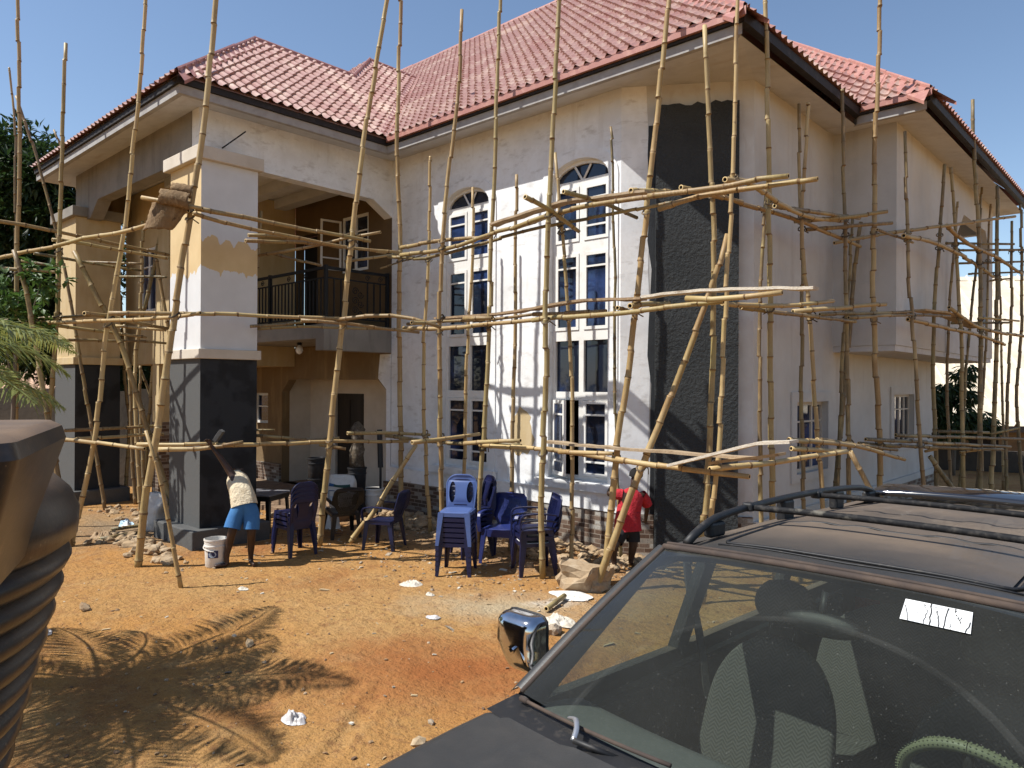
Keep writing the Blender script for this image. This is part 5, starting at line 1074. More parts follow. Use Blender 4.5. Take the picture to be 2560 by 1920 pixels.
# ================================================================== the two workers
def skin_mat(): return mat('dark_skin', (.045, .022, .014), .5, spec=.4, var=((8, (.03, .015, .01), .45, .7),))
V['skin'] = skin_mat(); V['hair'] = mat('black_hair', (.006, .005, .005), .9, bump=((90, .6),))
V['singlet'] = mat('cream_singlet', (.60, .51, .36), .9, var=((7, (.42, .33, .21), .5, .75), (20, (.30, .23, .15), .62, .8)), bump=((9, .8, None, .06), (22, .5, None, .03), (60, .1))); V['shorts_blue'] = mat('blue_shorts', (.035, .14, .34), .85, var=((6, (.05, .18, .40), .5, .75), (18, (.22, .24, .27), .70, .8)), bump=((10, .3),))
V['red'] = mat('red_shirt', (.42, .018, .030), .85, var=((5, (.30, .012, .02), .5, .75),), bump=((9, .8, None, .06), (22, .5, None, .03))); V['shorts_black'] = mat('black_shorts', (.013, .013, .015), .9, bump=((10, .3),)); V['sandal'] = mat('dark_sandal', (.02, .017, .015), .8)
def Sp(x, y, d): return far(x/1.15732, y/1.15732, d)
def skin_obj(name, chain, mt, parent, sub=2):
    """chain: {joint: (point, radius, parent joint)}"""
    names = list(chain); idx = {n: i for i, n in enumerate(names)}
    me = bpy.data.meshes.new(name); me.from_pydata([chain[n][0] for n in names], [(idx[n], idx[chain[n][2]]) for n in names if chain[n][2]], [])
    me.materials.append(mt); o = bpy.data.objects.new(name, me); COL.objects.link(o); o.parent = parent; o.matrix_parent_inverse = parent.matrix_world.inverted()
    sk = o.modifiers.new('skin', 'SKIN'); sk.use_smooth_shade = True
    lay = me.skin_vertices[0] if me.skin_vertices else None
    if lay is None:
        bm = bmesh.new(); bm.from_mesh(me); bm.verts.layers.skin.verify(); bm.to_mesh(me); bm.free(); lay = me.skin_vertices[0]
    for n in names:
        r = chain[n][1]; r = r if hasattr(r, '__len__') else (r, r); lay.data[idx[n]].radius = r; lay.data[idx[n]].use_root = chain[n][2] is None
    sb = o.modifiers.new('sub', 'SUBSURF'); sb.levels = sub; sb.render_levels = sub
    return o
def add_hand(ch, wrist, dirv, side, pre):
    """five fingers, unequal and slightly bent, thumb off the side of the palm"""
    w0 = ch[wrist][0]; d = Vector(dirv).normalized(); s = Vector(side); s = (s-d*s.dot(d)).normalized(); n = d.cross(s)
    ch[pre+'palm'] = (w0+d*.055, (.030, .017), wrist)
    for k, (off, ln) in enumerate(((-.030, .060), (-.010, .072), (.011, .068), (.030, .052))):
        a = w0+d*.085+s*off; ch[f'{pre}f{k}a'] = (a, .009, pre+'palm'); ch[f'{pre}f{k}b'] = (a+d*ln*.55-n*.012, .008, f'{pre}f{k}a'); ch[f'{pre}f{k}c'] = (a+d*ln*.85-n*.040, .007, f'{pre}f{k}b')
    t = w0+d*.035-s*.035; ch[pre+'ta'] = (t, .011, pre+'palm'); ch[pre+'tb'] = (t+d*.03-s*.018-n*.012, .009, pre+'ta')
def loft(name, rings, mt, parent, n=20, fold=.012, seed=0, closed_top=False, sub=1):
    """rings: (centre, half width along u, half depth, u axis)"""
    mb = MB(); R_ = []
    for k, (c, a, b, u) in enumerate(rings):
        c = Vector(c); u = Vector(u).normalized(); nx = rings[min(k+1, len(rings)-1)][0]; pv = rings[max(0, k-1)][0]; t = (Vector(nx)-Vector(pv)).normalized(); u = (u-t*u.dot(t)).normalized(); v = t.cross(u); row = []
        for j in range(n):
            an = 2*math.pi*j/n; f = 1+fold/.15*noise.noise(Vector((math.cos(an)*2.2, math.sin(an)*2.2, k*.45+seed*9)))
            row.append(mb.vert(c+u*a*f*math.cos(an)+v*b*f*math.sin(an)))
        R_.append(row)
    for a, b in zip(R_, R_[1:]):
        for j in range(n): mb.face((a[j], a[(j+1) % n], b[(j+1) % n], b[j]))
    if closed_top: mb.face(R_[-1])
    o = mb.build(name, mt, None, smooth=True, sub=sub); o.parent = parent; o.matrix_parent_inverse = parent.matrix_world.inverted(); return o
def head_chain(ch, base, c, fwd, r=.088):
    f = Vector(fwd).normalized(); c = Vector(c); up = (c-ch[base][0]).normalized(); sd = f.cross(up).normalized()
    ch['neck'] = (ch[base][0].lerp(c, .45), .050, base); ch['jaw'] = (c-up*.055+f*.022, (.060, .068), 'neck'); ch['skull'] = (c+up*.015-f*.008, (r*.90, r*1.02), 'jaw'); ch['crown'] = (c+up*.085-f*.012, (r*.62, r*.72), 'skull')
    ch['nose'] = (c+f*.098-up*.018, .012, 'jaw'); 
    for s in (-1, 1): ch[f'ear{s}'] = (c+sd*s*.085-f*.01-up*.01, .014, 'skull')
    return up, f, sd
def face_bits(par, c, up, f, sd):
    mb = MB()
    for s in (-1, 1): mb.lathe([(.001, -.009), (.009, -.004), (.011, .001), (.006, .007), (.001, .009)], 8, c=tuple(c+f*.083+sd*s*.032+up*.008))
    o = mb.build('eyes', V['tarp'], None, smooth=True); o.parent = par; o.matrix_parent_inverse = par.matrix_world.inverted()
    mb = MB(); mb.tube([c+f*.086-up*.058-sd*.024, c+f*.094-up*.060, c+f*.086-up*.058+sd*.024], .006, 6); o = mb.build('mouth', V['sandal'], None, smooth=True); o.parent = par; o.matrix_parent_inverse = par.matrix_world.inverted()
def hair(par, c, up, f, sd, r=.095):
    mb = MB()
    def fn(u, v):
        a = 2*math.pi*u; th = v*R(112); d = up*math.cos(th)+(sd*math.cos(a)+f*math.sin(a)*1.08)*math.sin(th)
        cut = 1 if not (math.sin(a) > .3 and v > .55) else .9
        return c+up*.022-f*.012+d*r*cut*(1+.015*noise.noise(d*9))
    mb.grid(fn, 24, 12); o = mb.build('hair', V['hair'], None, smooth=True); o.parent = par; o.matrix_parent_inverse = par.matrix_world.inverted()
# worker in a singlet, bending and reaching up to the pole
b0 = Sp(600, 1412, 10.1); w1 = empty('person', (b0.x, b0.y, 0), 0, 'worker in cream singlet and blue shorts bending and reaching up beside the charcoal pillar', 'person'); w1.matrix_world = Matrix.Translation((b0.x, b0.y, 0))
def fl(p, z): return Vector((p.x, p.y, z))
aL, aR = Sp(566, 1392, 10.05), Sp(627, 1388, 10.2)
ch = {'pelvis': (Sp(611, 1262, 10.12), .125, None), 'hipL': (Sp(593, 1276, 10.1), .095, 'pelvis'), 'kneeL': (Sp(580, 1331, 10.02), .060, 'hipL'), 'calfL': (Sp(574, 1355, 10.06), .058, 'kneeL'), 'ankL': (aL, .038, 'calfL'), 'heelL': (fl(aL, gz(aL.x, aL.y)+.035)+RT*.01, .036, 'ankL'), 'toeL': (fl(Sp(534, 1412, 9.95), gz(aL.x, aL.y)+.025), (.042, .022), 'heelL'),
      'hipR': (Sp(631, 1276, 10.16), .095, 'pelvis'), 'kneeR': (Sp(628, 1334, 10.1), .060, 'hipR'), 'calfR': (Sp(628, 1357, 10.17), .058, 'kneeR'), 'ankR': (aR, .038, 'calfR'), 'heelR': (fl(aR, gz(aR.x, aR.y)+.035), .036, 'ankR'), 'toeR': (fl(Sp(636, 1409, 10.0), gz(aR.x, aR.y)+.025), (.042, .022), 'heelR'),
      'spine': (Sp(603, 1232, 10.2), (.125, .10), 'pelvis'), 'chest': (Sp(594, 1203, 10.32), (.135, .10), 'spine'), 'throat': (Sp(592, 1186, 10.42), .065, 'chest'),
      'shL': (Sp(581, 1188, 10.28), .060, 'chest'), 'elL': (Sp(555, 1150, 10.27), .042, 'shL'), 'wrL': (Sp(530, 1117, 10.25), .028, 'elL'), 'shR': (Sp(612, 1194, 10.44), .060, 'chest'), 'elR': (Sp(618, 1225, 10.55), .042, 'shR'), 'wrR': (Sp(604, 1244, 10.68), .028, 'elR')}
hc = Sp(598, 1184, 10.60); hu = head_chain(ch, 'throat', hc, FW*.8-RT*.5-UP*.5)
add_hand(ch, 'wrL', Sp(523, 1105, 10.22)-ch['wrL'][0], RT, 'L'); add_hand(ch, 'wrR', -UP-RT*.3, FW, 'R')
skin_obj('body', ch, V['skin'], w1); face_bits(w1, hc, *hu); hair(w1, hc, *hu)
loft('singlet', [(Sp(611, 1266, 10.12), .185, .15, RT), (Sp(608, 1248, 10.15), .178, .145, RT), (Sp(603, 1230, 10.2), .160, .135, RT), (Sp(597, 1212, 10.27), .158, .13, RT), (Sp(593, 1198, 10.33), .150, .12, RT), (Sp(591, 1188, 10.39), .10, .095, RT), (Sp(591, 1184, 10.42), .065, .07, RT)], V['singlet'], w1, seed=1, fold=.028)
loft('shorts', [(Sp(580, 1322, 10.03), .112, .115, RT), (Sp(586, 1300, 10.07), .112, .115, RT), (Sp(596, 1280, 10.1), .112, .125, RT), (Sp(604, 1262, 10.12), .12, .13, RT), (Sp(608, 1252, 10.13), .11, .12, RT)], V['shorts_blue'], w1, seed=2)
loft('shorts', [(Sp(628, 1324, 10.1), .105, .115, RT), (Sp(630, 1300, 10.13), .108, .115, RT), (Sp(626, 1280, 10.15), .115, .125, RT), (Sp(618, 1262, 10.14), .12, .13, RT), (Sp(612, 1252, 10.13), .11, .12, RT)], V['shorts_blue'], w1, seed=3)
mb = MB(); M_ = Matrix.Translation(Sp(548, 1088, 10.3)) @ Matrix((RT, FWH, Vector((0, 0, 1)))).transposed().to_4x4() @ Matrix.Rotation(R(35), 4, 'Y'); mb.box(-.028, .028, -.05, .05, -.10, .08, M=M_); mb.box(-.04, -.028, -.015, .015, -.05, .05, M=M_)
tag(mb.build('hand_float', V['chargrey'], bevel=.004), 'grey plastering float held against the charcoal pillar above the pole', 'float')
# boy in a red shirt, back to us, at the corner
b0 = Sp(1560, 1412, 9.9); w2 = empty('person', (b0.x, b0.y, 0), 0, 'person in red shirt and black shorts standing back to us at the charcoal corner', 'person'); w2.matrix_world = Matrix.Translation((b0.x, b0.y, 0))
aL, aR = Sp(1536, 1408, 9.85), Sp(1577, 1400, 10.0); gL, gR = .06, .06
ch = {'pelvis': (Sp(1568, 1322, 9.95), .115, None), 'hipL': (Sp(1550, 1334, 9.93), .085, 'pelvis'), 'kneeL': (Sp(1534, 1371, 9.80), .056, 'hipL'), 'calfL': (Sp(1533, 1386, 9.84), .052, 'kneeL'), 'ankL': (aL, .036, 'calfL'), 'heelL': (fl(aL, gL+.03)-FWH*.02, .034, 'ankL'), 'toeL': (fl(aL, gL+.02)+FWH*.14-_r*.03, (.040, .022), 'heelL'),
      'hipR': (Sp(1585, 1334, 9.98), .085, 'pelvis'), 'kneeR': (Sp(1582, 1371, 9.95), .056, 'hipR'), 'calfR': (Sp(1579, 1386, 9.98), .052, 'kneeR'), 'ankR': (aR, .036, 'calfR'), 'heelR': (fl(aR, gR+.03)-FWH*.02, .034, 'ankR'), 'toeR': (fl(aR, gR+.02)+FWH*.14+_r*.03, (.040, .022), 'heelR'),
      'spine': (Sp(1571, 1290, 9.97), (.115, .09), 'pelvis'), 'chest': (Sp(1577, 1252, 10.0), (.13, .09), 'spine'), 'throat': (Sp(1583, 1224, 10.03), .055, 'chest'),
      'shL': (Sp(1549, 1233, 9.98), .056, 'chest'), 'elL': (Sp(1520, 1236, 10.08), .038, 'shL'), 'wrL': (Sp(1533, 1208, 10.26), .026, 'elL'), 'shR': (Sp(1608, 1238, 10.04), .056, 'chest'), 'elR': (Sp(1618, 1268, 10.14), .038, 'shR'), 'wrR': (Sp(1614, 1300, 10.3), .026, 'elR')}
hc = Sp(1590, 1189, 10.1); hu = head_chain(ch, 'throat', hc, FW*.9+RT*.3)
add_hand(ch, 'wrL', UP+RT*.3+FW*.4, RT, 'L'); add_hand(ch, 'wrR', -UP*.6+FW, RT, 'R')
skin_obj('body', ch, V['skin'], w2); face_bits(w2, hc, *hu); hair(w2, hc, *hu)
loft('shirt', [(Sp(1570, 1328, 9.95), .185, .135, RT), (Sp(1569, 1310, 9.96), .178, .135, RT), (Sp(1571, 1288, 9.97), .165, .125, RT), (Sp(1576, 1262, 9.99), .172, .12, RT), (Sp(1579, 1242, 10.01), .178, .11, RT), (Sp(1581, 1231, 10.02), .14, .095, RT), (Sp(1583, 1224, 10.03), .075, .075, RT)], V['red'], w2, seed=4, fold=.03)
loft('sleeve', [(Sp(1534, 1237, 10.02), .072, .07, UP), (Sp(1543, 1235, 10.0), .074, .072, UP), (Sp(1556, 1237, 9.99), .08, .08, UP)], V['red'], w2, seed=5)
loft('sleeve', [(Sp(1618, 1262, 10.1), .072, .07, RT), (Sp(1613, 1248, 10.06), .074, .072, RT), (Sp(1603, 1238, 10.03), .08, .08, RT)], V['red'], w2, seed=6)
loft('shorts', [(Sp(1540, 1354, 9.87), .098, .10, RT), (Sp(1550, 1336, 9.92), .10, .105, RT), (Sp(1560, 1320, 9.95), .115, .115, RT)], V['shorts_black'], w2, seed=7); loft('shorts', [(Sp(1583, 1354, 9.96), .095, .10, RT), (Sp(1583, 1336, 9.97), .10, .105, RT), (Sp(1574, 1320, 9.95), .115, .115, RT)], V['shorts_black'], w2, seed=8)

# ================================================================== trees, palm, neighbours
def leaf_mat(name, c, c2, c3): return mat(name, c, .5, spec=.4, var=((1.1, c2, .42, .62), (5, c3, .55, .75)))
V['leaf'] = leaf_mat('dark_leaves', (.030, .060, .016), (.018, .038, .010), (.055, .095, .025)); V['leaf2'] = leaf_mat('bright_leaves', (.075, .14, .030), (.045, .10, .020), (.12, .18, .05)); V['bark'] = mat('grey_bark', (.16, .13, .10), .95, var=((6, (.09, .07, .05), .4, .7, (1, 1, .3)),), bump=((12, .6, (1, 1, .3)),))
V['palm'] = leaf_mat('palm_leaves', (.26, .28, .08), (.16, .20, .05), (.36, .34, .14)); V['dryleaf'] = mat('dry_leaf', (.13, .08, .035), .9)
def translucent(mt, k=.35):
    nt, N, L, b = nodes(mt); tr = N.new('ShaderNodeBsdfTranslucent'); mx = N.new('ShaderNodeMixShader'); mx.inputs[0].default_value = k
    s = b.inputs['Base Color'].links[0].from_socket; L.new(s, tr.inputs[0]); o = N['Material Output']; L.new(b.outputs[0], mx.inputs[1]); L.new(tr.outputs[0], mx.inputs[2]); L.new(mx.outputs[0], o.inputs[0])
for q in ('leaf', 'leaf2', 'palm'): translucent(V[q])
def leaf(mb, p, d, nrm, ln, wd):
    d = d.normalized(); s = d.cross(nrm); s = s.normalized() if s.length > 1e-3 else Vector((1, 0, 0)); n = s.cross(d)
    a = p; b = p+d*ln*.45+s*wd/2+n*ln*.05; c = p+d*ln-n*ln*.12; e = p+d*ln*.45-s*wd/2+n*ln*.05; m_ = p+d*ln*.5-n*ln*.02
    i = [mb.vert(q) for q in (a, b, c, e, m_)]; mb.face((i[0], i[1], i[4])); mb.face((i[1], i[2], i[4])); mb.face((i[2], i[3], i[4])); mb.face((i[3], i[0], i[4]))
def rdir(r2, zmin=-1):
    while True:
        v = Vector((r2.uniform(-1, 1), r2.uniform(-1, 1), r2.uniform(zmin, 1)))
        if .05 < v.length < 1: return v.normalized()
def tree(loc, clumps, nleaf, ln, wd, label, mt='leaf', trunk=.2, seed=0, whorl=7, droop=.35, cat='tree', name='tree', group=None):
    r2 = random.Random(seed); o = empty(name, loc, 0, label, cat, group); L0 = Vector(loc); o.matrix_world = Matrix.Translation(L0)
    tm = MB(); top = sum((Vector(c[0]) for c in clumps), Vector())/len(clumps)-L0
    base = [Vector((0, 0, -.1)), Vector((.05*top.z*.3, .02, top.z*.35)), top*.8]; tm.tube(catmull(base, .4), [trunk*(1-.5*k/ max(1, len(catmull(base, .4))-1)) for k in range(len(catmull(base, .4)))], 10)
    lm = MB()
    for c, rad in clumps:
        c = Vector(c)-L0; st = base[1].lerp(base[2], r2.uniform(.3, 1)); mid = st.lerp(c, .5)+Vector((0, 0, -.15*rad)); pp = catmull([st, mid, c], .4); tm.tube(pp, [trunk*.45*(1-.85*k/max(1, len(pp)-1)) for k in range(len(pp))], 6)
        n = int(nleaf*rad**2/ sum(q[1]**2 for q in clumps)/whorl)
        for _ in range(n):
            d = rdir(r2); p = c+Vector((d.x, d.y, d.z*.85))*rad*(r2.random()**.4)*(1+.25*noise.noise(d*2+c))
            ax = (d+Vector((0, 0, .5))+rdir(r2)*.7).normalized()
            for k in range(whorl):
                q = rdir(r2); dd = (ax*.5+q).normalized(); dd.z -= droop; leaf(lm, p+q*ln*.15, dd, Vector((0, 0, 1))+rdir(r2)*.6, ln*r2.uniform(.7, 1.15), wd*r2.uniform(.8, 1.1))
    tm.build('trunk', V['bark'], o, smooth=True); lm.build('crown', V[mt], o, fix=False); return o
F = lambda x, y, d: tuple(far(x, y, d))
t0 = far(22, 900, 21); TREE1 = tree((t0.x, t0.y, 0), [(F(10, 340, 21), 1.35), (F(95, 400, 20.5), 1.15), (F(-60, 420, 22), 1.7), (F(50, 480, 21), 1.6), (F(140, 480, 20.5), 1.1), (F(120, 600, 21), 1.5), (F(-40, 620, 22), 1.6), (F(30, 700, 22), 1.6), (F(90, 740, 21), 1.2)], 30000, .33, .10, 'tall dark green broad-leaved tree behind the left end of the porch', trunk=.22, seed=1)
t0 = far(210, 960, 27); tree((t0.x, t0.y, 0), [(F(180, 560, 26), 2.2), (F(150, 720, 27), 1.9), (F(260, 800, 24), 2.0), (F(330, 840, 22), 1.7), (F(300, 790, 21), 1.2), (F(350, 800, 21), 1.1), (F(420, 850, 24), 2.0)], 14000, .32, .12, 'dense dark tree seen between the two porch pillars', trunk=.25, seed=2)
t0 = far(20, 1000, 11.8); tree((t0.x, t0.y, 0), [(F(40, 640, 11.6), .45), (F(90, 605, 11.4), .35), (F(10, 720, 11.8), .6), (F(-30, 630, 12), .5), (F(80, 690, 11.6), .35)], 1500, .15, .075, 'bright green leafy shrub at the left edge above the tank', 'leaf2', .05, 3, cat='shrub', name='shrub')
t0 = far(2058, 1010, 21); tree((t0.x, t0.y, 0), [(F(2050, 905, 21), .65), (F(2000, 880, 21), .5), (F(2070, 850, 21), .42), (F(2085, 805, 21), .3), (F(2040, 850, 21), .35), (F(2105, 905, 21), .4), (F(2135, 915, 21.4), .35)], 2600, .30, .085, 'small drooping-leaved mango tree before the pale metal roof', 'leaf', .07, 4, droop=1.0)
def frond(mb, base, az, el, ln, r2, droop=1.0, wd=.024, ll=.58):
    p = Vector(base); d = Vector((math.cos(az)*math.cos(el), math.sin(az)*math.cos(el), math.sin(el))); pts = [p.copy()]; n = 22
    for k in range(n):
        d = (d+Vector((0, 0, -.012-.075*droop*(k/n)))).normalized(); p = p+d*ln/n; pts.append(p.copy())
    mb.tube(pts, [.022*(1-.85*k/n)+.003 for k in range(n+1)], 5)
    for k in range(3, n*4):
        t = k/(n*4); i = min(n-1, int(t*n)); q = pts[i].lerp(pts[i+1], t*n-i); tg = (pts[i+1]-pts[i]).normalized(); sd = tg.cross(Vector((0, 0, 1))).normalized()
        L_ = ll*(math.sin(math.pi*min(1, .14+t*.86))**.7)*r2.uniform(.85, 1.1)
        for s in (-1, 1):
            dd = (sd*s*.85+tg*.55+Vector((0, 0, r2.uniform(-.15, .3)))).normalized(); a = q; b = q+dd*L_*.5+Vector((0, 0, -.03*L_)); c = q+dd*L_+Vector((0, 0, -.30*L_*r2.uniform(.5, 1.4))); up_ = tg*wd/2
            i_ = [mb.vert(v) for v in (a, b+up_, c, b-up_)]; mb.face((i_[0], i_[1], i_[3])); mb.face((i_[1], i_[2], i_[3]))
def palm(loc, h, nf, ln, label, seed, lean=(0, 0), group=None, extra=()):
    r2 = random.Random(seed); o = empty('palm_tree', loc, 0, label, 'palm tree', group); tm = MB(); n = 26; pts = [Vector((lean[0]*(k/n)**1.6, lean[1]*(k/n)**1.6, -.1+(h+.1)*k/n)) for k in range(n+1)]
    tm.tube(pts, [(.15-.05*k/n)*(1.06 if k % 2 else .98)+(.10*(1-k/4) if k < 4 else 0) for k in range(n+1)], 12); tm.build('trunk', V['bark'], o, smooth=True)
    top = pts[-1]
    for k in range(nf):
        mb = MB(); el = R(r2.choice((75, 55, 40, 20, 5, -20))+r2.uniform(-8, 8)); frond(mb, top+Vector((0, 0, .05)), 2*math.pi*k*.382+r2.uniform(-.2, .2), el, ln*r2.uniform(.85, 1.1), r2, 1.0 if el > .2 else .7); mb.build('frond', V['palm'], o, fix=False)
    for az, el, l_ in extra:
        mb = MB(); frond(mb, top, az, el, l_, r2, .7); mb.build('frond', V['palm'], o, fix=False)
    return o
pc = here(-5.45, 5.75); azr = math.atan2(_r.y, _r.x)
palm((pc.x, pc.y, 0), 2.75, 14, 1.95, 'young coconut palm whose fronds reach in at the left edge', 5, extra=((azr+.12, R(20), 1.95), (azr-.12, R(6), 2.0), (azr-.35, R(-8), 1.9), (azr+.45, R(2), 1.8), (azr-.05, R(-22), 1.8), (azr-1.0, R(18), 2.4), (azr-1.35, R(6), 2.4), (azr-.75, R(34), 2.2), (azr+1.2, R(20), 2.3)))
for k, (x, y, rz, lb) in enumerate(((-25, -9, .5, 'tall dark tree out in the yard, mirrored low in the left arched window'), (-30, -3, 2.0, 'tall dark tree at the yard edge, mirrored in the arched windows'), (-22, -15, 3.3, 'tall dark tree farthest from the house, mirrored in the right arched window'), (-34, 4, 4.4, 'tall dark tree beside the boundary wall, beyond the left edge'))):
    c = copy_tree(TREE1); c.matrix_world = Matrix.Translation((x, y, 0)) @ Matrix.Rotation(rz, 4, 'Z') @ Matrix.Scale(1.15, 4); tag(c, lb, 'tree', 'trees around the yard')
r9 = random.Random(9); tree((-24, -12, 0), [((-15-k*2.1, -15+k*1.1+r9.uniform(-.6, .6), 1.5+r9.uniform(-.3, .9)), r9.uniform(1.5, 2.1)) for k in range(10)], 9000, .30, .12, 'dark hedge out of view, put in to darken the low window reflections', trunk=.08, seed=12, cat='added_hedge', name='added_hedge')  # unseen leaves added so the low panes reflect something dark
palm((-23, -5, 0), 8.5, 18, 3.4, 'tall coconut palm out in the yard, mirrored in the arched windows', 6, (1.2, .6)); palm((-27, 1, 0), 7.5, 18, 3.2, 'second coconut palm farther left, mirrored in the arched windows', 8, (-.8, .8))
# neighbouring house behind the trees, left
V['nb'] = mat('neighbour_wall', (.26, .20, .14), .9, var=((2, (.17, .13, .09), .4, .7),)); V['nbroof'] = mat('neighbour_roof', (.48, .30, .20), .7, var=((3, (.36, .22, .14), .4, .7),)); 
c = far(120, 900, 31); nh = empty('neighbour_house', (c.x, c.y, 0), YAW+.5, 'low neighbouring house with a sunlit tiled roof behind the palm fronds', 'house')
mb = MB(); mb.box(-7, 7, 0, 6, 0, 2.0); mb.build('wall', V['nb'], nh)
mb = MB()
def nbr(u, v): x = -7.6+15.2*u; return Vector((x, -.7+4*v, 1.85+1.9*v+.04*math.sin(x*2*math.pi/.3)))
mb.grid(nbr, 300, 6); mb.quad((-7.6, 7, 1.9), (7.6, 7, 1.9), (7.6, 3.3, 3.75), (-7.6, 3.3, 3.75)); mb.build('roof', V['nbroof'], nh, smooth=True)
for x in (-4, 0, 4):
    mb = MB(); mb.box(x-.6, x+.6, -.02, .05, .8, 1.6); mb.build('window', V['dark'], nh)
# boundary wall in the dark behind the porch
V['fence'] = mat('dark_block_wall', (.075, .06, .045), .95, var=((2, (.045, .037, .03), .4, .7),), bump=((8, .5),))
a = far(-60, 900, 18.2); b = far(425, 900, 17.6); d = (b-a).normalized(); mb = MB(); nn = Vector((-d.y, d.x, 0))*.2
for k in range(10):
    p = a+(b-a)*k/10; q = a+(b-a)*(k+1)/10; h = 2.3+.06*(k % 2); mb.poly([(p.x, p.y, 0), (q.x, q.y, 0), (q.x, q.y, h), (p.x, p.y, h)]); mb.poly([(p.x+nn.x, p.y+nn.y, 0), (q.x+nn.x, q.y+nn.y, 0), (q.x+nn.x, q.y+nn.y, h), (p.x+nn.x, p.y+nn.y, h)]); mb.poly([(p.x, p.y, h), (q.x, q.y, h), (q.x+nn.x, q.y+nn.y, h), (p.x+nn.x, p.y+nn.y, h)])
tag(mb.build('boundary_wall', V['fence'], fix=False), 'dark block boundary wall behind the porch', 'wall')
# long shed with a pale metal roof, right
V['shedroof'] = mat('pale_metal_roof', (.62, .54, .42), .55, var=((.6, (.52, .44, .33), .4, .7), (5, (.68, .61, .50), .5, .8), (12, (.40, .30, .2), .72, .82)), spec=.5); V['shedwall'] = mat('shed_wall', (.16, .115, .065), .9, var=((2, (.09, .065, .04), .4, .7),))
c = far(2090, 912, 24); sh = empty('shed', (c.x, c.y, 0), YAW-.10, 'long low shed with a large pale corrugated metal roof beyond the side scaffold', 'shed')
mb = MB()
def shr(u, v):
    x = -2.2+15*u; ph = (x/.36) % 1; rib = .09 if ph < .14 else 0
    return Vector((x+1.2*v, 10*v, 1.25+6.3*v+rib-(.02 if v > .46 else 0)))
mb.grid(shr, 15*16, 8); mb.build('roof', V['shedroof'], sh)
mb = MB(); mb.box(-2.1, 12.6, .5, .7, -.2, 1.4); mb.box(-2.1, 12.6, 9.6, 9.8, -.2, 7.3); mb.box(-2.1, -1.9, .7, 9.6, -.2, 1.4); mb.build('wall', V['shedwall'], sh)
mb = MB(); mb.box(-2.2, 12.8, -.06, -.02, 1.05, 1.24); mb.build('gutter', V['fascia_black'], sh)
for x in (.3, 2.4, 4.6, 7):
    mb = MB(); mb.box(x, x+.9, .46, .52, .2, .95); mb.build('window', V['dark'], sh)
a = far(1985, 930, 22.6); b = far(2330, 930, 21.0); mb = MB(); d = (b-a).normalized(); nn = Vector((-d.y, d.x, 0))*.2
mb.poly([(a.x, a.y, 0), (b.x, b.y, 0), (b.x, b.y, .62), (a.x, a.y, .62)]); mb.poly([(a.x, a.y, .62), (b.x, b.y, .62), (b.x+nn.x, b.y+nn.y, .62), (a.x+nn.x, a.y+nn.y, .62)]); mb.poly([(a.x+nn.x, a.y+nn.y, 0), (b.x+nn.x, b.y+nn.y, 0), (b.x+nn.x, b.y+nn.y, .62), (a.x+nn.x, a.y+nn.y, .62)])
tag(mb.build('low_wall', V['fence'], fix=False), 'low dark wall in front of the shed', 'wall')
# ================================================================== the dusty dark off-road car in the near right
CO = here(1.075, 2.50); cf = here(-.69, -.724).normalized()
car = empty('car', (CO.x, CO.y, .118), math.atan2(cf.y, cf.x), 'dusty dark grey off-road car with roof rack and chrome mirror at lower right', 'car')
car.scale = (1, 1.08, 1); car.rotation_euler[1] = R(-1.9)
def paint():
    mt = mat('dusty_dark_paint', (.020, .023, .025), .40, spec=.5, coat=.05, var=((14, (.028, .030, .031), .45, .75), (160, (.10, .095, .088), .70, .76)), bump=((140, .05),))
    nt, N, L, b = nodes(mt); src = b.inputs['Base Color'].links[0].from_socket
    tc = N.new('ShaderNodeTexCoord'); sp = N.new('ShaderNodeSeparateXYZ'); L.new(tc.outputs['Object'], sp.inputs[0])
    ge = N.new('ShaderNodeNewGeometry'); sn = N.new('ShaderNodeSeparateXYZ'); L.new(ge.outputs['Normal'], sn.inputs[0])
    nz = N.new('ShaderNodeTexNoise'); nz.inputs['Scale'].default_value = 2.3; nz.inputs['Detail'].default_value = 8; nz.inputs['Roughness'].default_value = .65; L.new(tc.outputs['Object'], nz.inputs[0])
    gx = N.new('ShaderNodeMapRange'); gx.inputs[1].default_value = -.10; gx.inputs[2].default_value = -.55; gx.inputs[3].default_value = .10; gx.inputs[4].default_value = .82; L.new(sp.outputs[0], gx.inputs[0])
    up = N.new('ShaderNodeMapRange'); up.inputs[1].default_value = .3; up.inputs[2].default_value = .95; up.inputs[3].default_value = .12; up.inputs[4].default_value = 1; L.new(sn.outputs[2], up.inputs[0])
    n2 = N.new('ShaderNodeMapRange'); n2.inputs[1].default_value = .3; n2.inputs[2].default_value = .7; n2.inputs[3].default_value = .5; n2.inputs[4].default_value = 1.2; L.new(nz.outputs[0], n2.inputs[0])
    m1 = N.new('ShaderNodeMath'); m1.operation = 'MULTIPLY'; L.new(gx.outputs[0], m1.inputs[0]); L.new(up.outputs[0], m1.inputs[1]); m2 = N.new('ShaderNodeMath'); m2.operation = 'MULTIPLY'; L.new(m1.outputs[0], m2.inputs[0]); L.new(n2.outputs[0], m2.inputs[1])
    mx = N.new('ShaderNodeMix'); mx.data_type = 'RGBA'; L.new(m2.outputs[0], mx.inputs[0]); L.new(src, mx.inputs[6]); mx.inputs[7].default_value = (.135, .098, .068, 1); L.new(mx.outputs[2], b.inputs['Base Color'])
    rg = N.new('ShaderNodeMapRange'); rg.inputs[3].default_value = .42; rg.inputs[4].default_value = .85; L.new(m2.outputs[0], rg.inputs[0]); L.new(rg.outputs[0], b.inputs['Roughness'])
    return mt
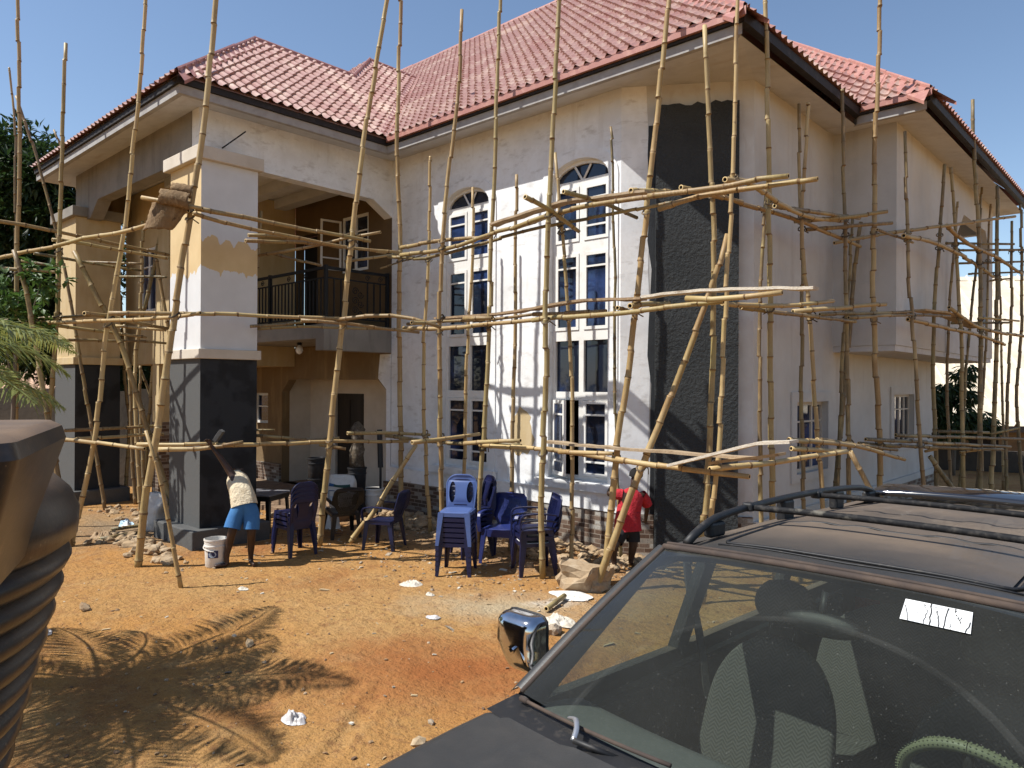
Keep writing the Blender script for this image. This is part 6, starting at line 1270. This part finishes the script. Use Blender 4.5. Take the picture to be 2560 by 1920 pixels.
V['paint'] = paint(); V['trim'] = mat('black_trim', (.012, .012, .013), .55, var=((30, (.05, .043, .036), .55, .75),)); V['rubber'] = mat('dusty_rubber', (.045, .032, .026), .85, var=((9, (.085, .058, .042), .45, .7),)); V['chrome'] = mat('worn_chrome', (.60, .60, .62), .10, 1.0, var=((5, (.34, .30, .26), .50, .74), (40, (.24, .19, .14), .66, .76)), bump=((3, .03),))
V['silver'] = mat('silver_arm', (.55, .55, .56), .3, .8); V['inside'] = mat('grey_interior', (.045, .046, .046), .9, var=((60, (.06, .06, .06), .5, .7),)); V['dash'] = mat('dashboard', (.10, .105, .10), .85, var=((3, (.075, .08, .078), .4, .7), (70, (.12, .12, .115), .5, .7))); V['tyre'] = mat('tyre', (.02, .019, .018), .9); V['rim'] = mat('alloy_rim', (.30, .30, .31), .4, .7); V['lampglass'] = mat('lamp_glass', (.35, .36, .38), .1, .4)
def seat_mat():
    mt = mat('herringbone_cloth', (.16, .155, .14), .95); nt, N, L, b = nodes(mt); tc = N.new('ShaderNodeTexCoord'); sp = N.new('ShaderNodeSeparateXYZ'); L.new(tc.outputs['Object'], sp.inputs[0])
    def mth(op, a, c=None):
        n = N.new('ShaderNodeMath'); n.operation = op
        for k, q in enumerate((a, c)):
            if q is None: continue
            if hasattr(q, 'links'): L.new(q, n.inputs[k])
            else: n.inputs[k].default_value = q
        return n.outputs[0]
    zig = mth('PINGPONG', sp.outputs[1], .022); ph = mth('ADD', mth('MULTIPLY', zig, 1.0), sp.outputs[2]); st = mth('GREATER_THAN', mth('FRACT', mth('MULTIPLY', ph, 62)), .5)
    mx = N.new('ShaderNodeMix'); mx.data_type = 'RGBA'; L.new(st, mx.inputs[0]); mx.inputs[6].default_value = (.095, .094, .087, 1); mx.inputs[7].default_value = (.058, .057, .053, 1); L.new(mx.outputs[2], b.inputs['Base Color']); return mt
V['seat'] = seat_mat(); V['wheelcover'] = mat('knobbly_wheel_cover', (.20, .21, .13), .5, var=((8, (.15, .16, .10), .4, .7),))
def auto_glass(name, dust, tint=(.60, .66, .62), sc_=3.0, arcs=()):
    mt = bpy.data.materials.new(name); mt.use_nodes = True; nt = mt.node_tree; N = nt.nodes; L = nt.links; N.remove(N['Principled BSDF']); out = N['Material Output']
    tr = N.new('ShaderNodeBsdfTransparent'); tr.inputs[0].default_value = (*tint, 1); gl = N.new('ShaderNodeBsdfGlossy'); gl.inputs['Roughness'].default_value = .03; fr = N.new('ShaderNodeFresnel'); fr.inputs[0].default_value = 1.12
    m1 = N.new('ShaderNodeMixShader'); L.new(fr.outputs[0], m1.inputs[0]); L.new(tr.outputs[0], m1.inputs[1]); L.new(gl.outputs[0], m1.inputs[2])
    df = N.new('ShaderNodeBsdfDiffuse'); df.inputs[0].default_value = (.30, .30, .27, 1); tc = N.new('ShaderNodeTexCoord')
    def nz(s, lo, hi, a, b_):
        t = N.new('ShaderNodeTexNoise'); t.inputs['Scale'].default_value = s; t.inputs['Detail'].default_value = 7; L.new(tc.outputs['Object'], t.inputs[0]); r = N.new('ShaderNodeMapRange'); r.inputs[1].default_value = lo; r.inputs[2].default_value = hi; r.inputs[3].default_value = a; r.inputs[4].default_value = b_; L.new(t.outputs[0], r.inputs[0]); return r.outputs[0]
    a = N.new('ShaderNodeMath'); L.new(nz(sc_, .3, .75, dust*.55, dust*1.5), a.inputs[0]); L.new(nz(170, .66, .74, 0, .22), a.inputs[1]); a2 = N.new('ShaderNodeMath'); L.new(a.outputs[0], a2.inputs[0]); L.new(nz(900, .4, .7, 0, .05), a2.inputs[1])
    fac = a2.outputs[0]
    for ctr, rad in arcs:                                            # the edge of the wiper's sweep, left in the dust
        ds = N.new('ShaderNodeVectorMath'); ds.operation = 'DISTANCE'; L.new(tc.outputs['Object'], ds.inputs[0]); ds.inputs[1].default_value = ctr
        cp = N.new('ShaderNodeMath'); cp.operation = 'COMPARE'; L.new(ds.outputs['Value'], cp.inputs[0]); cp.inputs[1].default_value = rad; cp.inputs[2].default_value = .011
        ml = N.new('ShaderNodeMath'); ml.operation = 'MULTIPLY'; L.new(cp.outputs[0], ml.inputs[0]); L.new(nz(6, .35, .65, .005, .035), ml.inputs[1])
        out_ = N.new('ShaderNodeMath'); out_.operation = 'GREATER_THAN'; L.new(ds.outputs['Value'], out_.inputs[0]); out_.inputs[1].default_value = rad
        m3 = N.new('ShaderNodeMath'); m3.operation = 'MULTIPLY_ADD'; L.new(out_.outputs[0], m3.inputs[0]); m3.inputs[1].default_value = .012; L.new(ml.outputs[0], m3.inputs[2])
        ad = N.new('ShaderNodeMath'); L.new(fac, ad.inputs[0]); L.new(m3.outputs[0], ad.inputs[1]); fac = ad.outputs[0]
    m2 = N.new('ShaderNodeMixShader'); L.new(fac, m2.inputs[0]); L.new(m1.outputs[0], m2.inputs[1]); L.new(df.outputs[0], m2.inputs[2]); L.new(m2.outputs[0], out.inputs[0]); return mt
V['screen'] = auto_glass('dusty_windscreen', .032, arcs=(((.80, .10, 1.26), .62),)); V['sideglass'] = auto_glass('dusty_side_glass', .06)
V['sticker'] = mat('cracked_sticker', (.70, .70, .68), .6, var=((20, (.50, .52, .55), .5, .75),)); V['ink'] = mat('black_ink', (.02, .02, .02), .8)
def cb(mb, name, m_, parent=None, **k): return mb.build(name, m_, parent or car, **k)
def roofp(u, v):                                                    # u back along the roof, v across
    x = .03-2.72*u; y = (v*2-1); e = abs(y)
    z = 1.745+.040*math.sin(math.pi*min(1, u*1.15)**.8*.9)-.050*e**3.2-.006*(1-min(1, u*8))
    if .13 < u and e < .72:
        ph = (u-.30)/.70
        if ph > 0 and .12 < e < .66: z += .007*(1 if (int(e*7) % 2) else 0)
    return Vector((x+.05*(1-y*y)*(1-u), y*(.632+.012*u), z))
mb = MB(); mb.grid(roofp, 60, 40)
for s in (-1, 1):                                                   # upper sides with window openings
    def fs(x, z, w_, s=s): return Vector((x, s*(.83-(max(z, 1.12)-1.12)/.60*.19-w_), z))
    mb.shape([(.85, 1.12), (-2.78, 1.12), (-2.60, 1.74), (.02, 1.725), (.14, 1.67)], [[(.55, 1.22), (-.36, 1.20), (-.36, 1.655), (.07, 1.655)], [(-.46, 1.20), (-1.36, 1.20), (-1.36, 1.655), (-.46, 1.655)], [(-1.47, 1.22), (-2.40, 1.22), (-2.34, 1.64), (-1.47, 1.64)]], fs, 0, .045)
    arch_ = lambda cx, r: [(cx+r*math.cos(a), .36+r*math.sin(a)) for a in [R(180*k/12) for k in range(13)]]
    def fl_(x, z, w_, s=s): return Vector((x, s*(.83+.035*math.sin(math.pi*min(1, max(0, (z-.3)/.8)))-w_-(.10*max(0, x-1.7)/.6)), z))
    lower = [(-2.78, .42), (-2.78, 1.06), (2.28, .98), (2.32, .42)]
    o_ = [(-2.78, 1.12), (-2.78, .42)] + [( -1.62+.40-.40*math.cos(R(180*k/12)), .36+.40*math.sin(R(180*k/12))) for k in range(13)] + [(1.15+.40-.40*math.cos(R(180*k/12)), .36+.40*math.sin(R(180*k/12))) for k in range(13)] + [(2.32, .42), (2.28, 1.0), (.85, 1.19), (.85, 1.12)]
    mb.shape(o_, [], fl_, 0, .04)
    # fender top
    mb.grid(lambda u, v, s=s: Vector((.835+1.44*u, s*((.735+.10*v)-.10*max(0, u-.55)), 1.252-.185*u**1.4-.06*v*v)), 10, 4)
mb.quad((-2.78, -.83, .42), (-2.78, .83, .42), (-2.78, .83, 1.12), (-2.78, -.83, 1.12)); mb.quad((2.3, -.72, .42), (2.3, .72, .42), (2.28, .72, .90), (2.28, -.72, .90))
mb.quad((-2.6, -.83, .40), (2.3, -.83, .40), (2.3, .83, .40), (-2.6, .83, .40))
body = cb(mb, 'body', V['paint'], auto=35)
mb = MB(); mb.shape([(-.83, 1.12), (.83, 1.12), (.64, 1.70), (-.64, 1.70)], [[(-.66, 1.14), (.66, 1.14), (.54, 1.62), (-.54, 1.62)]], lambda u, v, w_: Vector((-2.78+(v-1.06)/.68*.18-w_*-1, u, v)), 0, .04); cb(mb, 'tailgate', V['paint'])
mb = MB(); mb.quad((-2.75, -.68, 1.13), (-2.75, .68, 1.13), (-2.62, .55, 1.63), (-2.62, -.55, 1.63)); cb(mb, 'rear_window', V['sideglass'], fix=False)
mb = MB(); mb.grid(lambda u, v: Vector((.835+1.44*u+.10*(1-(2*v-1)**2)*(1-u)*1.0, (2*v-1)*(.735-.09*max(0, u-.55)), 1.262-.19*u**1.4+.030*(1-(2*v-1)**2)+(.012 if abs(2*v-1) < .55 else 0))), 24, 24); cb(mb, 'hood', V['paint'], auto=30)
mb = MB(); mb.grid(lambda u, v: Vector((.70+.15*u+.115*(1-(2*v-1)**2), (2*v-1)*.765, 1.275-.012*u+.01*(1-(2*v-1)**2))), 4, 20); cb(mb, 'cowl', V['trim'], smooth=True)
def ws(s, v):                                                       # windscreen: s up, v across
    y = 2*v-1; x0 = .70+.115*(1-y*y); x1 = .045+.055*(1-y*y); bul = .035*math.sin(math.pi*s)*(1-.6*y*y)
    return Vector((x0+(x1-x0)*s+bul*.55, y*(.745+(.605-.745)*s), 1.285+.012*(1-y*y)+(1.728-1.285)*s+.012*(1-y*y)*s+bul*.7))
mb = MB(); mb.grid(ws, 14, 24); cb(mb, 'windscreen', V['screen'], smooth=True, fix=False)
def along(path, r, name, m_, n=6, parent=None, flat=1): mb = MB(); mb.tube(path, r, n); return cb(mb, name, m_, parent, smooth=True)
mb = MB(); up3 = Vector((.25, 0, .012))
mb.tube([ws(1.0, k/20)+Vector((-.006, 0, .008)) for k in range(21)], .012, 6); mb.tube([ws(1.025, k/20)+Vector((-.012, 0, .008)) for k in range(21)], .007, 6)
for v in (0, 1): mb.tube([ws(k/14, v) for k in range(15)], .010, 6)
cb(mb, 'windscreen_seal', V['rubber'], smooth=True)
for s in (-1, 1):                                                   # flat front pillars beside the glass
    def ap(u, v, s=s):
        q = ws(min(1, u*1.02), 0 if s < 0 else 1); return q + Vector((-.012*v, s*.062*v*(1-.25*u), .012*math.sin(v*math.pi)-.030*v*v+.006))
    mb = MB(); mb.grid(ap, 16, 5)
    def ar(u, v, s=s): q = roofp(u*.98, 0 if s < 0 else 1); return q + Vector((0, s*.022*v, .004*math.sin(v*math.pi)-.03*v))
    mb.grid(ar, 20, 3); cb(mb, 'front_pillar', V['paint'], smooth=True)
for s in (-1, 1):
    for q in ([(.55, 1.22), (-.36, 1.20), (-.36, 1.655), (.07, 1.655)], [(-.46, 1.20), (-1.36, 1.20), (-1.36, 1.655), (-.46, 1.655)], [(-1.47, 1.22), (-2.40, 1.22), (-2.34, 1.64), (-1.47, 1.64)]):
        mb = MB(); mb.poly([(x, s*(.805-(z-1.12)/.60*.19), z) for x, z in q]); cb(mb, 'side_window', V['sideglass'], fix=False)
    for x in (-.15, -1.15):
        mb = MB(); mb.box(x-.09, x+.09, s*.875-.012, s*.875+.012, .90, .925); cb(mb, 'door_handle', V['trim'], bevel=.006)
# roof rack
for s in (-1, 1):
    P = [Vector((-.10, s*.585, 1.735)), Vector((-.22, s*.58, 1.79)), Vector((-.45, s*.575, 1.832)), Vector((-1.2, s*.57, 1.858)), Vector((-2.0, s*.57, 1.845)), Vector((-2.35, s*.575, 1.80)), Vector((-2.5, s*.58, 1.74))]
    mb = MB(); mb.tube(catmull(P, .06), .0175, 8); rl = cb(mb, 'roof_rail', V['trim'], smooth=True)
    for x in (-.32, -1.05, -1.75, -2.3):
        mb = MB(); mb.box(x-.06, x+.06, s*.577-.022, s*.577+.022, 1.74, 1.845-(.04 if x < -2.2 or x > -.4 else 0)); cb(mb, 'foot', V['trim'], rl, bevel=.012)
for x in (-.62, -1.42):
    mb = MB(); mb.tube([Vector((x, y, 1.842+.012*(1-(y/.57)**2))) for y in [(-.57+1.14*k/12) for k in range(13)]], .0145, 8); cb2 = cb(mb, 'crossbar', V['barworn'] if 'barworn' in V else V.setdefault('barworn', mat('worn_black_bar', (.012, .012, .013), .7, spec=.15, var=((6, (.12, .11, .09), .62, .68), (30, (.05, .045, .04), .5, .7)))), smooth=True)
    for s in (-1, 1): mb = MB(); mb.box(x-.028, x+.028, s*.565-.024, s*.565+.024, 1.825, 1.866); cb(mb, 'clamp', V['trim'], cb2, bevel=.01)
mb = MB()                                                          # sunroof panel and its dark seal
sp_ = lambda u, v, dz: (lambda p: p+Vector((0, 0, dz)))(roofp((.22+u*.62)/2.72, .5+(v-.5)*.74))
out = [(k/16, 0) for k in range(17)]+[(1, k/16) for k in range(1, 17)]+[(1-k/16, 1) for k in range(1, 17)]+[(0, 1-k/16) for k in range(1, 16)]
def rr_(u, v):
    x, y = u*2-1, v*2-1; k = .12; ax, ay = abs(x), abs(y)
    if ax > 1-k and ay > 1-k:
        dx, dy = ax-(1-k), ay-(1-k); L_ = math.hypot(dx, dy)
        if L_ > k: dx, dy = dx*k/L_, dy*k/L_; x, y = math.copysign(1-k+dx, x), math.copysign(1-k+dy, y)
    return (x+1)/2, (y+1)/2
mb.tube([sp_(*rr_(u, v), .006) for u, v in out]+[sp_(*rr_(0, 0), .006)], .0065, 6, caps=False); cb(mb, 'sunroof_seal', V['trim'], smooth=True)
mb = MB(); mb.grid(lambda u, v: sp_(*rr_(.02+.96*u, .02+.96*v), .009), 20, 20); cb(mb, 'sunroof', V['paint'], smooth=True, fix=False)
for x in (-.30,):
    mb = MB(); mb.tube([roofp((.18+.03*abs(k-8)/8)/2.72, .12+.76*k/16)+Vector((0, 0, .003)) for k in range(17)], .004, 5); cb(mb, 'roof_seam', V['trim'], smooth=True)
mb = MB(); mb.grid(lambda u, v: Vector((-2.42-.30*u, (2*v-1)*(.60-.04*u), 1.80+.035*math.sin(u*math.pi*.7)-.02*(2*v-1)**2)), 8, 16); V['gloss'] = mat('glossy_black', (.012, .012, .014), .08, spec=.9, coat=.6); cb(mb, 'rear_spoiler', V['gloss'], smooth=True, solid=.03)
mb = MB(); mb.tube([Vector((-2.3, .45, 1.78)), Vector((-2.55, .45, 2.05))], .006, 6); mb.lathe([(.010, 0), (.014, .01), (.008, .02)], 8, c=(-2.55, .45, 2.045)); cb(mb, 'aerial', V['trim'])
# mirrors
for s in (-1, 1):
    mb = MB(); c = Vector((.36, s*1.01, 1.33))
    def mir(u, v, s=s):
        a = 2*math.pi*u; p = 6.5; ca, sa = math.cos(a), math.sin(a); k = (abs(ca)**p+abs(sa)**p)**(-1/p); w_ = .100*ca*k; h = .112*sa*k; t = math.sin(v*math.pi/2)**.5
        dep = .10*(max(0, math.cos(v*math.pi/2)))**.5
        tp = 1-.22*max(0, -h/.112); return c+Vector((dep, s*(w_*tp*t-.04*max(0, -h/.112)), h*t))
    mb.grid(mir, 36, 10); mr = cb(mb, 'mirror', V['chrome'], 'chrome' and None, smooth=True)
    mb = MB(); mb.poly([mir(k/36, 1)+Vector((.004, 0, 0)) for k in range(36)]); cb(mb, 'mirror_glass', V['gloss'], mr, fix=False)
    mb = MB(); mb.tube([c+Vector((.03, -s*.06, -.09)), c+Vector((.05, -s*.12, -.125)), Vector((.44, s*.82, 1.22))], [.026, .022, .03], 8); cb(mb, 'mirror_arm', V['trim'], mr, smooth=True)
    mb = MB(); n = 36; mb.tube([mir(k/36, 1) for k in range(37)], .006, 5, caps=False); cb(mb, 'mirror_rim', V['trim'], mr, smooth=True)
# wipers
def gl(s, v, o=.018): p = ws(s, v); return p+Vector((.57, 0, .82))*o
for v0, v1, hub in ((.03, .42, .30), (.45, .88, .72)):
    bl = [gl(-.035+.03*(k/10), v0+(v1-v0)*k/10, .024) for k in range(11)]
    mb = MB(); mb.tube(bl, .007, 6); mb.tube([bl[0], bl[0].lerp(bl[1], .6)], .011, 6); wb = cb(mb, 'wiper', V['rubber'], smooth=True)
    m0 = bl[4]; c = catmull([m0+Vector((-.01, -.01, .010)), m0+Vector((.015, .03, .026)), m0+Vector((.05, .06, .018)), m0+Vector((.085, .075, .0))], .01)
    mb = MB(); mb.tube(c, .009, 6, flat=.6); cb(mb, 'wiper_arm', V['silver'], wb, smooth=True)
    mb = MB(); mb.tube([m0+Vector((.085, .075, 0)), Vector((.83, (2*hub-1)*.70, 1.272))], .010, 6); cb(mb, 'wiper_hub', V['trim'], wb, smooth=True)
# inside
mb = MB(); mb.grid(lambda u, v: Vector((.76-.46*u+.08*(1-(2*v-1)**2), (2*v-1)*.72, 1.215+.02*math.sin(u*3)-.03*u*u*2-(.12*max(0, u-.85)/.15))), 10, 12); mb.box(.27, .40, -.70, .70, .45, 1.05); cb(mb, 'dashboard', V['dash'], smooth=True, auto=40)
mb = MB(); mb.box(-2.6, .8, -.74, .74, .44, .5)
for s in (-1, 1): mb.box(-2.4, .6, s*.765-.02, s*.765+.02, .5, 1.10)
cb(mb, 'floor', V['inside'])
mb = MB(); mb.grid(lambda u, v: roofp(.02+.95*u, .03+.94*v)+Vector((0, 0, -.035)), 16, 12); cb(mb, 'headlining', V['inside'], smooth=True, fix=False)
def seat(y, x=-.28, wide=.27, hr=True):
    mb = MB()
    def back(u, v):
        a = 2*math.pi*u; w_ = wide*(1-.10*v)*(1-(max(0, v-.45)/.5501)**3.2*.62); d = .055*(1-.3*v); sx = abs(math.cos(a))**.5*math.copysign(1, math.cos(a)); sy = abs(math.sin(a))**.6*math.copysign(1, math.sin(a)); cap_ = math.sqrt(max(0, 1-max(0, (v-.88)/.12)**2)) if v > .88 else 1
        return Vector((x-.22*v+sy*d*cap_+.012*math.cos(4*math.pi*u), y+sx*w_*(cap_*.5+.5 if v > .88 else 1), .62+.70*v))
    mb.grid(back, 32, 22); mb.poly([back(k/32, 1) for k in range(32)]); st = cb(mb, 'seat', V['seat'], smooth=True)
    mb = MB(); mb.grid(lambda u, v: Vector((x+.02+.48*u, y+(2*v-1)*wide, .60+.03*math.sin(math.pi*v)+.05*u-.08*max(0, u-.9)/.1)), 10, 10); mb.box(x, x+.48, y-wide, y+wide, .48, .585); cb(mb, 'cushion', V['seat'], st, smooth=True)
    if hr:
        mb = MB()
        def hd(u, v):
            a = 2*math.pi*u; t = math.sin(math.pi*min(1, max(0, v)))**.35; sx = abs(math.cos(a))**.6*math.copysign(1, math.cos(a)); return Vector((x-.25+math.sin(a)*.045*t-.02*v, y+sx*.135*t*(1-.15*v), 1.36+.20*v))
        mb.grid(hd, 24, 12); cb(mb, 'headrest', V['seat'], st, smooth=True)
        for s in (-1, 1): mb = MB(); mb.tube([Vector((x-.22, y+s*.05, 1.28)), Vector((x-.25, y+s*.05, 1.40))], .007, 6); cb(mb, 'headrest_post', V['trim'], st)
seat(-.37); seat(.37); seat(0, -1.45, .62, False)
for s in (-1, 1):
    mb = MB(); mb.tube(catmull([Vector((-.42, s*.755, 1.60)), Vector((-.43, s*.74, 1.45)), Vector((-.45, s*.70, 1.25)), Vector((-.50, s*.66, .8))], .08), .02, 4); mb.lathe([(.018, -.02), (.022, 0), (.018, .02)], 8, c=(-.42, s*.745, 1.60)); cb(mb, 'seat_belt', V['inside'])
sw_ = Matrix.Translation((-.12, .37, 1.10)) @ Matrix.Rotation(R(-62), 4, 'Y'); mb = MB(); mb.tube([sw_ @ Vector((.19*math.cos(a), .19*math.sin(a), 0)) for a in [2*math.pi*k/40 for k in range(41)]], .019, 10, caps=False); stw = cb(mb, 'steering_wheel', V['wheelcover'], smooth=True)
mb = MB()
for k in range(90):
    for b_ in (-.9, -.3, .3, .9, 1.5, 2.1):
        a = 2*math.pi*(k+.5*(int(b_*10) % 2))/90; q = sw_ @ Vector(((.19+.020*math.cos(b_))*math.cos(a), (.19+.020*math.cos(b_))*math.sin(a), .020*math.sin(b_))); mb.lathe([(.001, -.0025), (.0034, 0), (.001, .0025)], 5, c=tuple(q), cap=False)
cb(mb, 'knobs', V['wheelcover'], stw, fix=False)
mb = MB()
for a in (0, 2.2, 4.1): mb.tube([sw_ @ Vector((.03*math.cos(a), .03*math.sin(a), -.03)), sw_ @ Vector((.18*math.cos(a), .18*math.sin(a), 0))], .016, 6)
mb.lathe([(.001, .02), (.06, .01), (.07, -.02), (.03, -.05)], 16, c=(-.12, .37, 1.08)); cb(mb, 'spokes', V['trim'], stw, smooth=True)
mb = MB(); mb.tube([sw_ @ Vector((0, 0, -.03)), Vector((.35, .37, .92))], .04, 8); cb(mb, 'steering_column', V['inside'])
V['teal'] = mat('teal_card', (.10, .42, .38), .6); mb = MB(); mb.box(.30, .38, .42, .58, 1.185, 1.195)
cb(mb, 'card', V['teal'])
mb = MB(); mb.lathe([(.001, -.02), (.04, -.018), (.05, 0), (.04, .018), (.001, .02)], 20); mv = Matrix.Translation((.16, .02, 1.60)) @ Matrix.Rotation(R(80), 4, 'Y') @ Matrix.Diagonal((.8, 2.5, 1, 1)); mb.v = [mv @ v for v in mb.v]; mb.tube([Vector((.16, .02, 1.62)), Vector((.13, .02, 1.70))], .012, 6); cb(mb, 'rear_view_mirror', V['trim'], smooth=True)
# cracked sticker inside the top of the glass, with its line of capitals
def stf(u, v, o=.006): return gl(.83+.11*v, .700+.132*u, o)
cr = random.Random(5); mb = MB(); mb.grid(lambda u, v: stf(u, v), 10, 4); stk = cb(mb, 'sticker', V['sticker'], fix=False)
mb = MB()
def crack(a, b, w_, n=6):
    pts = []
    for k in range(n+1): t = k/n; pts.append((a[0]+(b[0]-a[0])*t+cr.uniform(-.012, .012)*(0 < k < n), a[1]+(b[1]-a[1])*t))
    for p, q in zip(pts, pts[1:]): mb.quad(stf(p[0]-w_, p[1], .0075), stf(p[0]+w_, p[1], .0075), stf(q[0]+w_, q[1], .0075), stf(q[0]-w_, q[1], .0075))
for a, b, w_ in (((.02, .70), (.12, 0), .006), ((.20, .66), (.10, .6), .004), ((.30, .9), (.36, .6), .005), ((.36, .6), (.35, 0), .005), ((.40, 1), (.43, 0), .009), ((.50, .72), (.56, 0), .008), ((.66, .95), (.63, 0), .008), ((.76, .98), (.76, .8), .008), ((.78, .72), (.85, .35), .007), ((.86, .65), (.84, .45), .005), ((.98, .5), (.93, 0), .008), ((.69, .4), (.73, 0), .004), ((.1, .4), (.25, .1), .003), ((.22, .5), (.3, .2), .003)): crack(a, b, w_)
cb(mb, 'cracks', V['ink'], stk, fix=False)
tx = bpy.data.curves.new('lettering', 'FONT'); tx.body = 'AND CATHOLIC PRAYER MINISTRY OF THE HOLY SPIRIT'; tx.size = .0105; tx.materials.append(V['ink'])
tmp = bpy.data.objects.new('lettering', tx); COL.objects.link(tmp); bpy.context.view_layer.update()
tm_ = bpy.data.meshes.new_from_object(tmp.evaluated_get(bpy.context.evaluated_depsgraph_get())); bpy.data.objects.remove(tmp)
to = bpy.data.objects.new('lettering', tm_); COL.objects.link(to); to.parent = stk
a, b, c_ = stf(.12, .84, .0085), stf(.96, .84, .0085), stf(.12, .95, .0085); X = (b-a); fit = X.length/max(v.co.x for v in tm_.vertices); X.normalize(); Y = (c_-a); Y = (Y-X*Y.dot(X)).normalized()
M_ = Matrix((X*fit, Y*fit, X.cross(Y)*fit)).transposed().to_4x4(); M_.translation = a; to.matrix_local = M_
# wheels, lamps, bumpers
for x in (1.55, -1.22):
    for s in (-1, 1):
        wl = empty('wheel'); wl.parent = car; wl.location = (x, s*.74, .36); wl.rotation_euler = (R(90), 0, 0)
        mb = MB(); mb.lathe([(.21, -.11), (.33, -.115), (.36, -.08), (.365, 0), (.36, .08), (.33, .115), (.21, .11)], 36, cap=False); mb.build('tyre', V['tyre'], wl, smooth=True)
        mb = MB(); mb.lathe([(.215, -.09), (.19, -.05), (.06, -.06), (.05, -.09), (.001, -.09)], 24, cap=False); mb.lathe([(.215, .09), (.19, .05), (.06, .06), (.05, .09), (.001, .09)], 24, cap=False); mb.build('rim', V['rim'], wl, smooth=True)
mb = MB(); mb.box(2.28, 2.42, -.82, .82, .40, .62); cb(mb, 'bumper', V['trim'], bevel=.04); mb = MB(); mb.box(-2.92, -2.78, -.82, .82, .40, .62); cb(mb, 'bumper', V['trim'], bevel=.04)
for s in (-1, 1):
    mb = MB(); mb.box(2.27, 2.31, s*.56-.15, s*.56+.15, .70, .88); cb(mb, 'headlight', V['lampglass'], bevel=.02)
    mb = MB(); mb.box(-2.80, -2.775, s*.72-.08, s*.72+.08, .70, 1.02); cb(mb, 'tail_light', V['red'], bevel=.02)
mb = MB()
for k in range(5): mb.box(2.27, 2.30, -.38, .38, .70+k*.04, .718+k*.04)
cb(mb, 'grille', V['chrome'])
